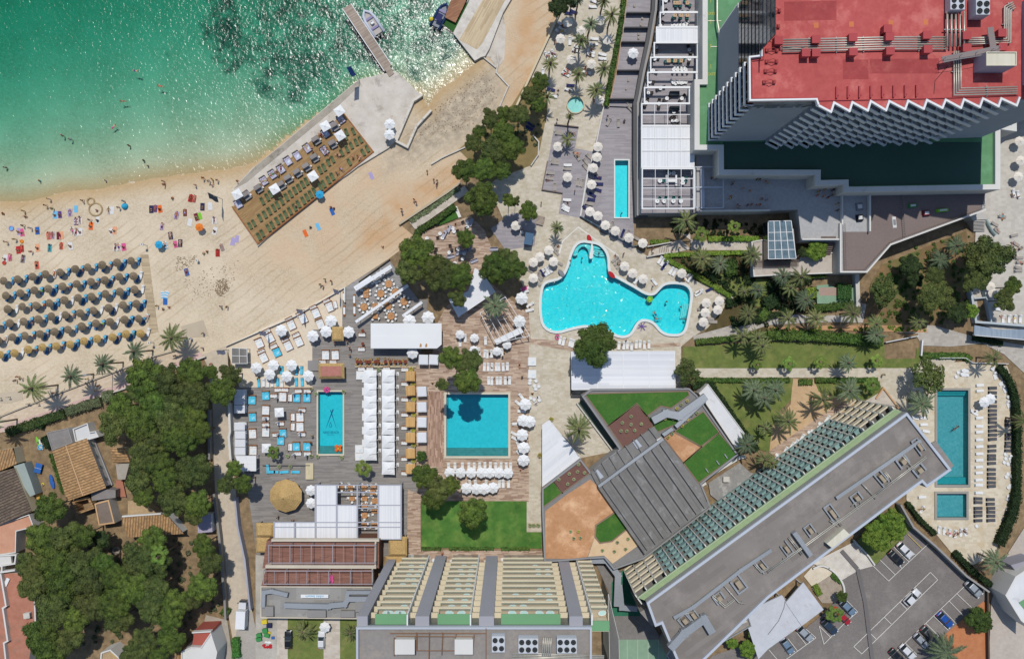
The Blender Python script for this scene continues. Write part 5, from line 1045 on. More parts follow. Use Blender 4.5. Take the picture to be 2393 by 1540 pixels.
def frond_palm(name,n,lm,seed,droop=1.0,lw=.045,segs=9,dead=0):
 q=random.Random(seed);r=thing(name,'','palm');b=MB()
 for i in range(n):
  a=i*2.399+q.random()*.5;tier=i/n;L=q.uniform(.8,1.12);rise=.55-.75*tier;pts=[]
  for s_ in range(segs+1):
   u=s_/segs;d=L*(u*(1-.12*u));z=.25+rise*u*.55-(.28+.25*tier)*droop*u*u;pts.append(Vector((d*math.cos(a),d*math.sin(a),z)))
  for s_ in range(segs):
   p0,p1=pts[s_],pts[s_+1];dr=(p1-p0).normalized();sd=Vector((-dr.y,dr.x,0)).normalized();u=(s_+.5)/segs;ll=.125*math.sin(math.pi*min(1,u*.85+.15))**.7
   b.add([p0-sd*.008,p1-sd*.008,p1+sd*.008,p0+sd*.008],[(0,1,2,3)])
   for k in(0,.25,.5,.75):
    c0=lerp(p0,p1,k);c0=Vector(c0)
    for sg in(-1,1):
     tip=c0+sd*sg*ll*q.uniform(.75,1.1)+dr*ll*.75+Vector((0,0,-.05-.06*q.random()));w_=dr*lw*.5
     b.add([c0-w_*.6,tip,c0+w_],[(0,1,2)])
 b.build('crown',lm,r);t_=MB();t_.tube([(0,0,-1),(.01,0,-.4),(0,0,.0)],[.06,.05,.05],8);t_.lathe([(.05,-.02),(.085,.08),(.08,.2),(.02,.3)],n=8);t_.build('trunk',pal_bark,r);return r
date_l=leaf_mat('date_palm_leaves','465030','878a55',1.5);date_b=leaf_mat('blue_palm_leaves','44523a','7d8866',1.5)
fan_l=leaf_mat('fan_palm_leaves','465a22','7d8f3c',1.2)
DATE=[frond_palm('date_palm',22,date_l,5),frond_palm('date_palm',27,date_b,6,.9),frond_palm('date_palm',17,date_l,7,1.15)]
def fan_palm(seed):
 q=random.Random(seed);r=thing('fan_palm','','palm');b=MB()
 for i in range(26):
  a=i*2.399+q.random()*.5;tier=i/26;d=.28+.42*q.random()*(.4+tier);e=.75-1.1*tier
  base=Vector((d*math.cos(a),d*math.sin(a),.3+.3*e*d));dr=Vector((math.cos(a),math.sin(a),.25*e-.15)).normalized();sd=Vector((-math.sin(a),math.cos(a),0));up=dr.cross(sd)
  for k in range(13):
   th=R(-105+k*17.5);l_=.34*(1-.25*abs(k-6)/6)*q.uniform(.9,1.1);v=dr*math.cos(th)+sd*math.sin(th);tip=base+v*l_+Vector((0,0,-.07));w_=v.cross(up).normalized()*.03
   b.add([base,base+v*l_*.6-w_,tip,base+v*l_*.6+w_],[(0,1,2,3)])
  b.tube([(0,0,.2),tuple(base)],.008,3)
 b.build('crown',fan_l,r);t_=MB();t_.tube([(0,0,-1),(0,0,.22)],[.07,.06],8);t_.build('trunk',pal_bark,r);return r
FAN=fan_palm(9)
def scale_kind(root):
 return Kind(root)
KD=[Kind(x)for x in DATE];KF=Kind(FAN)
def palms(t_,lst,base,where,group,kind=None):
 lab=orderlab(base,lst,where)
 for i,(x,y,rv,h)in enumerate(lst):
  r=rv/4*S*(H-h)/H;k=kind or KD[(i*2+int(x))%3]
  o=k.put(T(t_,x,y,h),h,rnd.random()*6.28,(r,r,r),lab(i),group)
  for c in list(kids(o)):
   if c.name.startswith('trunk'):tw=max(.75,.45/max(.1,r*.1)*.5);c.scale=(.42/(.06*r)*.5,.42/(.06*r)*.5,h/r)
palms(2,[(1620,80,155,7),(1268,205,120,8),(978,322,120,8),(682,437,125,8.2),(325,545,155,8.5),(-75,880,130,8.5)],'tall beach palm','along the promenade wall','palms along the promenade')
palms(20,[(855,20,80,6),(930,150,110,7),(735,232,90,6.5),(645,388,95,6.5),(358,600,90,5.7),(620,700,90,5.2),(858,650,95,6),(330,910,85,5.5),(785,850,105,6),(540,1092,50,6),(620,10,60,8),(520,1310,85,3)],'slender palm','near the round pool','palms on the palm terrace')
palms(21,[(420,590,80,5),(1620,530,145,7)],'date palm','above the free-form pool','palms above the free-form pool')
palms(21,[(1765,660,85,4),(2075,580,70,5.5)],'bright fan palm','beside the entrance path','fan palms by the entrance path',KF)
palms(21,[(1770,880,130,6),(1940,930,110,5),(2240,850,120,6),(2290,1175,90,5),(2200,1400,120,6),(2165,1190,70,4)],'date palm','in the shrubbery right of the free-form pool','palms in the shrubbery')
palms(31,[(130,1045,105,6),(300,1050,125,6),(200,1150,105,5),(340,1260,125,5),(180,1440,115,5),(440,1440,125,5),(780,1390,125,6),(1000,1490,110,5),(1400,1470,100,5)],'date palm','below the beige walkway','palms below the beige walkway')
palms(31,[(1750,760,120,5),(1600,890,125,3)],'dark date palm','in the sloping garden','dark palms in the sloping garden',KD[1])
palms(32,[(1000,50,115,5),(740,310,110,5),(750,570,150,6),(500,650,150,6),(175,850,150,6),(-600+660,560,130,6),(30,1240,85,5),(-60,150,120,6)],'grey-green date palm','around the orange gravel bay','palms around the gravel bay')
palms(32,[(195,320,80,3),(480,300,75,3),(1005,290,75,3),(970,520,90,3)],'bright fan palm','along the long stone path','fan palms along the long stone path',KF)
palms(32,[(1420,690,160,5),(2100,270,110,6),(2380,850,120,6)],'date palm','around the long teal pool','palms around the long teal pool')
palms(22,[(2150,60,120,6),(2290,70,110,6),(2250,560,140,6),(2350,640,130,6),(2370,920,90,5),(2190,1070,130,6),(2360,1210,110,5)],'leafy date palm','on the lawns beside the roof garden hall','palms on the middle lawns')
palms(22,[(2290,330,60,3)],'single fan palm','on the middle lawn',None,KF)
palms(22,[(625,920,165,11)],'big solitary date palm between the stone court','and the tapering canopy',None,KD[0])
palms(12,[(165,1140,75,3.5),(1015,1295,95,4)],'fan palm in a pot','on the beach club deck','fan palms on the club deck',KF)
palms(11,[(2235,1320,145,6)],'large feathery palm','beside the shade sail',None,KD[1])
palms(13,[(440,1275,120,4),(885,1285,100,4)],'palm on the yard lawn','behind the beach club house','palms on the yard lawn')
palms(33,[(2110,620,145,6),(1640,1460,210,4)],'broad date palm','near the car park','palms near the car park')
palms(33,[(620,1110,100,3)],'fan palm over parked cars','by the entrance canopy',None,KF)
palms(3,[(1500,570,105,9)],'tall fan palm rising','from the lower left grove',None,KF)
hedge_l=leaf_mat('hedge_leaves','2c3f17','5d7630',1.5);hedge_d=leaf_mat('dark_hedge_leaves','172412','32461f',1.5);hedge_y=leaf_mat('light_hedge_leaves','526a1e','869a3a',1.5);hedge_g=leaf_mat('grey_shrub_leaves','4a5138','77805a',1.5)
def hedge(label,t_,pts,w_,h,m=None,cat='hedge'):
 m=m or hedge_l;p=TP(t_,pts,h);ch=[];b=MB()
 for a,c in zip(p,p[1:]):
  L=math.dist(a,c);n=int(L*(w_+h)*26)+20;u=np.array([c[0]-a[0],c[1]-a[1]])/L;v=np.array([-u[1],u[0]])
  s_=rs.uniform(0,L,n);o=rs.uniform(-w_/2,w_/2,n)*1.08;z=h*rs.uniform(.9,1.08,n);side=rs.rand(n)<.4
  z=np.where(side,rs.uniform(.1,1,n)*h,z);o=np.where(side,np.sign(o)*w_/2*rs.uniform(.9,1.15,n),o);o*=1+.12*np.sin(s_*1.7)
  c3=np.stack([a[0]+u[0]*s_+v[0]*o,a[1]+u[1]*s_+v[1]*o,z],1);d=rs.normal(size=(n,3));d[:,2]=abs(d[:,2])+.3;d/=np.linalg.norm(d,axis=1)[:,None]
  t1=np.cross(d,rs.normal(size=(n,3)));t1/=np.linalg.norm(t1,axis=1)[:,None];t2=np.cross(d,t1);s2=rs.uniform(.12,.24,(n,1))
  ch.append(np.stack([c3-t1*s2,c3-t2*s2*.6,c3+t1*s2,c3+t2*s2*.6],1).reshape(-1,3));b.bar(a,c,w_*.86,0,h*.9)
 v=np.concatenate(ch);b.add(v.tolist(),np.arange(len(v)).reshape(-1,4).tolist());c=p[0]
 b.v=[(q[0]-c[0],q[1]-c[1],q[2])for q in b.v];o=b.build('hedge',m);o.location=(c[0],c[1],.02);return tag(o,label,cat)
hedge('long narrow hedge between the palm terrace and private grey terraces',20,[(1055,-80),(1045,0),(1015,260),(940,640),(880,990)],1.0,1.1)
hedge('thick hedge curving along the wooden terrace by the beach',11,[(1498,670),(1520,610),(1700,510),(1860,385)],1.3,1.2,hedge_l)
hedge('sparse planted strip along the beach wall under the path',11,[(1440,530),(1620,420),(1900,215)],1.1,.5,hedge_g)
hedge('clipped light hedge along the shaded entrance garden',21,[(1835,692),(2310,690)],1.1,.9,hedge_y)
hedge('clipped hedge on the lower side of the entrance path',21,[(1420,850),(1800,828),(2200,822)],.9,.9,hedge_y)
hedge('slanting light hedge above the right side of the pool terrace',21,[(1430,875),(1760,1060),(2050,1235)],1.0,.8,hedge_y)
hedge('small light hedge on the grey deck by the pool stairs',21,[(1295,722),(1475,715)],.8,.7,hedge_y)
hedge('long clipped hedge above the palm lawn',22,[(1720,118),(2393,50)],1.2,1.2);hedge('long dark hedge block above the fan palm lawn',32,[(0,45),(540,65),(1080,112)],2.2,1.8)
hedge('clipped hedge along the lower edge of the stone path',22,[(1720,470),(2230,475)],.9,.9);hedge('short hedge left of the gravel bay entrance',32,[(-150,472),(210,470)],.9,.8);hedge('hedge between gravel bay and stone path on the right',32,[(445,472),(1030,472)],1.0,.9)
hedge('dark hedge along the white roof strip',22,[(1855,495),(2170,950),(2300,1130)],1.1,1.6,hedge_d);hedge('short dark hedge at the top of the white roof strip',22,[(1690,545),(1845,490)],1.0,1.4,hedge_d)
hedge('small round hedge at the mouth of the gravel bay',32,[(290,490),(420,490)],1.3,.8)
hedge('tall dark hedge along the right pool terrace',32,[(2180,350),(2270,470),(2330,640),(2350,900),(2345,1540)],1.3,2.0,hedge_d);hedge('tall dark hedge bending down to the gravel lane',33,[(2345,0),(2300,200),(2180,480)],1.9,2.0,hedge_d)
hedge('hedge along the car park wall, upper part',33,[(1310,80),(1420,230),(1575,375)],.9,1.2,hedge_d);hedge('hedge along the car park wall, lower part',33,[(1760,545),(1900,700),(2095,855)],1.3,1.5,hedge_d)
hedge('grey-green shrub row along the promenade',2,[(610,770),(930,670)],2.0,1.4,hedge_g);hedge('dense green shrub row behind the promenade',2,[(50,965),(270,890),(590,785)],1.9,1.4,leaf_mat('green_shrub_leaves','33401f','5d6a34',1.5));hedge('grey shrub at the corner of the pine grove',2,[(950,640),(1050,610)],2.2,1.3,hedge_g)
for i,(x0,x1)in enumerate(((1545,1730),(1802,2225),(2292,2560))):hedge('low clipped hedge under the lawn, %s of three'%nth(i,3),13,[(x0,509),(x1,510)],.7,.6)
hedge('white-flowering hedge along the green patio',31,[(430,1345),(800,1305)],1.6,1.0,hedge_l);hedge('dark hedge along the ramp path',31,[(-330,1500),(0,1420),(240,1365)],1.2,1.0,hedge_d)
hedge('clipped dark green cube hedge on the green patio',31,[(655,1190),(785,1190)],3.4,1.5,leaf_mat('cube_hedge_leaves','2c4a1f','4d7034',2));hedge('bright shrub beside the lane wall at the bottom',3,[(2195,1350),(2205,1530)],1.6,1.4,leaf_mat('lane_shrub_leaves','2f5a22','57863c',2));hedge('green bush by the old turning area',3,[(2070,1080),(2130,1120)],1.8,1.2)
hedge('flower bed shrubs inside the round entrance wall',33,[(600,750),(690,820)],1.1,.8);hedge('yellow-green shrubs beside the entrance canopy',33,[(440,850),(490,940)],1.2,.8,hedge_y);hedge('dark shrubs between house and beach path',2,[(300,860),(400,900)],1.8,1.2,hedge_d)
hedge('hedge strip left of the tiled house',2,[(470,1160),(560,1450),(600,1540)],.8,1.2);hedge('bush behind the blue inflatables',2,[(400,1000),(450,1110)],1.5,1.5,hedge_d)
hedge('shrub mass in the dark garden corner',31,[(0,1230),(60,1330)],3,1.5,hedge_d);hedge('yellowish shrub beside the green patio',31,[(395,1150),(410,1250)],2.2,1.4,hedge_y);hedge('green shrub under the beige walkway',31,[(380,1035),(540,1035)],1.0,1.2)
hedge('round shrub in the shrubbery right of the pool',21,[(2000,960),(2110,960)],3.2,2.0);hedge('shrub strip beside the white pebbles',21,[(2030,1250),(2040,1330)],1.4,1.2,hedge_d);hedge('shrubs at the foot of the shrubbery',21,[(2330,1380),(2393,1420)],2.5,1.2)
hedge('shrub row along the ramp railing by the right pool',32,[(1440,245),(1850,245),(1900,290)],1.3,.9);hedge('shrubs under the glass footbridge',32,[(1920,80),(2200,130)],1.2,.8,hedge_d)
sheet('green_patio',TP(31,[(445,1130),(555,1120),(640,1160),(805,1150),(815,1300),(450,1300)]),mat('patio_green','7f9c80','8aa68a',sc=1));sheet('patio_floor',TP(31,[(468,1150),(640,1150),(640,1225),(468,1225)]),mat('patio_pink','a48b7e','b09788'))
b=MB();b.wall(TP(31,[(820,1020),(830,1310)],1),.9,0,1.8);tag(b.build('garden_wall',offw),'broad pale wall right of the green patio','wall')
def cover(name,label,t_,poly,n,h,size,m):
 p=TP(t_,poly);xs=[q[0]for q in p];ys=[q[1]for q in p];C=[]
 while len(C)<n:
  q=(rnd.uniform(min(xs),max(xs)),rnd.uniform(min(ys),max(ys)))
  if inside(q,p):C.append(q)
 ch=[]
 for x,y in C:r_=rnd.uniform(.35,1)*h;ch.append(leaves((x,y,r_*.35),(r_,r_,r_*.7),int(70*r_)+18,size))
 b=leafmesh(name,ch,m);tag(b,label,'plants',None,'stuff')
cover('ground_cover','low mixed shrubs under the palms right of the free-form pool',21,[(1480,880),(2230,870),(2230,1040),(2393,1240),(2393,1500),(2050,1460),(2060,1240)],150,.8,.2,hedge_d)
cover('ground_cover','dark undergrowth between walkway and ramp',31,[(0,1080),(440,1060),(450,1280),(780,1330),(0,1400)],130,.9,.22,hedge_d)
cover('ground_cover','undergrowth of the sloping garden under the mauve playground',31,[(1150,880),(1500,720),(1880,640),(1900,1100),(1850,1480),(1050,1480),(960,1150)],210,.7,.2,hedge_l)
cover('ground_cover','sparse undergrowth along the pine bed of the sandy path',20,[(200,800),(300,900),(230,1400),(-250,1500),(-300,1250)],70,.6,.18,hedge_g)
cover('ground_cover','weeds and shrubs on the floor of the lower left grove',3,[(250,300),(1100,420),(2050,420),(2080,1100),(1700,1250),(350,1500)],170,.7,.2,hedge_g)
cover('ground_cover','low plants along the palm bed under the ramp path',31,[(0,1525),(1480,1510),(1480,1560),(0,1545)],60,.5,.18,hedge_y)
cover('ground_cover','planting along the shaded wall beside the entrance path',21,[(1480,500),(2360,540),(2360,660),(1840,670),(1680,640),(1490,640)],90,.6,.18,hedge_d)
def M1(n,c,**k):return mat(n,c,**{'var':.04,**k})
wframe=M1('white_lounger_frame','d2d1cd');teak=mat('teak','8b5a35','a06c42',cell=(0,.1,2),var=.05);white_c=M1('white_cushion','e4e3df')
steelpole=M1('pole_grey','8c8c8c');woodpole=M1('pole_wood','6e5640')
def K0(name,cat):return thing(name,'',cat)
def lounger(name,cush,frame,w_=.66,L=1.95,back=.42,hood=None,group=None):
 r=K0(name,'sun lounger');b=MB();b.box((0,-.0,.27),(w_,L,.06))
 for sx in(-1,1):
  for sy in(-.38,.38):b.box((sx*w_*.42,sy*L,.12),(.05,.05,.24))
 b.build('frame',frame,r);b=MB();y0=L*.5-back*L;b.box((0,(-L*.5+y0)/2,.345),(w_*.92,L-back*L-.03,.09))
 a,z=L*back,.3;b.add([(-w_*.46,y0,.3),(w_*.46,y0,.3),(w_*.46,y0+a*.93,.3+z),(-w_*.46,y0+a*.93,.3+z),(-w_*.46,y0-.02,.39),(w_*.46,y0-.02,.39),(w_*.46,y0+a*.9,.39+z),(-w_*.46,y0+a*.9,.39+z)],[(0,3,2,1),(4,5,6,7),(0,1,5,4),(1,2,6,5),(2,3,7,6),(3,0,4,7)])
 b.build('cushion',cush,r)
 if hood:
  b=MB();n=5
  for i in range(n):a0,a1=math.pi*(.25+.5*i/n),math.pi*(.25+.5*(i+1)/n);b.add([(-w_*.5,L*.28+.42*math.cos(a0),.55+.42*math.sin(a0)),(w_*.5,L*.28+.42*math.cos(a0),.55+.42*math.sin(a0)),(w_*.5,L*.28+.42*math.cos(a1),.55+.42*math.sin(a1)),(-w_*.5,L*.28+.42*math.cos(a1),.55+.42*math.sin(a1))],[(0,1,2,3)])
  b.build('hood',hood,r)
 else:
  b=MB();b.box((0,L*.40,.70),(w_*.7,.26,.1));b.build('pillow',cush,r)
 return Kind(r)
def parasol(name,r_,n,top,edge,m,pole=woodpole,scal=.06,vent=True,base=True,ribs=True):
 r=K0(name,'parasol');b=MB();ring=[]
 N_=n*2
 for lvl,(f,z)in enumerate(((1,edge),(.97,edge+.03),(.55,edge+(top-edge)*.5),(.1,top))):
  for k in range(N_):
   a=2*math.pi*k/N_;s_=f*r_*(1 if k%2==0 else math.cos(math.pi/n)*(1-scal));ring.append((s_*math.cos(a),s_*math.sin(a),z-(0 if k%2==0 else.03)))
 b.add(ring,[(l*N_+k,l*N_+(k+1)%N_,(l+1)*N_+(k+1)%N_,(l+1)*N_+k)for l in range(3)for k in range(N_)]+[tuple(3*N_+k for k in range(N_))]);b.build('canopy',m,r)
 if vent:b=MB();b.lathe([(r_*.2,top-.05),(r_*.17,top+.02),(.02,top+.1)],n=n);b.build('cap',m,r)
 b=MB();b.tube([(0,0,0),(0,0,top-.02)],.035,6);b.build('pole',pole,r)
 if base:b=MB();b.box((0,0,.05),(.6,.6,.1));b.build('base',concrete,r)
 return Kind(r)
def strawp(name,m):
 r=K0(name,'parasol');b=MB();b.lathe([(.93,1.82),(.95,1.88),(.72,2.08),(.70,2.12),(.45,2.28),(.43,2.33),(.16,2.46),(.10,2.56),(.03,2.6)],n=14);b.build('canopy',m,r)
 b=MB();b.tube([(0,0,0),(0,0,2.4)],.05,6);b.build('pole',woodpole,r);b=MB();b.lathe([(.10,2.5),(.08,2.62),(.02,2.66)],n=8);b.build('knot',woodpole,r);return Kind(r)
straw_g=mat('grey_straw','84745d','998870',sc=9,var=.08,rv=.1,bump=.8,bs=20);straw_y=mat('yellow_straw','bf9c5c','d6b574',sc=9,var=.08,bump=.8,bs=20)
K_straw,K_strawy=strawp('straw_parasol',straw_g),strawp('straw_parasol',straw_y)
blue_c=M1('blue_cushion','3a6a94',rv=.2);sky_c=M1('light_blue_cloth','5fb3d2');navy_c=M1('navy_cushion','2b2f5c');green_c=M1('green_cushion','5d6b48',rv=.1);grey_c=M1('grey_cushion','8d8a88');dkgrey_c=M1('dark_grey_mesh','56565a',rv=.08);turq_c=M1('turquoise_cushion','57c3de');taupe_c=M1('taupe_cushion','a39a90')
K_blue=lounger('beach_lounger',blue_c,M1('blue_frame','2f6da8'),.62,1.8,.38,sky_c)
K_green=lounger('deck_lounger',green_c,teak,.7,1.65,.4)
K_white=lounger('sun_lounger',white_c,wframe);K_grey=lounger('sun_lounger',grey_c,teak);K_dark=lounger('sun_lounger',dkgrey_c,M1('black_frame','3a3a3c'),.68,2.05);K_navy=lounger('sun_lounger',navy_c,wframe);K_taupe=lounger('sun_lounger',taupe_c,wframe);K_turq=lounger('sun_lounger',turq_c,teak)
wcanvas=mat('parasol_white','e6e6e4',var=.03,rv=.04,rough=.9);ccanvas=mat('parasol_cream','e4dccf',var=.03,rv=.05,rough=.9)
K_pcream=parasol('parasol',1.15,8,2.75,2.3,ccanvas,scal=.03);K_pwhite=parasol('parasol',1.3,8,2.9,2.35,wcanvas,scal=.08);K_psq=parasol('square_parasol',1.45,4,2.75,2.4,wcanvas,scal=.0);K_pblue=parasol('beach_umbrella',.95,8,2.0,1.7,M1('blue_umbrella','2f9fc8'),scal=.05,base=False)
def cantilever():
 r=K0('cantilever_parasol','parasol');b=MB();n=6;h=1.47;vs=[];
 for i in range(n+1):
  for j in range(n+1):
   u,v=2*i/n-1,2*j/n-1;d=max(abs(u),abs(v));sag=.10*(1-abs(abs(u)-abs(v)))*d if False else 0
   e=1-.05*(1-min(abs(u),abs(v)))*(d>.99);vs.append((u*h*e,v*h*e,2.95-.38*d**1.3-.06*(1-abs(abs(u)-abs(v)))*d))
 b.add(vs,[(i*(n+1)+j,(i+1)*(n+1)+j,(i+1)*(n+1)+j+1,i*(n+1)+j+1)for i in range(n)for j in range(n)]);b.build('canopy',wcanvas,r)
 b=MB();b.tube([(1.75,.4,.1),(1.78,.4,2.9),(1.3,.2,3.2),(0,0,3.1)],.05,6);b.build('arm',whitem,r);b=MB();b.box((1.75,.4,.06),(.55,.8,.12));b.build('base',whitem,r);b=MB();b.lathe([(.2,2.9),(.12,3.02),(.02,3.06)],n=8);b.build('cap',wcanvas,r);return Kind(r)
K_cant=cantilever()
def closed():
 r=K0('closed_parasol','parasol');b=MB();b.lathe([(.10,1.0),(.24,1.2),(.2,1.9),(.13,2.6),(.04,2.95)],n=9);b.build('canopy',wcanvas,r);b=MB();b.tube([(0,0,0),(0,0,3.05)],.04,6);b.build('pole',whitem,r);b=MB();b.box((0,0,.05),(.6,.6,.1));b.build('base',steel,r);return Kind(r)
K_closed=closed()
def daybed(name,w_,L,cush,base,head=True,pil=2,throw=None):
 r=K0(name,'daybed');b=MB();b.box((0,0,.17),(w_,L,.34));b.build('base',base,r);b=MB();b.box((0,0,.43),(w_*.93,L*.93,.17),tz=.96);b.build('mattress',cush,r)
 if head:b=MB();b.box((0,L*.5+.08,.42),(w_*1.02,.16,.84));b.build('headboard',base,r)
 for i in range(pil):b=MB();b.box((w_*(-.24+.48*i/max(1,pil-1))if pil>1 else 0,L*.36,.58),(w_*.38,.36,.16),tz=.85);b.build('pillow',cush,r)
 if throw:b=MB();b.box((w_*.1,-L*.1,.53),(.7,.45,.05),.5);b.build('towel',throw,r)
 return Kind(r)
K_bed=daybed('daybed',1.75,2.2,white_c,teak,True,2,M1('folded_towel','cfdde2'));K_bedb=daybed('daybed',1.75,2.0,turq_c,teak,True,2,M1('blue_towel','9fd6e6'));K_sofa=daybed('sofa_bed',1.7,.85,white_c,teak,True,3);K_wbed=daybed('daybed',1.95,2.0,white_c,wframe,False,0,M1('folded_towel','cfdde2'))
def canopybed():
 r=K0('canopy_daybed','daybed');b=MB();b.box((0,0,.2),(1.5,1.9,.4));b.build('base',M1('grey_wicker','6c6862'),r);b=MB();b.box((0,0,.5),(1.4,1.8,.2));b.build('mattress',grey_c,r);b=MB()
 n=6
 for i in range(n):a0,a1=math.pi*(.08+.5*i/n),math.pi*(.08+.5*(i+1)/n);b.add([(-.8,1.0*math.cos(a0),.5+1.0*math.sin(a0)),(.8,1.0*math.cos(a0),.5+1.0*math.sin(a0)),(.8,1.0*math.cos(a1),.5+1.0*math.sin(a1)),(-.8,1.0*math.cos(a1),.5+1.0*math.sin(a1))],[(0,1,2,3)])
 b.build('hood',M1('taupe_cloth','8a827d',rv=.06),r);b=MB();b.box((.95,-.2,.2),(.3,.4,.4));b.build('side_shelf',whitem,r);return Kind(r)
K_canopy=canopybed();K_lilac=daybed('daybed',1.5,1.9,M1('lilac_cushion','b9b3c6'),M1('grey_wicker','6c6862'),True,2,M1('folded_towel','cfdde2'))
def cabana(roofm,name,post):
 r=K0(name,'cabana');b=MB();b.box((0,0,2.25),(2.1,2.25,.12));b.box((0,0,2.34),(1.9,2.05,.08),tz=.9);b.build('roof',roofm,r);b=MB();[b.box((x,y,1.1),(.09,.09,2.2))for x in(-.95,.95)for y in(-1,1)];b.build('frame',post,r);b=MB();b.box((0,0,.3),(1.7,1.9,.6));b.build('mattress',white_c,r);b=MB();b.box((0,-1.25,.25),(.5,.4,.5));b.build('side_table',teak,r);return Kind(r)
K_cabs=cabana(mat('bamboo_roof','bd9257','d3ab72',cell=(90,.12,2.5),var=.06),'straw_cabana',teak);K_cabw=cabana(M1('cabana_white','d9dadc'),'white_cabana',whitem)
def seat(name,m,w_=.6,d_=.6,arms=True,cat='chair'):
 r=K0(name,cat);b=MB();b.box((0,0,.42),(w_,d_,.08));b.build('seat',m,r);b=MB();b.box((0,d_*.48,.66),(w_,.07,.45));b.build('backrest',m,r)
 for sx in(-1,1):
  for sy in(-1,1):b=MB();b.box((sx*w_*.42,sy*d_*.42,.19),(.05,.05,.38));b.build('leg',M1('chair_leg','4a3626'),r)
  if arms:b=MB();b.box((sx*w_*.5,0,.6),(.06,d_*.9,.05));b.build('armrest',m,r)
 return Kind(r)
K_chw=seat('dining_chair',white_c,.5,.5,False);K_cht=seat('teal_chair',M1('teal_fabric','2c6a66'),.6,.6);K_chd=seat('wicker_chair',M1('dark_wicker','463f3c'),.65,.6);K_sofag=seat('sofa',M1('lilac_grey_fabric','a9a9b6'),1.75,.75,True,'sofa');K_stool=seat('bar_stool',M1('wicker_tan','b8975f'),.42,.42,False,'stool');K_armw=seat('armchair',white_c,.75,.7)
def table(name,r_,m,leg,sq=False,h=.74):
 r=K0(name,'table');b=MB()
 if sq:b.box((0,0,h),(r_*2,r_*2,.05))
 else:b.lathe([(r_,h-.03),(r_,h+.02)],n=18)
 b.build('tabletop',m,r);b=MB();b.tube([(0,0,.03),(0,0,h-.03)],.05,6);b.build('pedestal',leg,r);b=MB();b.lathe([(r_*.5,0),(r_*.45,.04)],n=12);b.build('foot',leg,r);b=MB();b.lathe([(.07,h+.025),(.06,h+.15),(.03,h+.16)],(.1*r_,.2*r_,0),8);b.build('centrepiece',M1('dark_jar','54402e'),r);return Kind(r)
orange_t=mat('orange_wood','b07f52','c49468',cell=(30,.15,2),var=.05)
K_to=table('round_table',.85,orange_t,woodpole);K_tos=table('square_table',.62,orange_t,woodpole,True);K_tw=table('white_table',.42,whitem,steelpole,h=.5);K_tb=table('barrel_table',.36,M1('red_brown_wood','7d3f2c'),woodpole,h=1.0);K_tk=table('wooden_table',.42,mat('pale_wood','b89a78','c7aa88',cell=(0,.1,1)),steelpole,True)
def loungeseat():
 r=K0('lounge_seat','lounge seat');b=MB();b.prism([(-.35,-.9),(.35,-.9),(.5,.3),(.25,.95),(-.25,.95),(-.5,.3)],0,.38);b.build('body',whitem,r);b=MB();b.prism([(-.4,.45),(.4,.45),(.22,.9),(-.22,.9)],.38,.7);b.build('backrest',whitem,r);return Kind(r)
K_ls=loungeseat()
def pod():
 r=K0('tub_chair','tub chair');b=MB();b.lathe([(.2,0),(.42,.25),(.46,.42),(.40,.44),(.33,.3),(.0,.28)],n=14);b.build('shell',whitem,r);b=MB();b.lathe([(.3,.3),(.32,.36),(.05,.38)],n=12);b.build('cushion',white_c,r);return Kind(r)
K_pod=pod()
def pot(kind):
 r=K0('potted_plant','potted plant');b=MB();b.lathe([(.0,.0),(.24,0),(.36,.42),(.38,.46),(.30,.46),(.27,.4),(0,.4)],n=12);b.build('pot',M1('pale_pot','cdbf98'),r);ch=[];b=MB()
 for i in range(16):
  a=i*2.399;L=rnd.uniform(.3,.5);w_=.05;p=Vector((math.cos(a),math.sin(a),0));s_=Vector((-p.y,p.x,0))*w_;z0=Vector((0,0,.42));b.add([z0-s_,z0+s_,z0+p*L+Vector((0,0,.3-.02*i)),],[(0,1,2)]);b.add([z0+p*.1-s_*1.2+Vector((0,0,.15)),z0+p*.1+s_*1.2+Vector((0,0,.15)),z0+p*L*1.1+Vector((0,0,.2))],[(0,1,2)])
 b.build('leaves',kind,r);return Kind(r)
K_pot=pot(leaf_mat('agave_leaves','4f6440','7d8e60',3));K_poty=pot(leaf_mat('yellow_pot_leaves','7b7425','a99b3f',3))
PB_={}
def skin_mesh(J,edges,rad,name):
 names=list(J);me=bpy.data.meshes.new('tmp');me.from_pydata([J[k]for k in names],[(names.index(a),names.index(b))for a,b in edges],[])
 o=bpy.data.objects.new('tmp',me);COL.objects.link(o);sk=o.modifiers.new('s','SKIN');sk.use_smooth_shade=True
 ss=o.modifiers.new('u','SUBSURF');ss.levels=1
 for i,k in enumerate(names):d=me.skin_vertices[0].data[i];d.radius=(rad[k],rad[k]);d.use_root=(k=='pelvis')
 dg=bpy.context.evaluated_depsgraph_get();m=bpy.data.meshes.new_from_object(o.evaluated_get(dg));m.name=name;bpy.data.objects.remove(o);return m
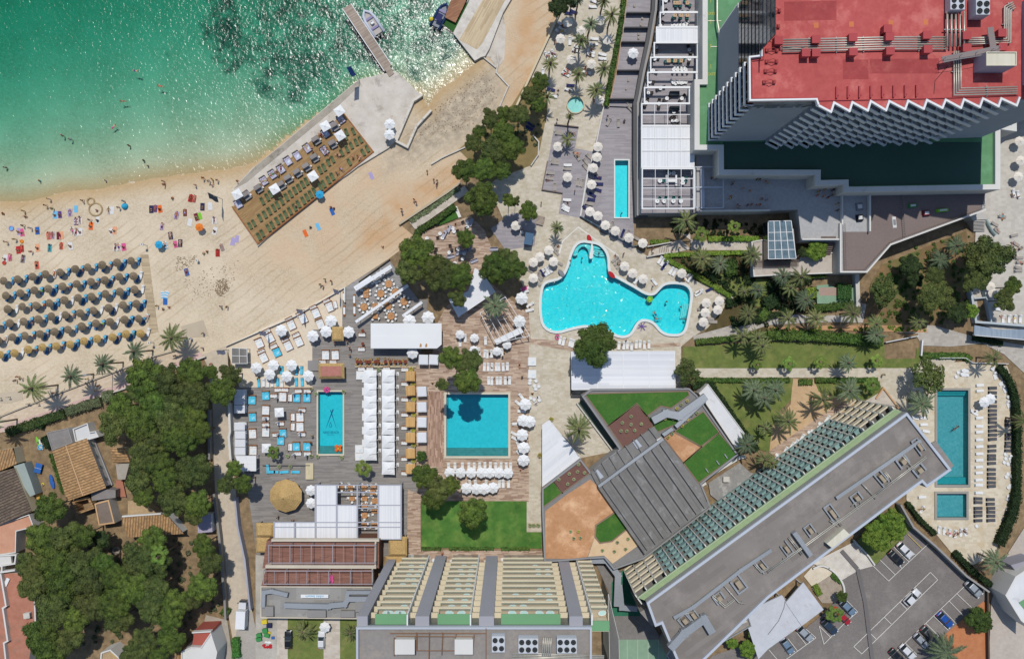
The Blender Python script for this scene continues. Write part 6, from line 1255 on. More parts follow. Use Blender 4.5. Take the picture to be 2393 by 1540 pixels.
def figure(pose):
 J={'pelvis':(0,0,.95),'waist':(0,0,1.12),'chest':(0,.01,1.33),'neck':(0,.0,1.5),'jaw':(0,-.02,1.58),'crown':(0,.01,1.70),'nose':(0,-.13,1.62)}
 rad={'pelvis':.125,'waist':.105,'chest':.13,'neck':.055,'jaw':.075,'crown':.085,'nose':.014}
 E=[('pelvis','waist'),('waist','chest'),('chest','neck'),('neck','jaw'),('jaw','crown'),('jaw','nose')]
 arm={'stand':((.2,0,1.42),(.27,.02,1.15),(.29,-.08,.92)),'walk':((.2,0,1.42),(.25,.1,1.17),(.27,.02,.94)),'lie':((.2,0,1.42),(.34,.0,1.2),(.38,-.04,.98)),'up':((.2,0,1.44),(.38,-.02,1.5),(.28,-.06,1.7)),'sit':((.2,0,1.42),(.28,.1,1.2),(.27,-.08,1.02)),'swim':((.2,0,1.44),(.42,-.1,1.5),(.36,-.2,1.72))}[pose]
 for s_,n in((-1,'l'),(1,'r')):
  a=[(q[0]*s_,q[1],q[2])for q in arm]
  if pose=='walk' and s_<0:a=[(a[0]),(a[1][0],-.06,a[1][2]),(a[2][0],-.2,a[2][2]+.06)]
  for k,q,r_ in(('sh',a[0],.062),('el',a[1],.045),('wr',a[2],.032)):J[k+n]=q;rad[k+n]=r_
  u=(Vector(a[2])-Vector(a[1])).normalized();side=Vector((0,-1,0))if abs(u.y)<.8 else Vector((0,0,1));side=(side-u*side.dot(u)).normalized()
  J['pa'+n]=tuple(Vector(a[2])+u*.075);rad['pa'+n]=.036
  E+=[('chest','sh'+n),('sh'+n,'el'+n),('el'+n,'wr'+n),('wr'+n,'pa'+n)]
  for f in range(4):off=(f-1.5)*.021;J['f%d%s'%(f,n)]=tuple(Vector(a[2])+u*(.15+(.012,.02,.016,0)[f])+side*off*1.5);rad['f%d%s'%(f,n)]=.0095;E.append(('pa'+n,'f%d%s'%(f,n)))
  J['th'+n]=tuple(Vector(a[2])+u*.09+side*.06);rad['th'+n]=.0105;E.append(('wr'+n,'th'+n))
  if pose=='sit':lg=((.1,-.02,.9),(.13,-.45,1.0),(.12,-.55,.58),(.12,-.68,.55))
  elif pose=='walk':lg=((.09,0,.88),(.1,-.14*s_,.5),(.1,.05-.16*s_,.09),(.1,-.1-.16*s_,.04))
  elif pose in('lie','swim','up'):lg=((.1,0,.88),(.13,-.03,.48),(.14+.04*(s_>0),.01,.08),(.16,-.10,.0))
  else:lg=((.09,0,.88),(.11,-.02,.48),(.11,.02,.08),(.12,-.13,.04))
  for k,q,r_ in zip(('hi','kn','an','to'),lg,(.095,.062,.042,.035)):J[k+n]=(q[0]*s_,q[1],q[2]);rad[k+n]=r_
  E+=[('pelvis','hi'+n),('hi'+n,'kn'+n),('kn'+n,'an'+n),('an'+n,'to'+n)]
 return J,E,rad
skins=[M1('skin_%s'%n,c,var=0)for n,c in(('fair','c99a7c'),('tanned','a8714f'),('dark','80533a'))]
hairs=[M1('hair_%s'%n,c,var=0)for n,c in(('brown','3d2a1e'),('black','1d1916'),('blond','b08a55'))]
cl={n:M1('cloth_'+n,c,var=.0)for n,c in dict(red='b3262c',navy='23264a',black='1d1d20',white='d6d4d0',blue='2f62a8',pink='d2588a',orange='dd6a2a',green='3c8a4a',purple='5e3a7c',turquoise='3fa9b5',grey='86868a',yellow='d8c13a',maroon='6c2230',coral='cf6350',lilac='a99cc2',sky='6fb5d6',peach='dd9f78',lime='7cc03a').items()}
def person(pose,flat=None,woman=False,name='person'):
 key=(pose,flat,woman);J,E,rad=figure(pose);r=K0(name,'person')
 if pose not in PB_:PB_[pose]=skin_mesh(J,E,rad,'body')
 me=PB_[pose].copy();me.materials.clear();me.materials.append(skins[0]);body=bpy.data.objects.new('body',me);COL.objects.link(body);body.parent=r
 b=MB();b.blob((0,.03,1.69),(.105,.115,.10),10,6)
 if woman:b.tube([(0,.09,1.66),(0,.13,1.5),(0,.12,1.36)],[.085,.075,.04],7)
 b.build('hair',hairs[0],r,True);b=MB()
 b.blob((0,0,.93),(.19,.145,.13 if not woman else.1),10,6)
 if not woman and pose!='sit':
  for s_ in(-1,1):k=J['kn'+('l' if s_<0 else 'r')];h_=J['hi'+('l' if s_<0 else 'r')];b.tube([h_,lerp(h_,k,.75)],[.115,.092],8)
 b.build('swimwear',cl['navy'],r,True)
 if woman:b=MB();b.blob((0,-.02,1.34),(.185,.15,.07),10,6);b.build('bikini_top',cl['navy'],r,True)
 M_=Matrix.Identity(4)
 if flat=='back':M_=Matrix.Translation((0,-.85,.14))@Matrix.Rotation(R(-90),4,'X')
 if flat=='front':M_=Matrix.Translation((0,-.85,.14))@Matrix.Rotation(R(-90),4,'X')@Matrix.Rotation(math.pi,4,'Z')
 if flat=='sit':M_=Matrix.Translation((0,0,-.84))
 if flat=='swim':M_=Matrix.Translation((0,-.85,-.06))@Matrix.Rotation(R(-84),4,'X')@Matrix.Rotation(math.pi,4,'Z')
 if flat=='wade':M_=Matrix.Translation((0,0,-.95))
 if flat=='recline':M_=Matrix.Translation((0,-.80,.14))@Matrix.Rotation(R(-84),4,'X')
 for c in list(COL.objects):
  if c.parent==r:c.data.transform(M_)
 return Kind(r)
KP={}
for pose,flat in(('stand',None),('walk',None),('lie','back'),('up','front'),('sit','sit'),('swim','swim'),('stand','wade')):
 for wm in(False,True):KP[(pose,flat,wm)]=person(pose,flat,wm)
POSES=dict(stand=('stand',None),walk=('walk',None),back=('lie','back'),front=('up','front'),sit=('sit','sit'),swim=('swim','swim'),wade=('stand','wade'))
VERB=dict(stand='standing',walk='walking',back='sunbathing',front='lying prone',sit='sitting',swim='swimming',wade='wading')
NP=[0]
def put_person(pose,xy,z=0,rz=None,col=None,label='',group=None):
 NP[0]+=1;i=NP[0];wm=rnd.random()<.5;o=KP[POSES[pose]+(wm,)].put(xy,z,rnd.random()*6.28 if rz is None else rz,rnd.uniform(.95,1.05),label,group)
 col=col or rnd.choice(list(cl));recolour(o,'body',skins[rnd.choice((0,0,1,1,2))]);recolour(o,'hair',rnd.choice(hairs));recolour(o,'swimwear',cl[col]);recolour(o,'bikini_top',cl[col]);return col
def people(t_,lst,where,group,z=0,poses=('stand','walk'),rz=None,zp=0):
 """label: pose + colour + rank among all of the list, left to right"""
 order=sorted(range(len(lst)),key=lambda i:lst[i][0])
 rows=len(lst)
 for k,i in enumerate(order):
  e=lst[i];pose=e[2]if len(e)>2 else poses[i%len(poses)];col=e[3]if len(e)>3 else list(cl)[(i*5+len(lst))%len(cl)]
  lab='person in %s %s %s, %s'%(col,VERB[pose],where,nth(k,rows)if rows<=12 else place_words(lst,i))
  put_person(pose,T(t_,e[0],e[1],zp or z+.3),z,rz,col,lab,group)
def place_words(lst,i):
 ys=sorted(range(len(lst)),key=lambda j:lst[j][1]);per=math.ceil(len(lst)/math.ceil(len(lst)/10));r_=ys.index(i)//per;row=sorted(ys[r_*per:(r_+1)*per],key=lambda j:lst[j][0])
 return '%s of tier %s'%(nth(row.index(i),len(row)),('one','two','three','four','five')[r_])
def place(K,t_,lst,base,where,group,z=0,zh=.5,rz=0,sc=1,jit=.06):
 lab=orderlab(base,lst,where)
 for i,e in enumerate(lst):
  a=R(e[2])if len(e)>2 and e[2]is not None else R(rz);s_=e[3]if len(e)>3 else sc
  K.put(T(t_,e[0],e[1],z+zh),z,a+rnd.uniform(-jit,jit),s_,lab(i),group)
o=Thing('concrete_quay','weathered pale concrete quay beside the wooden lounger deck','quay',W(900,260))
qp=[W(544,441,.5),W(590,393,.5)]+TP(10,[(-10,1555),(250,1345),(715,950),(960,745),(1215,688),(1310,672),(1380,730),(1500,850),(1548,887),(1470,945),(1425,1060),(1310,1310),(1240,1385),(950,1560)],.5)+TP(11,[(860,90),(500,320),(15,765)],.5)+[W(543,486,.5)]
b=MB();b.prism(qp,-3,.5);o.part('slab',b,mat('quay_concrete','c3b9aa','d3cabd',sc=.5,var=.08,vs=.2,dirt=('857a6c',.22,.55,.75)))
b=MB();b.prism([W(546,442,.51),W(592,394,.51)]+TP(10,[(-5,1555),(255,1348),(720,952),(965,748),(985,790),(760,1000),(280,1400),(-90,1710)],.51),.4,.515);o.part('stained_edge',b,mat('stained_concrete','9d9484','b4ab9c',sc=.6,dirt=('5f574b',.3,.5,.72)))
b=MB();b.wall(TP(10,[(1545,893),(1470,945),(1420,1060),(1310,1320),(1415,1375),(1500,1180),(1630,1040)],.9),.5,-.6,.95);tag(b.build('sea_wall',mat('sea_wall','cdc5b7','d9d2c5',sc=1,dirt=('8d8477',.5,.55,.7))),'low pale sea wall folding round a narrow sand channel by the quay','wall')
o=Thing('lounger_deck','brown wooden beach deck carrying green loungers and grey daybeds','deck',W(700,420))
dk=[W(803,266,.7),W(872,355,.7),W(602,570,.7),W(543,484,.7)]
b=MB();b.prism(dk,.3,.7);o.part('boards',b,mat('honey_decking','92724a','a8895f',cell=(38,.25,2.2),var=.08));b=MB();b.wall([lerp(dk[0],dk[1],.0),dk[1],dk[2],dk[3]],.3,.3,.73);o.part('edge_beam',b,teak)
ZD=.7
def deck_rows():pass
rowA=[(25,670),(57,640),(115,590),(150,562),(195,525),(237,495),(275,462),(315,432),(360,398),(395,367),(440,335),(475,303),(510,277),(545,248),(600,207),(630,180),(675,142),(712,110)]
rowB=[(35,497),(80,465),(122,433),(165,403),(200,375),(240,340),(283,303),(322,272),(362,240),(400,215),(435,183),(470,155),(597,50),(635,25)]
rowC=[(58,340),(103,305),(135,275)]
g='green loungers on the wooden beach deck'
for nm,L in(('outermost line',rowA),('middle line',rowB),('short upper line',rowC)):
 for i,(x,y)in enumerate(L):K_green.put(T(11,x,y,ZD+.4),ZD,R(25),1.1,'green deck lounger, %s in the %s'%(nth(i,len(L)),nm),g)
L=[(845,1235),(908,1228),(835,1280),(935,1330),(975,1305),(1000,1425),(1040,1390),(890,1360),(850,1395),(800,1428),(715,1490),(675,1520),(870,1515)]
place(K_green,10,L,'green deck lounger','by the quay end',g,ZD,.4,25)
place(K_green,1,[(2335,570),(2370,545)],'green deck lounger','at the left deck end',g,ZD,.4,25)
L=[(715,1345),(545,1475),(735,1180),(560,1310)];place(K_canopy,10,L,'grey hooded daybed','on the upper deck half','hooded daybeds on the wooden deck',ZD,1,33)
L=[(470,20),(385,75),(300,130),(235,190),(20,222),(-95,290)];place(K_canopy,11,L,'grey hooded daybed','on the lower deck half','hooded daybeds on the wooden deck',ZD,1,33)
L=[(480,1390),(385,1460),(300,1510),(640,1410),(650,1250),(795,1120),(720,1185)];place(K_lilac,10,L,'pale daybed on the wooden deck','near the quay','pale daybeds on the wooden deck',ZD,.4,33)
L=[(155,95),(235,45),(75,155)];place(K_lilac,11,L,'pale daybed on the wooden deck','at its sea edge','pale daybeds on the wooden deck',ZD,.4,33)
place(K_lilac,1,[(2230,370),(2310,290)],'pale daybed on the wooden deck','at the beach corner','pale daybeds on the wooden deck',ZD,.4,33)
place(K_psq,10,[(778,1038),(645,1180),(785,1268)],'white square parasol','near the quay end','white square parasols on the wooden deck',ZD,2.5,78)
place(K_psq,11,[(530,108),(172,228)],'white square parasol','mid deck','white square parasols on the wooden deck',ZD,2.5,78);place(K_psq,1,[(2215,278)],'white square parasol at the deck corner nearest the beach','','white square parasols on the wooden deck',ZD,2.5,78)
place(K_pwhite,10,[(1248,1160,0),(1245,1258,0)],'white octagonal parasol','on the concrete quay','white parasols on the quay',.5,2.6)
deckp=[(610,1265,'back'),(470,1385,'back'),(560,1315,'sit'),(655,1415,'front'),(630,1400,'back'),(765,1450,'back'),(905,1470,'sit'),(950,1455,'sit'),(975,1470,'back'),(805,1130,'sit'),(530,1400,'stand'),(680,1460,'stand')]
people(10,deckp,'on the wooden deck near the quay','people on the wooden deck',ZD+.5,zp=1.2)
people(11,[(160,90,'back'),(235,40,'front'),(75,155,'back'),(210,80,'stand'),(755,80,'sit'),(798,40,'back'),(375,388,'sit')],'on the lower wooden deck','people on the wooden deck',ZD+.5,zp=1.2)
o=Thing('jetty','long narrow plank jetty running out over the weedy water','jetty',T(10,1050,350));J0=TP(10,[(808,85),(888,38),(1268,608),(1198,668)],.6)
b=MB();b.prism(J0,.35,.6);o.part('boards',b,mat('grey_planks','8f7f70','a99a8b',cell=(32,.2,3),var=.1));b=MB();b.wall([J0[0],J0[3]],.14,.3,.66);b.wall([J0[1],J0[2]],.14,.3,.66);o.part('edge_rail',b,whitem)
b=MB();b.prism(TP(10,[(1198,645),(1250,618),(1292,690),(1245,722)],.62),.5,.63);o.part('gangplank',b,mat('grey_planks','8f7f70','a99a8b',cell=(32,.2,3)));b=MB()
for u in(.08,.36,.64,.92):[b.tube([(*lerp(lerp(J0[0],J0[3],u),lerp(J0[1],J0[2],u),v),-4),(*lerp(lerp(J0[0],J0[3],u),lerp(J0[1],J0[2],u),v),.4)],.14,7)for v in(.15,.85)]
o.part('pile',b,woodpole)
o=Thing('boat_pier','pale concrete pier with a plank walkway at the top edge','pier',T(10,2000,250));b=MB();b.prism(TP(10,[(2060,-160),(2010,-20),(1842,312),(2045,570),(2105,535),(2140,528),(2180,460),(2310,120),(2393,-20),(2430,-160)],.8),-3,.8);o.part('slab',b,limestone)
b=MB();b.prism(TP(10,[(2190,-160),(2120,0),(1900,375),(2065,465),(2120,400),(2330,0),(2400,-160)],.83),.6,.84);o.part('boards',b,mat('sun_bleached_planks','b59f7d','cdb996',cell=(61,.25,4),var=.07));b=MB();b.prism(TP(10,[(1960,40),(2000,20),(1870,290),(1845,305),(1760,240),(1740,200)],-.03),-.6,-.03);o.part('green_step',b,mat('algae_green','2c5a22',var=.2))
sheet('pier_apron',TP(10,[(2310,120),(2335,300),(2320,560),(2250,650),(2190,540),(2140,530),(2180,460)]),mat('quay_concrete','c3b9aa','d3cabd'),.05)
b=MB();b.wall(TP(10,[(2130,540),(2240,630)],.4),.25,-.2,.45);b.wall(TP(10,[(2255,500),(2265,580),(2245,680),(2360,805),(2265,1030)],.4),.25,-.2,.4);tag(b.build('step_wall',offw),'thin pale steps and wall curving down to the pebbly cove','wall')
o=Thing('floating_platform','brown plank platform beside the blue boat at the top edge','platform',T(10,1870,80));b=MB();b.prism(TP(10,[(1850,-80),(1990,-80),(1960,20),(1865,215),(1765,165)],.7),.4,.7);o.part('boards',b,mat('red_planks','8a5f45','a6795b',cell=(28,.25,2),var=.1));b=MB();[b.tube([(*T(10,x,y,0),-3),(*T(10,x,y,0),.5)],.12,6)for x,y in((1790,160),(1860,190),(1950,10),(1850,-20))];o.part('pile',b,woodpole)
def boat(label,t_,x,y,rz,tube,deck,L,kind):
 r=thing('inflatable_boat',label,'boat',(*T(t_,x,y,.4),-.12),R(rz));b=MB();w_=L*.19
 pts=[(-w_,-L*.5,.35),(-w_,L*.15,.38),(-w_*.72,L*.36,.46),(0,L*.5,.55),(w_*.72,L*.36,.46),(w_,L*.15,.38),(w_,-L*.5,.35)]
 b.tube(pts,L*.052,9);b.build('tube',tube,r,True);b=MB();b.prism([(-w_*.9,-L*.44),(w_*.9,-L*.44),(w_*.9,L*.15),(w_*.6,L*.36),(0,L*.46),(-w_*.6,L*.36),(-w_*.9,L*.15)],-.15,.3);b.build('hull',deck,r)
 b=MB();b.box((0,-L*.02,.6),(.7,.7,.7));b.box((0,.12,1.0),(.6,.08,.35));b.build('console',whitem,r)
 for yy in(-L*.2,L*.18):b=MB();b.box((0,yy,.45),(w_*1.4,.5,.3));b.build('seat',M1('lilac_seat','8f88a8'),r)
 b=MB();b.box((0,-L*.53,.65),(.42,.5,.6));b.box((0,-L*.56,.1),(.14,.25,1.0));b.build('outboard_motor',M1('motor_grey','3f4348'),r);
 if kind:b=MB();b.box((.15,-L*.12,1.55),(1.3,1.6,.07));b.build('sunshade',navy_c,r);b=MB();[b.box((sx,sy,.95),(.05,.05,1.2))for sx in(-.4,.7)for sy in(-.9,.3)];b.build('frame',whitem,r)
 return r
boat('white inflatable motor boat moored beside the plank jetty',10,1085,215,33,M1('boat_white','c9ccd6'),M1('boat_deck','b7b0a6'),6.4,0)
boat('dark blue inflatable boat with a sunshade moored at the platform',10,1725,150,-27,M1('boat_blue','22395f'),M1('boat_deck_grey','8b8f96'),6.0,1)
for nm,x,y,r_,m_ in(('large yellow buoy floating behind the blue boat',1640,185,.62,'d9c62a'),('small white round fender beside the blue boat',1743,238,.25,'d8d8d4')):o=thing('buoy',nm,'buoy',(*T(10,x,y,.2),.1));b=MB();b.lathe([(.05,-r_),(r_*.75,-r_*.6),(r_,0),(r_*.7,r_*.8),(.1,r_*1.1)],n=14);b.build('body',M1('buoy_'+nm.split()[1],m_),o,True);b=MB();b.lathe([(.06,r_*1.05),(.06,r_*1.3)],n=6);b.build('ring',steel,o)
def flag(label,t_,bx,by,h,dv,m):
 o=thing('flag_banner',label,'flag',T(t_,bx,by));b=MB();b.tube([(0,0,0),(0,0,h)],.06,6);b.build('pole',steelpole,o);b=MB();n=8
 for i in range(n):f=lambda u,v:(dv[0]*u,dv[1]*u+.12*math.sin(v*7),h-.1-h*.62*v);b.add([f(0,i/n),f(1,i/n),f(1,(i+1)/n),f(0,(i+1)/n)],[(0,1,2,3)])
 b.build('cloth',m,o)
flag('dark blue banner on a tall pole on the beach',1,2080,325,8.6,(.35,-1.3),M1('navy_cloth','2d3a52'));flag('blue banner at the water corner of the quay',10,970,760,10,(-1.0,-.3),M1('flag_blue','2054a0'))
for t_,x,y,l in((11,790,1180,'beside the palm at the club fence'),(11,460,1360,'in the row of sand beds'),(12,125,20,'left among the sand beds'),(2,2140,190,'at the grey sun screen')):flag('small grey pennant on a thin pole, '+l,t_,x,y,7.5,(.3,-.9),M1('grey_cloth','8d90a6'))
o=Thing('beach_boardwalk','pale plank walkway across the sand right of the straw parasols','boardwalk',T(1,1400,1200));b=MB();b.prism(TP(1,[(1312,842),(1385,838),(1478,1560),(1400,1580)],.05),-.05,.06);o.part('boards',b,mat('sandy_planks','a8957a','c3b08f',cell=(0,.3,3),var=.1));b=MB();b.prism(TP(1,[(1690,1510),(1900,1450),(1950,1600),(1720,1620)],.04),-.05,.05);o.part('landing',b,mat('sandy_concrete','bdae97'))
b=MB();b.wall(TP(2,[(-80,845),(0,812),(545,595),(1060,400),(1440,250),(1640,195)],.3),.3,0,.45);tag(b.build('beach_wall',mat('beach_wall','b5a894')),'long low wall between the beach and the promenade','wall')
b=MB();b.wall(TP(2,[(1640,355),(1895,262),(1915,255)],.6),.3,0,.9);tag(b.build('garden_wall',offw),'short wall at the end of the promenade by the grove','wall');b=MB();b.wall(TP(2,[(40,950),(270,870)],.5),.25,0,.7);b.wall(TP(2,[(940,625),(1185,545)],.5),.25,0,.7);tag(b.build('garden_wall',offw),'garden wall pieces behind the promenade shrubs','wall')
b=MB();b.wall(TP(2,[(2150,700),(2160,950),(2150,1000),(2165,1200)],1),.5,0,1.8);tag(b.build('lane_wall',white),'white boundary wall between lane and beach club cabanas','wall');b=MB();b.wall(TP(3,[(2210,40),(2235,300),(2300,600),(2350,1060)],1),.4,0,2.0);tag(b.build('lane_wall',mat('lilac_grey_wall','a6a6b0',sc=2)),'grey-lilac wall along the lane behind the restaurant','wall')
b=MB();b.wall(TP(2,[(1960,760),(1965,1200)],1),.5,0,1.7);b.wall(TP(3,[(2010,0),(2060,400),(2085,700),(2110,1000),(2115,1150)],1),.5,0,1.7);tag(b.build('lane_wall',mat('grey_lane_wall','8a8680',sc=2)),'long grey garden wall on the left side of the lane','wall')
b=MB();b.wall(TP(11,[(830,1150),(830,1280)],.8),.3,0,1.0);b.wall([W(530,809),W(690,740),W(806,673)],.12,0,.8);tag(b.build('beach_fence',white),'low white fence along the beach edge of the sand lounge','fence');b=MB();b.wall(TP(11,[(960,1090),(1245,882)],.8),.2,0,.9);tag(b.build('deck_fence',mat('weathered_fence','8d7f68')),'weathered wooden fence on the beach side of the restaurant deck','fence')
b=MB();b.wall(TP(11,[(1345,550),(1780,262),(1900,175)],.7),.5,-.1,.8);tag(b.build('path_wall',mat('stone_wall','b8a98f',sc=2)),'stone retaining wall beside the sandy path','wall');b=MB();b.wall(TP(20,[(510,-20),(45,985)],.8),.45,-.1,.9);tag(b.build('path_wall',mat('cream_wall','cfc0a0',sc=2)),'long cream wall between sandy path and palm terrace','wall');b=MB();b.wall(TP(20,[(200,1270),(250,1330),(245,1450),(180,1545)],.5),.25,0,.7);tag(b.build('garden_wall',offw),'curved kerb wall round the pine bed','wall');b=MB();b.wall(TP(10,[(1640,1535),(1740,1475),(1950,1380)],.4),.25,-.1,.45);tag(b.build('path_wall',offw),'thin wall on the orange sandy path under the pines','wall')
b=MB();b.wall(TP(33,[(1235,100),(1350,300),(1560,480),(1850,760),(2050,900)],2),.4,0,2.6);tag(b.build('car_park_wall',greyw),'grey retaining wall between car park and right pool terrace','wall');b=MB();b.wall(TP(33,[(2050,910),(2060,1540)],1),.35,0,1.3);tag(b.build('car_park_wall',mat('dark_timber','5a4c40')),'dark timber fence along the gravel lane','fence');b=MB();b.wall(smooth(TP(33,[(430,690),(500,660),(580,690),(660,760),(710,850),(715,920)],.8),2,False),.4,0,.9);tag(b.build('entrance_wall',white),'curved white wall round the entrance flower bed','wall');b=MB();b.wall(smooth(TP(33,[(805,430),(850,480),(930,560),(995,655)],.8),1,False),.3,0,.9);tag(b.build('entrance_wall',white),'short white wall curving to the car park beside the lawn','wall')
b=MB();b.wall(TP(32,[(1010,640),(1075,545),(1215,730)],.6),.3,0,.9);tag(b.build('terrace_wall',mat('orange_wall','c49a70')),'angled orange terrace wall at the upper end of the diagonal block','wall');sheet('corner_terrace',TP(32,[(900,665),(1075,560),(1200,720)]),gpath)
b=MB();b.wall(TP(32,[(1440,105),(1430,240)],.7),.3,0,1.0);b.wall(TP(32,[(1100,120),(1400,60)],.7),.15,0,1.0);b.wall(TP(32,[(1600,265),(1840,265),(1910,310),(2240,320)],.7),.12,0,1.0);tag(b.build('ramp_railing',whitem),'white ramp railings above the right pool terrace','railing')
b=MB();b.wall(TP(21,[(1265,860),(1420,830),(1480,820)],.8),.3,0,.9);b.wall(TP(21,[(1420,880),(2060,1245)],.4),.25,0,.5);b.wall(TP(21,[(1270,765),(1490,725)],.8),.25,0,.9);tag(b.build('stair_wall',offw),'pale walls of the stair path above the pool','wall');b=MB();[b.bar(*TP(21,[(1310+i*16,785-i*3),(1318+i*16,835-i*2)],.1),.12,.0,.12+.012*i)for i in range(10)];tag(b.build('stair_flight',mat('stair_dark','6f675d')),'shallow stair flight with dark risers on the stair path','steps')
b=MB();b.wall(TP(21,[(640,480),(850,600),(1130,760),(1270,750)],.9),.12,0,1.0);tag(b.build('glass_fence',M1('blue_glass','6f8a94',alpha=.7,rough=.1)),'glass fence along the slanted edge of the grey lap pool deck','fence');b=MB();b.wall(TP(21,[(720,0),(640,480)],.5),.35,0,.55);b.wall(TP(20,[(860,990),(790,1330),(755,1420),(740,1540)],.5),.2,0,.5);tag(b.build('deck_wall',white),'low white wall between sunken terrace and lap pool deck','wall')
b=MB();b.wall(TP(21,[(330,-30),(280,235),(470,265)],.4),.2,0,.6);b.wall(TP(20,[(400,1165),(620,1190)],.4),.2,0,.6);tag(b.build('deck_wall',mat('brown_kerb','7b6e66')),'brown kerb round the sunken grey terrace','wall')
SR_=[[(35,1087),(163,1067),(297,1045),(427,1022),(560,1003),(692,980),(822,960),(958,942),(1090,920),(1220,903)],[(52,1223),(182,1200),(310,1182),(445,1160),(575,1143),(708,1118),(840,1098),(975,1075),(1105,1053),(1240,1037)],[(70,1352),(203,1332),(333,1310),(465,1290),(594,1272),(725,1250),(855,1230),(990,1207),(1122,1187),(1258,1167)],[(-40,1505),(88,1487),(220,1465),(350,1443),(480,1423),(612,1402),(742,1383),(870,1360),(1008,1340),(1142,1320),(1275,1302)],[(-28,1640),(105,1618),(237,1598),(368,1578),(500,1558),(635,1540),(760,1510),(890,1490),(1020,1472),(1158,1453),(1297,1435)],[(-2,1777),(125,1757),(258,1735),(388,1716),(515,1693),(650,1673),(775,1653),(905,1635),(1043,1612),(1175,1590),(1310,1572)]]
for r_,row in enumerate(SR_):
 y_=r_==5;nmr='lowest' if y_ else ORD[r_]
 for i,(x,y)in enumerate(row):
  o=(K_strawy if y_ else K_straw).put(T(1,x,y,2),0,rnd.random()*6,rnd.uniform(.95,1.04),'%s straw parasol, %s in the %s beach row'%('yellow' if y_ else 'grey',nth(i,len(row)),nmr),'yellow straw parasols nearest the promenade' if y_ else 'grey straw parasols on the beach')
  o.rotation_euler[0]=rnd.uniform(-.09,.09);o.rotation_euler[1]=rnd.uniform(-.09,.09);p=T(1,x,y,2);a=R(-17+rnd.uniform(-6,6));K=K_blue if rnd.random()<.86 else K_white
  for j,(dx,dy)in enumerate(((1.05,.15),(.30,-.62)if rnd.random()<.5 else(-.65,-.45))):
   if j==1 and(i+r_)%3==0:continue
   o=(K if j==0 else K_blue).put((p[0]+dx,p[1]+dy),0,a,1,'%s beach lounger %s straw parasol %d of %s row'%('blue' if(K is K_blue or j)else 'white','right of' if j==0 else 'partly under',i+1,nmr),'beach loungers in the parasol rows')
   o['label']=o['label'].replace('parasol %d of'%(i+1),'parasol, '+nth(i,len(row)).replace(' from the ',' from ')+' in')
  if rnd.random()<.3:put_person('back',(p[0]+1.05,p[1]+.2),.40,a,None,'person lying on the lounger of straw parasol %s in the %s row'%(nth(i,len(row)),nmr),'people on the beach loungers')
tow={}
def towel(xy,col,rz,label,sz=(.85,1.7),stripe=False):
 k=(col,sz,stripe)
 if k not in tow:
  b=MB();n=6
  for i in range(n):
   for j in range(3):
    x0,x1=-sz[0]/2+sz[0]*j/3,-sz[0]/2+sz[0]*(j+1)/3;y0,y1=-sz[1]/2+sz[1]*i/n,-sz[1]/2+sz[1]*(i+1)/n;h=lambda x,y:.03+.012*math.sin(7*x+3*y)+.01*math.sin(5*y);b.add([(x0,y0,h(x0,y0)),(x1,y0,h(x1,y0)),(x1,y1,h(x1,y1)),(x0,y1,h(x0,y1))],[(0,1,2,3)],(i%2)if stripe else 0)
  o=b.build('beach_towel',[cl[col],cl['white']]if stripe else cl[col]);tow[k]=o
 else:o=tow[k].copy();COL.objects.link(o)
 o.location=(*xy,.0);o.rotation_euler[2]=rz;return tag(o,label,'towel','towels on the beach')
TW=[(1017,430,'white','back','green'),(1046,428,'white',None),(655,450,'lilac','back','lilac'),(710,415,'sky',None),(712,530,'purple','front','purple'),(747,520,'white','front','pink'),(915,520,'white','sit','turquoise'),(850,575,'orange','sit','orange'),(515,470,'sky','sit','sky'),(560,468,'purple','sit','green'),(350,618,'blue','sit','purple'),(455,665,'coral','front','red'),(492,660,'lilac','back','maroon'),(550,665,'maroon',None),(574,660,'peach',None),(678,618,'white','back','pink'),(712,632,'white','front','red'),(750,628,'white','sit','lilac'),(1040,625,'white','sit','red'),(1070,615,'peach','sit','yellow'),(1080,775,'white','front','maroon'),(1112,770,'white','back','purple'),(1158,770,'pink','sit','pink'),(1415,418,'navy','sit','white'),(1452,412,'purple','back','coral'),(1495,415,'orange','sit','orange'),(1783,315,'red','back','red'),(1816,320,'red','back','coral'),(1893,395,'navy','sit','white'),(1965,390,'white',None),(1730,450,'maroon','back','lilac'),(1650,475,'lilac','back','coral'),(1838,490,'maroon','sit','white'),(1868,482,'lime',None),(1775,540,'white',None),(2003,520,'white','front','pink'),(1515,580,'lilac','front','maroon'),(1595,665,'navy','back','white'),(1545,755,'sky','back','black'),(1640,745,'pink','sit','coral'),(1685,735,'navy','back','white'),(2008,620,'white','sit','navy'),(2075,775,'grey','back','maroon'),(2035,825,'red','front','red'),(2178,720,'lilac',None),(2215,695,'lilac',None),(1745,1005,'blue','back','maroon'),(172,798,'red','sit','red'),(206,785,'red','front','coral'),(352,778,'peach','sit','white'),(465,780,'turquoise','front','green'),(573,760,'coral','back','coral'),(660,760,'white','sit','green'),(48,878,'white','sit','maroon'),(95,868,'pink','front','pink'),(215,882,'grey','front','lilac'),(345,940,'coral','front','black'),(1520,1215,'sky',None),(1555,1215,'sky',None),(1545,1275,'blue',None),(175,625,'lilac','sit','peach'),(205,635,'pink','sit','black')]
LX={}
for i,e in enumerate(TW):LX.setdefault((e[2],e[3]is not None),[]).append(i)
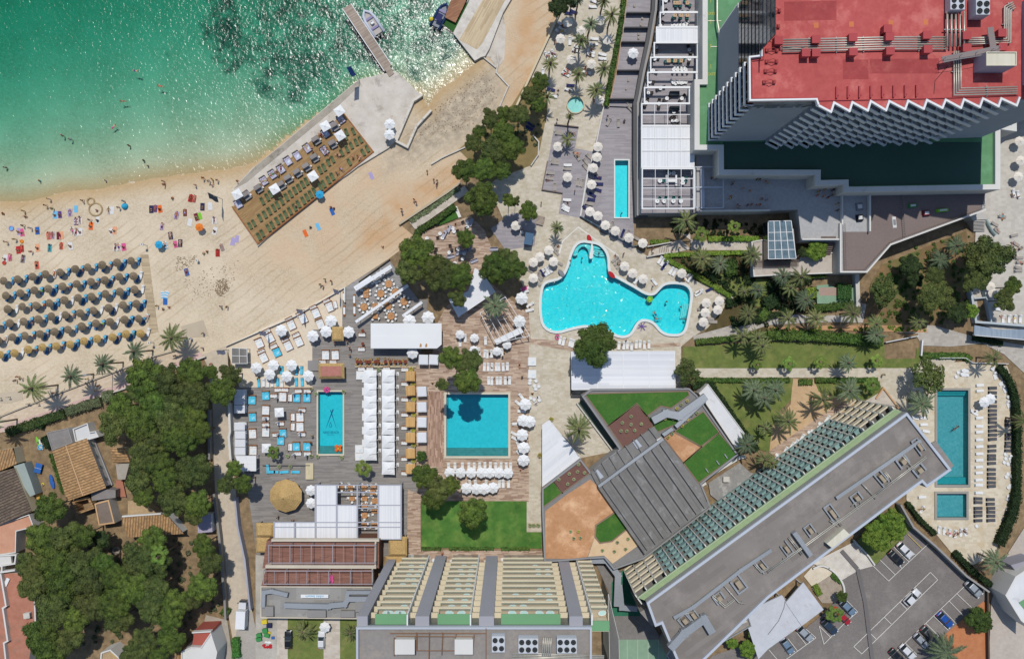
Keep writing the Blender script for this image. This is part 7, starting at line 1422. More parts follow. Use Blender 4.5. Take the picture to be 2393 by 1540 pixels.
for i,(x,y,c,*pp)in enumerate(TW):
 same=sorted(LX[(c,pp[0]is not None)],key=lambda k:TW[k][0]);wh=nth(same.index(i),len(same))
 a=rnd.uniform(-.25,.25)if x<1300 else rnd.uniform(-.4,.4)
 xy=T(1,x,y);towel(xy,c,a,'%s beach towel %s, %s%s'%(c,'in use' if pp[0]else 'lying free','the only such' if len(same)==1 else wh,'' if len(same)==1 else ' of its colour'),(1.0,1.75)if i%3 else(.85,1.6),i in(4,38,57,58))
 if pp[0]:put_person(pp[0],xy,.03,a,pp[1],'person in %s %s on a %s towel%s'%(pp[1],VERB[pp[0]],c,'' if len(same)==1 else ', '+wh),'people on beach towels')
for(x,y,c)in((1078,105,'lilac'),(580,580,'sky'),(462,642,'orange'),(712,440,'blue')):towel(T(11,x,y),c,.4,'%s towel lying alone on the open sand, %s'%(c,{1078:'nearest the deck corner',580:'beside an orange one',462:'left of a light blue one',712:'below two small bags'}[x]))
st=[(470,325),(440,385),(500,415),(780,340),(230,435),(235,485,'sit'),(1165,345),(1120,405),(1535,160),(1907,130),(1990,140),(2038,150),(1960,160),(1832,195),(1612,315,'sit'),(2228,160),(300,815),(850,520),(295,595),(225,572),(1905,830,'sit'),(1937,812,'sit'),(1478,1320),(1525,1345,'sit'),(1580,1330,'sit'),(2072,1325),(2128,1330),(30,455,'sit'),(150,700),(70,725),(1985,195,'sit'),(905,425,'sit'),(1540,190)]
people(1,st,'on the open sand','people standing and sitting on the sand')
people(0,[(1255,660,'swim'),(1500,805,'swim'),(1150,945,'swim'),(1050,1190,'swim'),(575,1265,'wade'),(650,1300,'wade'),(1200,1360,'wade'),(1340,1500,'wade')],'in the shallow sea','bathers in the sea',-.12);people(1,[(40,25,'wade'),(365,150,'wade'),(985,150,'wade'),(1378,10,'wade')],'in knee-deep water','bathers in the sea',-.05)
people(11,[(1602,65),(1665,148),(1695,155),(1690,190),(1480,330),(1500,355),(1362,418),(1370,445),(1187,768,'sit'),(648,1072),(708,1090),(605,1120),(628,1135),(510,582,'sit'),(700,398,'sit'),(730,410,'sit')],'on the sandy path','people walking on the open sand')
people(2,[(180,440),(208,455),(155,475),(1905,35),(1898,170),(1645,245),(1980,322),(825,460),(930,525),(912,570),(1365,285),(515,590)],'near the promenade','people near the promenade')
o=thing('umbrella_tent','turquoise half-open beach tent beside a standing person','beach tent',T(1,1170,392));b=MB();b.lathe([(.75,.0),(.65,.5),(.35,.85),(.02,.95)],n=12);b.build('cloth',M1('tent_turquoise','2f9fc4'),o);b=MB();b.tube([(0,0,0),(0,0,1)],.02,5);b.build('pole',steelpole,o)
K_por=parasol('beach_umbrella',.95,8,2.0,1.75,M1('orange_umbrella','e07b2c'),scal=.05,base=False);K_por.put(T(1,1862,585,1.8),0,0,1,'orange beach umbrella with striped segments on the sand');K_pblue.put(T(1,1482,748,1.8),0,0,1,'plain blue beach umbrella beside a striped towel');K_pblue.put(T(11,595,280,1.8),0,0,1.05,'blue beach umbrella at the edge of the wooden deck')
for x,y,r_,c,l in((108,597,.5,'9f86c9','small round lilac paddling pool with blue water'),(205,718,.35,'e08a2e','orange inflatable ring on the sand'),(42,918,.38,'c2463a','red float lying on the sand by the left edge')):
 o=thing('inflatable_ring',l,'inflatable',T(1,x,y));b=MB();b.tube([(r_*math.cos(a*.5236),r_*math.sin(a*.5236),.12)for a in range(13)],.1,7);b.build('tube',M1('inflatable_'+c,c),o,True);b=MB();b.lathe([(r_*.9,.05),(r_*.9,.09)],n=14);b.build('floor',M1('ring_floor_'+c,'5fb4d8' if 'pool' in l else c),o)
for r_,x,y in((1.5,895,420),(.8,850,345)):
 b=MB();b.tube([(r_*math.cos(a*.3),r_*math.sin(a*.3)*.95,.0+.05*math.sin(a))for a in range(22)],.2,7);o=b.build('sand_ring',mat('wet_sand','9f8862','b39b74',sc=2));o.location=(*T(1,x,y),0);tag(o,'%s ring of heaped wet sand dug by bathers'%('larger' if r_>1 else 'smaller'),'sand ring')
for t_,x,y,bx,by in((1,1360,735,1376,757),(2,1428,105,1440,122),(1,1855,888,1858,900),(2,1778,75,1795,85),(2,1735,95,1750,105)):
 p=T(t_,bx,by);o=thing('beach_shower','white-topped post on the sand, %s'%{1360:'above the plank walkway',1428:'right of the yellow parasols',1855:'alone among dark sand stains',1778:'right of the tallest beach palm',1735:'under the tallest beach palm'}[x],'post',(*p,0));h=2.4 if x in(1360,1428)else 1.0;b=MB();b.tube([(0,0,0),(0,0,h)],.06,6);b.build('post',steelpole,o);b=MB();b.box((0,0,h),(.55,.5,.3));b.build('head',whitem,o);b=MB();b.lathe([(.15,h+.151),(.15,h+.17)],n=10);b.build('opening',black,o)
o=thing('street_lamp','tall lamp post over the promenade wall','street lamp',T(2,1055,405));b=MB();b.tube([(0,0,0),(0,0,9.2)],[.09,.06],7);b.build('post',steelpole,o);b=MB();b.tube([(0,0,9.15),(-.9,.1,9.4)],.05,6);b.build('arm',steelpole,o);b=MB();b.box((-1.2,.12,9.42),(.8,.3,.14));b.build('lamp_head',steel,o)
for x,y in((100,630),(18,640),(285,690),(372,690)):o=thing('info_post','small dark post by the beach wall, %s'%{100:'on the concrete pad',18:'at the left frame edge',285:'white, in the wall line',372:'right, casting a long shadow'}[x],'post',T(2,x,y));b=MB();b.box((0,0,.6),(.12,.12,1.2));b.build('post',steelpole,o);b=MB();b.box((0,0,1.25),(.6,.1,.4));b.build('plate',M1('sign_plate','7a746c'),o)
sheet('concrete_pad',TP(2,[(-40,600),(110,580),(205,590),(215,650),(90,690),(-40,680)]),mat('sandy_concrete','bdae97'),.03)
def litter(label,t_,poly,n):
 p=TP(t_,poly);xs=[q[0]for q in p];ys=[q[1]for q in p];b=MB();k=0
 while k<n:
  x,y=rnd.uniform(min(xs),max(xs)),rnd.uniform(min(ys),max(ys))
  if not inside((x,y),p):continue
  k+=1;a=rnd.random()*3.14;s_=rnd.uniform(.06,.2);c,d=math.cos(a)*s_,math.sin(a)*s_;b.add([(x-c,y-d,.012),(x+d*.5,y-c*.5,.03),(x+c,y+d,.012),(x-d*.5,y+c*.5,.035)],[(0,1,2,3)])
 tag(b.build('seaweed_litter',mat('dry_seaweed','6d5a42','8a7458',sc=3)),label,'seaweed',None,'stuff')
litter('dry seaweed flakes on the sand right of the plank walkway',1,[(1650,860),(1850,840),(1800,960),(1640,1000)],160);litter('denser dry seaweed patch on the open sand',1,[(2030,1080),(2110,1060),(2140,1180),(2050,1240),(2010,1180)],330);litter('scattered seaweed over the middle sand',1,[(1700,1050),(2250,880),(2150,1230),(1750,1290)],200);litter('pebbles and weed at the cove',10,[(1640,1050),(2140,640),(2280,900),(2000,1200),(1500,1300)],500)
def P_(s):return[tuple(float(v)for v in q.split(','))for q in s.split()]
gc='cream parasols around the hotel pools'
for t_,s,base,where,K,z in((21,'345,800 260,862 200,912 388,905 200,1060','cream parasol','left of the free-form pool',K_pcream,0),(21,'1055,950 1130,1015 1228,1068','cream parasol','right above the pool waist',K_pcream,0),(21,'1590,1015','single cream parasol at the slanting hedge','',K_pcream,0),(21,'1820,1292 1942,1275 1927,1357 1810,1382 1792,1470','cream parasol','right of the free-form pool',K_pcream,0),(21,'762,30 745,185 730,438 805,478','cream parasol','beside the lap pool',K_pcream,.1),(21,'875,565 968,618 1095,682 1225,733','cream parasol','along the glass fence',K_pcream,.1),(21,'520,115','cream parasol in the middle of the sunken terrace','',K_pcream,0),(21,'35,570','cream parasol at the cafe terrace','',K_pcream,0),(20,'525,205 650,285 830,190 455,360 555,555 745,597 820,935 890,370','cream parasol','on the palm terrace',K_pcream,0),(20,'430,1370','cream parasol at the top of the sunken terrace','',K_pcream,0),(20,'805,1372 797,1468','cream parasol','above the lap pool',K_pcream,.1),(20,'1135,497','white parasol on a private grey terrace','',K_pwhite,.1),(32,'2030,680 2085,650','white parasol','among dark loungers',K_pwhite,0),(30,'2360,1320 2370,1500 2350,1650','cream parasol','on the right edge terrace',K_pcream,0),(31,'2090,1140 2110,1200','cream parasol','under the right edge pines',K_pcream,0),(13,'640,1245','white parasol over the white car','',K_pwhite,0),(13,'512,85','white parasol right of the straw pavilion','',K_pwhite,0),(12,'510,1505','white parasol above the restaurant pergola','',K_pwhite,0)):
 place(K,t_,P_(s),base,where,gc,z,2.6)
gw_='white parasols at the square pool and club'
for t_,s,base,where,sc in((12,'1810,1340 1912,1340 2010,1340 2105,1340 2185,1340 2270,1340 2355,1345','white parasol','in the upper line above the lawn',1.0),(12,'1965,1485 2060,1490 2130,1490 2215,1480','white parasol','in the lower line above the lawn',1.05),(22,'125,700 105,850 165,860 95,985 110,1105 108,1222','white parasol','right of the square pool',1.12),(12,'1905,48 2040,80 2345,143 2252,205 2035,195','white parasol','on the upper wood deck',.85),(12,'1462,222','white parasol beside the banquet tent','',1.05),(11,'1435,1460 1610,1430','white parasol','in the shade by the tent',1.2),(12,'160,335 330,335 125,420 285,440 487,435 0,360','white parasol','in the lower sand lounge',1.05),(12,'530,62 655,20 865,25 235,10','white parasol','in the upper sand lounge',1.1),(11,'700,1460 ','white parasol by the beach pennant','',1.1),(21,'70,1465 90,1250','rippled white parasol','left of the pool',1.15)):
 place(K_pwhite,t_,P_(s),base,where,gw_,0,2.6,sc=sc)
for c,s in(('left','1065,440 1065,560 1065,680 1065,800 1065,925 1065,1045 1065,1165'),('right','1235,435 1235,558 1235,678 1235,800 1235,925 1235,1050 1235,1172 1235,1297')):
 L=P_(s);[K_cant.put(T(12,x,y,2.8),0,rnd.uniform(-.03,.03),(1,1.0,1),'white square cantilever parasol, %s of the %s column'%(nth(i,len(L),'top'),c),'white cantilever parasols in two columns')for i,(x,y)in enumerate(L)]
 for i,(x,y)in enumerate(L):K_wbed.put(T(12,x-(40 if c=='left' else-20),y+20,.5),0,0,.9,'white daybed under the %s cantilever parasol of the %s column'%(nth(i,len(L),'top'),c),'daybeds under the cantilever parasols')
place(K_cabs,12,P_('1443,435 1443,572 1443,722 1443,865 1443,1010 1443,1158 1443,1302'),'straw-roofed cabana','by height in the column','straw cabanas in a column',0,2.3)
place(K_cabw,12,P_('1550,580 1550,725 1550,868 1550,1010 1565,282 1660,282'),'white cabana','beside the straw cabanas','white cabanas beside the square pool',0,2.3)
place(K_wbed,22,P_('188,300 188,418'),'large square white daybed','on the stone court edge','white daybeds',0,.5);place(K_wbed,12,P_('975,430 965,1120 965,1185'),'white daybed','left of the cantilever parasols','white daybeds',0,.5)
for t_,s,base,where,rz in((11,'560,1390 690,1330 440,1440 330,1500 600,1490 ','white teak daybed','nearest the beach fence',25),(12,'130,80 30,130 300,155 400,115 70,265 240,30','white teak daybed','inside the sand lounge',25),(12,'650,240 740,240 90,755 90,960 250,630 410,820 410,910','white teak daybed','around the club pool west deck',0)):place(K_bed,t_,P_(s),base,where,'white teak daybeds',0,.5,rz)
place(K_bedb,12,P_('195,215,25 90,620 380,640 475,640 250,970 375,1095 475,1095 230,1040'),'turquoise daybed','on the club deck','turquoise daybeds',0,.5);place(K_bedb,2,P_('2355,660 2360,820'),'turquoise daybed','beside the lane cabanas','turquoise daybeds',0,.5);place(K_bed,2,P_('2360,975 2365,1130'),'white teak daybed','beside the lane cabanas','white teak daybeds',0,.5)
place(K_sofa,11,P_('660,1280,25 535,1340,25 410,1400,25 310,1450,25 740,1310,100'),'white teak sofa','along the beach fence','white teak sofas',0,.5);place(K_sofa,12,P_('100,20,25 275,105,25 375,55,25 165,160,25 50,210,25'),'white teak sofa','in the sand lounge','white teak sofas',0,.5)
place(K_sofa,12,P_('205,565 270,565 165,620 320,640,90 395,575 480,575 320,1100,90 390,1160 480,1160 345,820,90 345,910,90 430,980 430,755 90,830 90,890 230,880 185,985 620,305 720,305 990,50 985,185 985,370 1065,370 1220,370 1390,375 1390,510 1390,655 1390,797 1390,920 1390,1060 1390,1210 1390,1345'),'white teak sofa','on the club deck','white teak sofas',0,.5)
place(K_turq,12,P_('140,1330,90 170,1330,90 265,1330,90 370,1330,90 425,380,0 375,385,0 240,380,0 25,500,0 110,1295,0 200,490,0 375,490,0 430,490,0'),'turquoise lounger','by the club','turquoise loungers',0,.4);place(K_white,12,P_('70,495,0 110,500,0 150,495,0 240,510,0'),'white lounger','under the lower sand parasols','white loungers',0,.4)
place(K_closed,12,P_('180,640 345,600 460,590 405,760 195,870 85,905 195,980 400,970 345,1170 460,1180 75,830'),'closed white parasol','on the club deck','closed white parasols',0,2);place(K_psq,12,P_('215,775 95,1110'),'white square parasol','on the club deck',None,0,2.5,45)
lr=[(2240,600),(2240,665),(2240,745),(2240,905),(2245,985),(2245,1065),(2245,1135)]
for i,(x,y)in enumerate(lr):K_cabw.put(T(2,x,y,2.2),0,0,(1.15,.8,1),'white roofed cabana in the column along the lane wall, %s'%nth(i,7,'top'),'white cabanas along the lane')
pergola('large square white canopy at the lane corner of the club',TP(2,[(2200,1180),(2393,1180),(2393,1320),(2255,1320)],2.6),2.6,2,2,canvas,.1)
def dining(t_,s,KT,KC,base,where,n,r_,z=0,grp='',nc=None,sc=1):
 L=P_(s);lab=orderlab(base,L,where)
 for i,e in enumerate(L):
  KT.put(T(t_,e[0],e[1],z+.7),z,0 if len(e)<3 else R(e[2]),sc,lab(i),grp)
  if KC:
   l2=orderlab('chair at '+base,L,where)(i)
   c=T(t_,e[0],e[1],z+.6)
   for k in range(n):a=.3*i+2*math.pi*k/n;KC.put((c[0]+r_*math.cos(a),c[1]+r_*math.sin(a)),z,a-math.pi/2,1,('right','upper-right','upper','upper-left','left','lower-left','lower','lower-right')[round(a*4/math.pi)%8]+' '+l2,'chairs round the '+grp)
dining(11,'1240,1115 1165,1205 1010,1330 1235,1320 1305,1190 1385,1280 1262,1415',K_to,K_chw,'orange table','on the restaurant deck',8,1.2,0,'orange restaurant tables')
dining(11,'1028,1175 1028,1220 1115,1320 1115,1415',K_tos,K_chw,'square orange table','on the restaurant deck',4,.95,0,'square orange tables');dining(11,'1170,1015 1120,1100',K_tw,K_chw,'white table','near the upper awning',4,.8,0,'white awning tables')
dining(13,'897,35 1015,35 1110,60 1015,110 1105,150 1015,195 1010,285 1105,285',K_tos,K_chw,'dining table','in the open pergola bay',4,.9,0,'pergola dining tables');dining(12,'800,1470 880,1475 1010,1475 1100,1475 1090,1515',K_tos,K_chw,'dining table','at the pergola top',4,.9,0,'pergola dining tables')
dining(12,'950,300 982,300 1035,300 1060,300 1118,300 1145,300 1212,300 1258,300 1303,300 1348,300 1398,300',K_tb,K_stool,'barrel table','of the bar row',3,.68,0,'barrel tables of the bar row',sc=1.1)
dining(12,'1000,133 1000,12',K_tb,None,'barrel table','beside white sofas',0,0,0,'barrel tables')
for s,KT,KC,base,n,r_,g_ in(('1275,870 1390,825 1450,920 1590,920 1255,960 1375,970 1515,1045 1505,1130 1540,1130 1320,660 1290,765 1335,550 1440,5 1415,120 1390,240 1660,550 1350,440 1660,465',K_tw,K_chd,'white round table',2,.75,'white pergola tables'),('1525,570 1465,570 1580,570 1525,145 1580,145 1640,145 1525,30 1560,30 1640,30',K_tk,K_cht,'wooden table',2,.7,'wooden pergola tables'),('1520,240 1550,240 1590,240 1625,240 1515,650 1550,650 1590,650 1625,650 1510,770 1560,770 1600,770',K_tw,K_chw,'white bistro table',2,.65,'white bistro tables')):dining(20,s,KT,KC,base,'under the pergolas',n,r_,ZA,g_)
dining(21,'1385,150 1597,135 1597,172 1360,340 1425,340 1510,340 1580,340 1470,80 1512,80',K_tw,K_cht,'white round table','beside the bar',1,.75,ZA,'white lower pergola tables',sc=1.15)
o=Thing('bar_counter','white U-shaped bar counter under the lowest pergola','bar',T(21,1490,150,ZA+1),None,ZA);b=MB();b.wall(TP(21,[(1445,105),(1445,190)],ZA+1),.35,ZA,ZA+1.05);b.wall(TP(21,[(1535,105),(1535,190)],ZA+1),.35,ZA,ZA+1.05);o.part('counter',b,whitem);b=MB();b.bar(*TP(21,[(1455,150),(1528,150)],ZA+1),.6,ZA,ZA+1.0);o.part('shelf',b,whitem)
for x,y,l in((1520,875,'upper'),(1520,1015,'lower')):o=Thing('dark_counter','%s dark blue glass-topped counter under the pergolas'%l,'counter',T(20,x,y,ZA+1),None,ZA);b=MB();b.box((*T(20,x,y,ZA+1),ZA+.5),(2.1,.9,1));o.part('body',b,M1('dark_blue_counter','20283c'));b=MB();b.box((*T(20,x,y,ZA+1),ZA+1.03),(2.2,1.0,.06));o.part('top',b,glass)
for t_,s,K,base,where,rz in((11,'1905,825,20 1980,800,20 1820,860,15 1805,600,250 1765,645,245 2010,540,250 2225,790,0 2040,900,20',K_sofag,'lilac-grey sofa','on the shore terrace',0),(11,'1935,540,30 1700,685,10 1815,760,0 1830,795,180 1905,885,90 1685,790,0 1675,820,0 1965,595,30 1885,622,20 1870,790,270',K_chd,'dark armchair','on the shore terrace',0),(11,'1975,540 1975,580 1840,595 1850,625 1720,645 1742,685 1598,690 1805,822 1932,880 1860,920 1945,832 1890,790',K_tw,'white drinks table','on the shore terrace',0),(22,'165,500 225,480 210,525 222,555 250,530 170,475 175,640 245,635 255,660 225,690 208,655',K_pod,'white tub seat','beside the boardwalk',0)):place(K,t_,P_(s),base,where,base+'s '+where,0,.4,rz)
for t_,s,K,base,where,rz,z in((20,'465,230,70 470,275,60 440,300,60 540,385 600,375,80 770,365,90 765,415,90 615,440,80 600,475,80 740,485,70 735,515,70 845,510,80 845,550,90 390,500,30 360,525,30 325,520,30 520,665,60 500,695,60 700,680,80 530,840,75 385,900,80 290,680,0 770,15,70 755,65,90',K_white,'white lounger','on the palm terrace',0,0),(20,'545,800,90 575,112,70 530,125,80 178,1170,60 160,1200,60 365,840,80',K_navy,'dark blue lounger','on the palm terrace',0,0),(20,'1245,180,90 1210,325,90 1210,362,90 1115,757,90 1095,838,80 1100,985,40 1105,1015,45 905,1140,-25 995,1150 1170,60,90 1230,238,90',K_taupe,'taupe lounger','on the private terraces',0,.1),(20,'435,1225,85 440,1250,85 400,1500,85 400,1525,85 600,1440,35 610,1470,35 720,1465,45 690,1510,35 560,1245,60',K_taupe,'taupe lounger','upper sunken terrace',0,0),(21,'360,80,85 350,130,85 615,160,-5 655,170,-15 515,40,85 400,205,0 685,20,40',K_taupe,'taupe lounger','lower sunken terrace',0,0),(21,'515,330,85 505,395,60 500,420,60 520,5,90',K_white,'white lounger','lower sunken terrace',0,0),(21,'800,120,80 815,180,90 800,235,70 750,280,60 740,325,80 690,405,60 1035,640,-20',K_navy,'navy lounger','along the lap pool',0,.1),(21,'720,365,80 770,75,80 1080,640,-20 1165,690,60 930,560,-20',K_taupe,'taupe lounger','along the lap pool',0,.1),(21,'965,885,-45 985,915,-45 1005,945,-45 400,780,45 410,815,45 270,1030,35 255,1055,35 440,920,60 165,985,60 240,1100,40',K_taupe,'taupe lounger','around the big pool',0,0),(21,'305,1005,35 330,990,35 355,975,35 1385,890,-30 1410,910,-30 1440,930,-30 1490,990,-30 1520,1005,-30 1640,1050,-35 1665,1065,-35 1330,1095,40 1165,1080,-40 1750,1185,-60 1745,1205,-60 120,1190,-70 170,1310,-55 165,1360,-75 85,610,20',K_white,'white lounger','around the big pool',0,0),(21,'120,1160,-75',K_white,'lounger with a pink towel left of the pool','',0,0),(21,'1420,950,-35 280,1015,35 1850,1165,-60',K_navy,'navy lounger','around the big pool',0,0),(21,'1850,1440,90 1880,1470,90 1770,1350,90',K_taupe,'taupe lounger','under the right parasols',0,0),(22,'450,100,-12 483,112,-12 545,120,-12 568,130,-12 1000,150 1045,150 1078,145 1118,155 1162,140 1197,135 1237,145 1280,140',K_white,'white lounger','on the boards below the pool',0,0),(12,'1955,80 1908,120 2145,105 2085,205 2140,225 2200,225 2160,230 2300,215',K_white,'white lounger','on the upper wood deck',0,0),(12,'2135,350 2170,350 2205,350 2247,350 2270,350 2310,350 2350,345',K_white,'white lounger','in the first wood deck line',0,0),(12,'2175,478 2205,480 2255,478 2285,478 2330,478 2370,475',K_white,'white lounger','in the second wood deck line',0,0),(12,'1800,1285 1860,1280 1930,1280 1990,1280 2040,1280 2090,1280 2140,1275 2190,1275 2240,1280 2290,1280 2340,1280 2380,1280',K_white,'white lounger','along the upper parasol line',0,0),(12,'2150,1440 2275,1440 2310,1440 2360,1440 2000,1440 2050,1440',K_white,'white lounger','along the lower parasol line',0,0),(22,'90,765,90 40,880,90 25,975,60 60,1085,20 30,1020,60 90,630,40 60,690,50 70,1160,40',K_white,'white lounger','right of the square pool',0,0),(32,'1980,520,90 1980,573,90 1975,825,90 1975,902,90 1975,957,90 1975,1030,90 1975,1093,90 1975,1160,90 1975,1220,90 1972,1283,90 1972,1338,90 1970,1405,90 1970,1452,90 1970,1525,90 1930,780,60 1925,760,80',K_white,'white lounger','right of the long pool',0,0),(32,'1455,825,90 1455,888,90 1375,825,80 1470,760,80 1475,950,80',K_white,'white lounger','left of the long pool',0,0),(33,'1600,330 1648,340 1700,355 1752,368 1805,355 1848,350 1440,25,90 1440,140,-25',K_white,'white lounger','below the small pool',0,0),(32,'2100,547,90 2100,590,90 2100,628,90 2100,675,90 2100,717,90 2100,757,90 2100,795,90 2100,832,90 2100,868,90 2100,908,90 2100,945,90 2100,985,90 2100,1025,90 2095,1090,90 2095,1133,90 2092,1178,90 2092,1210,90 2092,1250,90 2090,1308,90 2090,1350,90 2090,1390,90 2090,1430,90 2090,1465,90',K_dark,'dark grey lounger','in the long file',0,0),(32,'2255,855,90 2255,890,90 2255,1020,90 2255,1058,90 2252,1092,90 2252,1132,90 2255,985,90',K_dark,'dark grey lounger','in the short outer file',0,0),(33,'1965,40,90 1965,75,90 1965,130,90 1965,165,90 1965,200,90 1965,245,90 2080,48,90 2080,90,90 2085,130,90 2085,165,90 2085,202,90 2085,243,90',K_dark,'dark grey lounger','beside the small pool',0,0),(32,'1840,385,80 1830,420,80 2115,370,80 2185,425,20 2125,430,10 2195,500,-60 2260,540,25 2215,555,20 2265,632,80 2290,700,20 2250,697,10 2270,1205,10',K_ls,'white sculpted seat','along the right hedge',0,0),(32,'1780,400 1762,440 1870,425 2220,1165 2225,1205 2210,1240 2245,1255 2245,1350 2280,1370 2230,1375 2250,1475 2265,1460 485,880 515,885 475,915 385,960 415,950 85,1170 75,1210 ',K_pod,'white tub seat','around the diagonal block',0,0),(33,'2250,20 2245,45 2265,35 2240,135 2260,120 2245,155 1953,295',K_pod,'white tub seat','near the small pool',0,0),(32,'320,1010,-30 260,1060,-30 225,1085,-30 165,1130,-30 555,835,-30',K_white,'white lounger','below the balconies',0,0),(13,'1458,640 1505,640 1560,622 1615,625 1905,625 1970,640 2025,650 2070,645',K_white,'white lounger','on the south boards',0,0),(13,'1418,578 1460,580 1418,608 1588,625 1660,615 1715,645 1828,625 1828,655 1858,650 1980,608 2150,632 2165,655 2305,608 2350,630 2310,655 2350,655',K_pod,'white tub seat','on the south boards',0,0),(23,'15,640 68,640 185,650 235,650',K_white,'white lounger','at the boards end',0,0),(31,'2190,485,80 2300,660,100 2320,740,60 2345,790,-60 2120,555,60 2140,615,50 2350,870,90 2355,910,90 2340,960,80 2340,990,90',K_taupe,'lounger','on the right edge terrace',0,.1),(31,'2300,265,20 2340,280,20 2200,1440 2255,1440 2310,1440 2360,1440 2150,1350,80',K_white,'white lounger','on the right edge terrace',0,.1)):
 place(K,t_,P_(s),base,where,base+'s '+where,z,.4,rz)
b=MB();
towel(T(21,120,1158),'pink',R(-70),'pink towel spread over a lounger left of the big pool')['group']='towels on loungers';COL.objects[-1].location[2]=.5
for t_,s,where,z in((20,'470,240,sit 465,290,back 325,525,sit 350,520,back 395,505,back 520,660,front 495,690,back 690,625,sit 690,670,back 770,420,sit 740,470,sit 735,510,sit 590,470,sit 540,850,sit 430,860,stand 420,1130,stand 890,1095,stand 560,1250,back 610,1430,front 610,1460,sit 400,395,sit 1050,1130,sit 770,940,sit 795,25,stand','on the palm terrace',.35),(21,'350,130,back 400,205,back 585,250,stand 272,362,stand 520,350,sit 505,400,back 800,120,sit 400,780,back 285,1020,back 305,1005,sit 330,1000,front 355,985,back 965,870,back 985,920,sit 1000,935,sit 1310,1140,stand 1040,835,stand 1310,830,stand 1310,785,stand 1560,780,stand 1490,805,stand 1330,1090,back 1385,895,back 1750,1185,sit 1640,1055,sit 1610,1080,sit 165,1325,sit 545,895,sit 90,610,sit 430,760,sit','around the big pool',.1),(12,'2145,110,back 2090,205,sit 2185,225,sit 2320,215,sit 2305,250,stand 2135,355,back 2165,345,back 2205,355,sit 2310,345,back 2205,478,back 2350,460,sit 1650,500,sit 1855,430,stand 875,160,stand 890,185,stand 880,235,stand 855,110,stand 740,125,stand 200,330,sit 235,375,sit 100,630,back 20,460,sit 520,1055,stand 530,990,stand 1155,1030,stand 1140,870,stand 290,1400,sit 340,1425,sit','on the club decks',.1),(22,'70,335,back 95,435,stand 1030,140,sit 1120,120,sit 1065,105,sit 1235,145,back 485,110,back 540,130,back 190,595,sit 240,630,sit 225,690,sit 80,1310,sit','near the stone court',.1),(33,'1700,365,back 1755,370,back 1805,355,front 1848,350,back 1440,140,back','below the small pool',.4),(32,'1930,760,sit 1065,420,stand','by the long path',.1),(13,'210,205,stand 350,235,stand 1745,545,stand','near the restaurant',0),(31,'2200,485,back 2310,740,back 2345,790,sit 2200,1430,back 2310,1430,back 2340,300,sit 2290,290,sit 2150,615,back 2360,910,front','on the right edge terrace',.3),(11,'1800,580,sit 1865,555,sit 1760,640,sit 1700,680,sit 1980,800,sit 1955,795,sit 1390,1260,sit','on the shore terrace',.0)):
 L=[q.split(',')for q in s.split()];people(t_,[(float(a),float(c_),p)for a,c_,p in L],where,'people '+where,z)
people(21,[(1025,455,'wade')],'in the lap pool',None,-.2);people(21,[(655,875,'wade'),(815,825,'wade'),(1445,1280,'wade'),(1345,1400,'swim'),(1370,1440,'swim'),(1580,1330,'wade'),(1618,1445,'wade')],'in the big pool','bathers in the big pool',-.1);people(32,[(1760,925,'swim')],'in the long teal pool',None,-.1)
ev=P_('2135,120 2180,130 2255,100 2280,140 2305,145 2365,160 2385,180 2050,190 2060,170 2150,225 2215,250 2040,300 2035,320 2100,380 2115,400 2195,380 2230,378 2285,380 2310,378 2325,325 2375,330 1860,130 1900,140');people(21,ev,'on the shaded tiled terrace','people on the shaded terrace',ZF);people(31,P_('465,255 520,240 580,220 600,240 450,290 510,300 550,310 590,290 600,210 640,430 640,370'),'in the shaded terrace corner','people in the terrace corner',ZF)
for t_,x,y,l,c,sh in((21,722,695,'red watermelon-slice float beside the spa bay','red',0),(21,930,1030,'red float lying at the pool rim','red',0),(21,1287,1258,'lime green leaf-like round float in the big pool','lime',1),(21,460,1015,'grey rubber float on the pool edge','grey',0),(12,663,562,'pink flower float at the top of the club pool','pink',1),(12,770,1110,'orange butterfly float at the club pool steps','orange',2),(22,425,72,'pink ring float on the stone terrace','pink',3),(13,708,790,'pink oval float hanging on the brown terrace','pink',0),(2,490,1420,'blue inflatable boat lying in the yard','blue',0),(2,380,1100,'light blue ring among paddle boards in the yard','sky',3)):
 z=5.6 if t_==13 else-.1 if y in(1258,1110)else.46 if y in(562,1030,1015)else.05;o=thing('pool_float',l,'inflatable',(*T(t_,x,y,z),z),rnd.random());b=MB();m_=cl[c]
 if sh==1:[b.blob((.55*math.cos(a*.785),.55*math.sin(a*.785),.14),(.32,.2,.13),8,5)for a in range(8)];b.blob((0,0,.14),(.4,.4,.12))
 elif sh==2:[b.blob((sx*.42,sy,.14),(.42,.5,.13),8,5)for sx in(-1,1)for sy in(-.35,.42)]
 elif sh==3:b.tube([(.5*math.cos(a*.5236),.5*math.sin(a*.5236),.14)for a in range(13)],.16,8)
 else:b.blob((0,0,.16),(.42,.95 if y!=1420 else 1.7,.16),10,6);b.tube([(.38*math.cos(a*.5236),(.9 if y!=1420 else 1.6)*math.sin(a*.5236),.2)for a in range(13)],.13,7)
 b.build('body',m_,o,True);b=MB();b.blob((0,0,.24),(.16,.3,.06));b.build('centre',cl[{'lime':'yellow','orange':'yellow','red':'green','pink':'purple'}.get(c,'white')],o,True)
ZQ=4.56
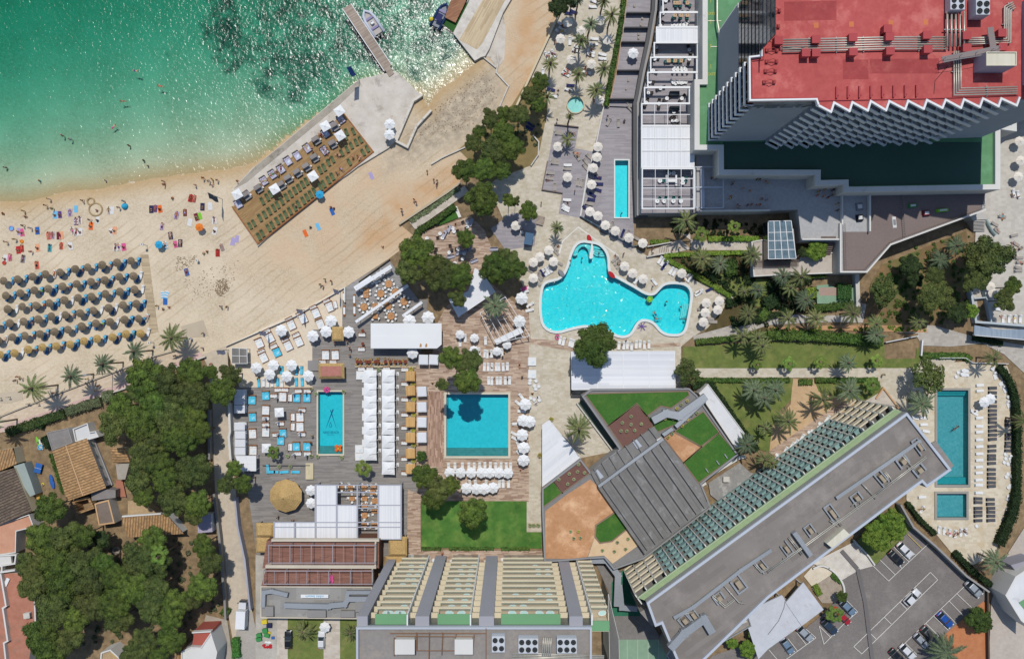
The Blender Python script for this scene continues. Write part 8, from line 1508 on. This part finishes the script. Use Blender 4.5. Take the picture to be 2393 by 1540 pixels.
for t_,s,K,base in((22,'1112,812 1030,870 1112,887 1208,882 1018,947 1072,948 1146,942',K_pot,'agave pot on the upper mulch field'),(22,'622,1260 612,1328 677,1337 535,1347 437,1400 577,1398 520,1442',K_pot,'agave pot on the lower mulch field'),(22,'1583,700 1505,832 1497,972 1680,795 1728,778',K_pot,'potted plant by the silver ducts'),(22,'1637,665 1540,735 1430,833 1458,1005 1590,900 1640,840',K_poty,'yellowish plant by the silver ducts'),(23,'548,343 577,407 640,403',K_pot,'pot on the terracotta gravel'),(23,'620,342',K_poty,'yellow shrub in a pot on the terracotta gravel'),(23,'985,445 1085,413 845,520 957,530 1062,508',K_pot,'pot on the pale gravel')):place(K,t_,P_(s),base,'','pots on the roof garden',ZQ,.3)
place(K_poty,12,P_('1470,510 1475,650 1475,795 1470,940 1475,1075 1475,1225 1450,370'),'bushy plant','between straw cabanas','plants between the straw cabanas',0,.5,sc=1.6);place(K_pot,12,P_('515,555 560,600 820,580 575,1185 800,1195 515,1180 295,1180 1145,375 215,1280 320,1280'),'potted plant','on the club deck','plants on the club deck',0,.5,sc=1.2);place(K_poty,22,P_('365,835 260,1170'),'shrub','at the tapering canopy',None,0,.3,sc=1.5);place(K_pot,23,P_('170,285 205,285 245,285'),'small shrub','on the lawn end bed',None,0,.3,sc=1.3)
for i,(x,y)in enumerate(((1995,1180),(1920,1240),(1818,1312))):b=MB();b.box((0,0,.2),(.2,1.1,.4));o=b.build('skylight_box',steel);o.location=(*T(22,x,y,ZH),ZH+.06);o.rotation_euler[2]=R(35);tag(o,'thin metal skylight box on the roof turf, %s'%('topmost','middle','lowest')[i],'skylight','metal skylight boxes')
for t_,x,y,l,dim,c in((31,1345,385,'green and white toy table on the playground',(1.9,.9,.5),'green'),(31,1470,455,'red watermelon-like play dome on the playground',(1.6,1.3,.7),'maroon'),(31,1620,430,'green and yellow play slide on the playground',(2.6,.7,.8),'lime'),(31,850,395,'dark bench on the light terrace tiles',(1.6,1.7,.5),'grey'),(31,850,500,'dark planter with pale rim on the light tiles',(1.5,1.5,.7),'black'),(31,1180,540,'white xylophone-like steps on the playground',(.9,2.5,.12),'white')):
 o=thing('play_piece',l,'play equipment',(*T(t_,x,y,ZF),ZF+.03),.1);b=MB();b.box((0,0,dim[2]/2),dim,tz=.85);b.build('body',cl[c],o);b=MB();b.box((0,0,dim[2]+.03),(dim[0]*.6,dim[1]*.5,.06));b.build('top',cl['white' if c!='white' else 'grey'],o)
tubs=P_('1455,687 1550,687 1450,722 1545,730 1428,768 1508,765 1418,800 1470,800 1375,850 1480,848 1385,1035 1255,1095 1365,1090 1222,1145 1330,1148 1945,692 2035,695 1915,728 2010,728 1925,768 2010,770 1877,810 2000,812 1892,855 1988,853 1893,900 1985,908 1967,945 1822,990 1953,1000 1828,1042 1945,1042 1810,1152 1920,1152 2610,692 2640,735 2725,735 2640,772 2730,772 2655,905 2727,905 2425,950 2640,955 2738,955 2575,1005 2745,1003 2400,1048 2500,1048 2650,1110 2750,1103 2395,1152 2505,1158 3150,778 3235,1168')
fy=lambda z:770-(yF+1.0)/(S*(H-z)/H)
for i,(x,y)in enumerate(tubs):
 k=min(range(12),key=lambda k:abs(1155+y/4-fy(k*3.05+.3)));z=k*3.05+.13;o=None
 if i==0:q=thing('plunge_tub','','bath tub');b=MB();n=16;ov=lambda r_,z_:[(r_*.78*math.cos(2*math.pi*j/n),r_*.5*math.sin(2*math.pi*j/n),z_)for j in range(n)];b.add(ov(.8,0)+ov(1,.5)+ov(.85,.5)+ov(.7,.3),[(l*n+j,l*n+(j+1)%n,(l+1)*n+(j+1)%n,(l+1)*n+j)for l in range(3)for j in range(n)]);b.build('shell',whitem,q);b=MB();b.add(ov(.8,.42),[tuple(range(n))]);b.build('water',M1('tub_water','b9dcd8',rough=.1),q);K_tub=Kind(q)
 L_=[j for j,(a,c_)in enumerate(tubs)if min(range(12),key=lambda k2:abs(1155+c_/4-fy(k2*3.05+.3)))==k];L_.sort(key=lambda j:tubs[j][0])
 K_tub.put((T(13,x,y,z+.4)[0],yF+1.15),z,rnd.uniform(-.2,.2),1,'white oval tub, %s on balcony floor %s from below'%(nth(L_.index(i),len(L_)),ORD[k]),'white oval tubs on the balconies')
pr,c=CLUB_POOL;zz=-1.39;ink=M1('pool_ink','26527a',var=0);b=MB();q=lambda x,y:(T(12,x,y,zz)[0]-c[0],T(12,x,y,zz)[1]-c[1])
for(a0,a1,w0,w1)in(((652,925),(722,745),.05,.26),((748,915),(697,752),.05,.22)):
 A,B_=Vector(q(*a0)),Vector(q(*a1));u=(B_-A).normalized();n_=Vector((-u.y,u.x));b.add([(*(A+n_*w0/2),zz+.01),(*(A-n_*w0/2),zz+.01),(*(B_-n_*w1/2),zz+.012),(*(B_+n_*w1/2),zz+.012)],[(0,1,2,3)])
b.wall([q(697,866),q(708,893),q(706,908),q(697,912),q(688,908),q(686,893),q(697,866)],.08,zz,zz+.02);b.build('emblem',ink,pr)
for s,size,y,sx in(('NIKKI BEACH',.86,962,.72),('MALLORCA',.3,984,1.1)):o=text(s,size,'lettering',ink,.005);o.parent=pr;o.location=(*q(700,y),zz+.012);o.scale=(sx,1,1)
def car(L=4.35,w_=1.78,h=1.48,roof0=.05,roof1=.62):
 r=thing('parked_car','','car');b=MB();st=[(-.5,.80,.45,.62),(-.46,.93,.3,.82),(-.3,1,.25,.92),(.1,1,.25,.93),(.32,.98,.25,.86),(.44,.9,.3,.74),(.5,.72,.42,.6)]
 vs=[];n=8
 for y,f,z0,z1 in st:W_=w_/2*f;vs+=[(-W_*.92,y*L,z0),(-W_,y*L,(z0+z1)/2),(-W_*.93,y*L,z1),(-W_*.5,y*L,z1+.03),(W_*.5,y*L,z1+.03),(W_*.93,y*L,z1),(W_,y*L,(z0+z1)/2),(W_*.92,y*L,z0)]
 b.add(vs,[(i*n+j,(i+1)*n+j,(i+1)*n+(j+1)%n,i*n+(j+1)%n)for i in range(len(st)-1)for j in range(n)]+[tuple(range(n)),tuple(range(len(vs)-n,len(vs)))[::-1]]);b.build('body',cl['white'],r,True)
 def cab(y0,y1,w0,z):return[(-w0,y0,z),(w0,y0,z),(w0,y1,z),(-w0,y1,z)]
 b=MB();lo=cab(-.43*L,.2*L,w_*.455,.9);hi=cab(-.33*L,.02*L,w_*.37,h-.04);b.add(lo+hi,[(0,1,5,4),(1,2,6,5),(2,3,7,6),(3,0,4,7),(4,5,6,7)]);b.build('window_glass',glass,r)
 b=MB();hi=cab(-.335*L,.025*L,w_*.375,h-.035);h2=cab(-.3*L,-.01*L,w_*.33,h+.02);b.add(hi+h2,[(0,1,5,4),(1,2,6,5),(2,3,7,6),(3,0,4,7),(4,5,6,7)]);[b.add([(sx*w_*.375,.02*L,h-.04),(sx*w_*.345,.02*L,h-.035),(sx*w_*.43,.2*L,.92),(sx*w_*.46,.2*L,.9)],[(0,1,2,3)])for sx in(-1,1)];b.build('roof',cl['white'],r)
 for sx in(-1,1):
  b=MB();b.box((sx*w_*.34,.47*L,.68),(.34,.16,.14));b.build('headlight',M1('headlight_glass','dfe6ea',rough=.1),r);b=MB();b.box((sx*w_*.36,-.475*L,.76),(.3,.1,.14));b.build('tail_light',cl['red'],r);b=MB();b.box((sx*(w_*.5+.08),.16*L,.95),(.2,.12,.13));b.build('mirror',black,r)
  for sy in(-.3,.31):b=MB();b.lathe([(.1,-.11),(.31,-.11),(.33,-.06),(.33,.06),(.31,.11),(.1,.11)],n=16);b.v=[(v[2]+sx*w_*.44,v[0]+sy*L,v[1]+.33)for v in b.v];wl=b.build('wheel',M1('tyre','1b1b1c'),r);b=MB();b.lathe([(.2,.115),(.18,.13),(.03,.13)],n=10);b.v=[(sx*(v[2]+w_*.44),v[0]+sy*L,v[1]+.33)for v in b.v];b.build('rim',steel,wl)
 return Kind(r)
K_car=car()
paint={n:mat('car_paint_'+n,c,var=0,rough=.28,spec=.6)for n,c in dict(white='d6d6d6',black='17181b',grey='4a4a4c',silver='9aa0a6',blue='1f4f9c',bluegrey='6d8296',red='a81f2a',dkblue='2b3a4c').items()}
for t_,x,y,a,c_,sc,l in((33,1280,520,45,'white',1,'white car in the bays by the bright green trees'),(33,1195,590,45,'black',.97,'black hatchback beside the white car by the green trees'),(33,1345,960,136,'white',1.02,'white car parked across the middle bay of the car park'),(33,1920,880,45,'silver',(1.06,1.06,1.2),'tall silver-white van at the wall end of the car park'),(33,1655,1170,45,'blue',1,'bright blue saloon in the right bays'),(33,1505,1305,45,'grey',1.03,'dark grey car in the right bays'),(33,1432,1365,45,'silver',.93,'silver hatchback between dark grey and white cars'),(33,1305,1470,45,'white',1,'white car with a sunroof near the bottom palm'),(33,1205,1510,45,'black',.95,'black car at the bottom end of the right bays'),(33,745,1058,45,'bluegrey',.97,'blue-grey car beside the fan palm'),(33,715,1160,45,'red',.8,'red car half hidden under the fan palm'),(33,575,1235,45,'dkblue',1,'dark grey-blue car left of the fan palm'),(33,345,1300,45,'silver',1,'silver car at the entrance canopy edge'),(33,180,1415,35,'bluegrey',.95,'grey-blue car lowest along the entrance canopy'),(13,303,1355,180,'black',1,'black open-top car on the yard path'),(13,612,1360,180,'white',.95,'white sports car on the yard lawn')):
 o=K_car.put(T(t_,x,y,.8),.12,R(a+180),sc,l,'cars parked at the hotels');recolour(o,'body',paint[c_]);recolour(o,'roof',paint[c_])
o=thing('delivery_truck','white box truck parked on the lane by the grey-lilac wall','truck',(*T(3,2268,1110,1.5),.02),R(-3));b=MB();b.box((0,-1.1,1.75),(2.1,4.0,2.3));b.build('cargo_box',canvas,o);b=MB();b.box((0,1.85,1.2),(1.9,1.7,1.7),tz=.86);b.build('cab',paint['white'],o);b=MB();b.box((0,2.72,1.45),(1.6,.3,.7));b.build('windscreen',glass,o);b=MB();b.box((0,.2,.5),(1.7,5.2,.3));b.build('chassis',dgrey,o)
for sx in(-1,1):
 for sy in(-1.9,1.8):b=MB();b.lathe([(.1,-.13),(.38,-.13),(.38,.13),(.1,.13)],n=14);b.v=[(v[2]+sx*.88,v[0]+sy,v[1]+.38)for v in b.v];b.build('wheel',M1('tyre','1b1b1c'),o)
 b=MB();b.box((sx*1.12,2.3,1.5),(.3,.15,.35));b.build('mirror',black,o)
o=thing('market_umbrella','small red parasol tucked under the fan palm by the cars','parasol',T(33,720,1165,2));KB=parasol('bin_parasol',.8,8,2,1.7,cl['red'],base=False);bpy.data.objects.remove(o);bpy.data.objects.remove(KB.root)if False else KB.put(T(33,640,1085,2.4),0,0,1,'small red parasol under the fan palm by the cars')
for i,(x,y,c_,l)in enumerate(((90,1175,'yellow','yellow recycling bin at the service yard top'),(135,1210,'navy','dark blue bin beside the yellow bin'),(95,1258,'green','green bin below the blue bin'),(40,1303,'green','green bin at the left yard edge'),(112,1300,'green','green bin in the yard middle'),(38,1336,'green','lowest green bin in the yard'),(130,1285,'yellow','small yellow crate among the green bins'),(165,1330,'blue','blue crate at the right yard edge'))):
 o=thing('waste_bin',l,'bin',T(13,x,y),rnd.uniform(-.3,.3));s_=.6 if 'small' in l or 'crate' in l else 1;b=MB();b.box((0,0,.5*s_),(1.1*s_,.85*s_,1.0*s_));b.build('body',cl[c_],o);b=MB();b.box((0,0,1.03*s_),(1.2*s_,.92*s_,.08*s_));b.build('lid',cl[c_],o);b=MB();b.tube([(-.5*s_,.5*s_,1.02*s_),(.5*s_,.5*s_,1.02*s_)],.04,5);b.build('handle',dgrey,o)
o=thing('tarpaulin_heap','crumpled red tarpaulin heap beside white sacks in the yard','tarpaulin',T(13,110,1415));b=MB();[b.blob((rnd.uniform(-1,1),rnd.uniform(-.4,.4),.15),(rnd.uniform(.4,.7),rnd.uniform(.3,.5),.3),7,4)for _ in range(7)];b.build('sheet',cl['red'],o);b=MB();b.blob((.4,.9,.2),(.6,.35,.3));b.blob((-.3,1,.2),(.4,.3,.25));b.build('sack',white_c,o)
o=thing('table_tennis_table','blue table tennis table in the yard of the tiled houses','table',(*T(2,375,1290),0),R(-15));b=MB();b.box((0,0,.74),(1.5,2.2,.05));b.build('tabletop',M1('tt_blue','2f63a8'),o);b=MB();b.box((0,0,.84),(1.6,.03,.15));b.build('net',whitem,o);[MB().box((sx,sy,.36),(.08,.08,.72)).build('leg',steel,o)for sx in(-.6,.6)for sy in(-.9,.9)]
for x,y,c_,l in((360,1050,'lime','lime and white paddle board leaning in the yard'),(385,1075,'white','white paddle board beside the lime one'),(405,1445,'yellow','small yellow float on the yard ground')):o=thing('paddle_board',l,'paddle board',(*T(2,x,y),.05),R(20));b=MB();b.blob((0,0,.1),(.38,1.4 if c_!='yellow' else.4,.09),10,6);b.build('board',cl[c_],o,True);b=MB();b.box((0,-.1,.2),(.3,.5,.02));b.build('grip_pad',dgrey,o)
for x0,y0 in((822,1235),(918,1260),(825,1365),(920,1360)):o=thing('planter_bench','white-topped bench with wooden ends on the restaurant deck, %s'%{822:'upper left',918:'upper right',825:'lower left',920:'lower right'}[x0],'bench',T(11,x0,y0,.4));b=MB();b.box((0,0,.42),(.45,1.6,.1));b.build('cushion',white_c,o);b=MB();[b.box((0,s_*1.0,.25),(.5,.4,.5))for s_ in(-1,1)];b.box((0,0,.18),(.42,1.6,.36));b.build('base',teak,o)
sheet('club_steps',TP(12,[(470,1243),(542,1243),(542,1395),(470,1395)]),mat('cream_step','c3b591','d0c3a0',cell=(90,.35,3)));sheet('painted_edge_shadow',TP(12,[(65,1262),(512,1262),(512,1270),(65,1270)]),dgrey);sheet('fire_pit_base',TP(12,[(490,290),(608,290),(608,385),(490,385)]),mat('grey_slate','8e8a86'));sheet('cream_margin',TP(12,[(930,340),(1500,340),(1500,352),(930,352)]),mat('cream_step','c3b591','d0c3a0'))  # thin dark strip along the club deck edge is painted shade
o=thing('outdoor_bench','slatted grey bench beside the cafe terrace corner','bench',(*T(21,265,525),.1),R(-15));b=MB();b.box((0,0,.4),(1.7,2.0,.08));b.build('seat',mat('grey_planks','8f7f70'),o);b=MB();[b.box((sx,sy,.18),(.1,.1,.36))for sx in(-.7,.7)for sy in(-.8,.8)];b.build('frame',steel,o)
o=thing('bar_kiosk','dark blue kiosk roof beside the cafe terrace','kiosk',(*T(21,155,705),.1),R(-10));b=MB();b.box((0,0,1.1),(1.7,2.4,2.2));b.build('wall',dgrey,o);b=MB();b.box((0,0,2.25),(1.9,2.7,.1));b.build('roof',M1('kiosk_blue','4d6a84'),o)
b=MB();[b.bar((0,0),(1.1*math.cos(a*.9),1.1*math.sin(a*.9)),.16,.0,.01+.0005*a)for a in range(7)];o=b.build('painted_star',M1('star_purple','6a4f9a'));o.location=(*T(21,1212,1510),.34);tag(o,kind='structure')
for o in[o for o in COL.objects if o.parent is None and o.type=='EMPTY' and not o.get('label')]:
 for c in[c for c in COL.objects if c.parent==o]:bpy.data.objects.remove(c)
 bpy.data.objects.remove(o)
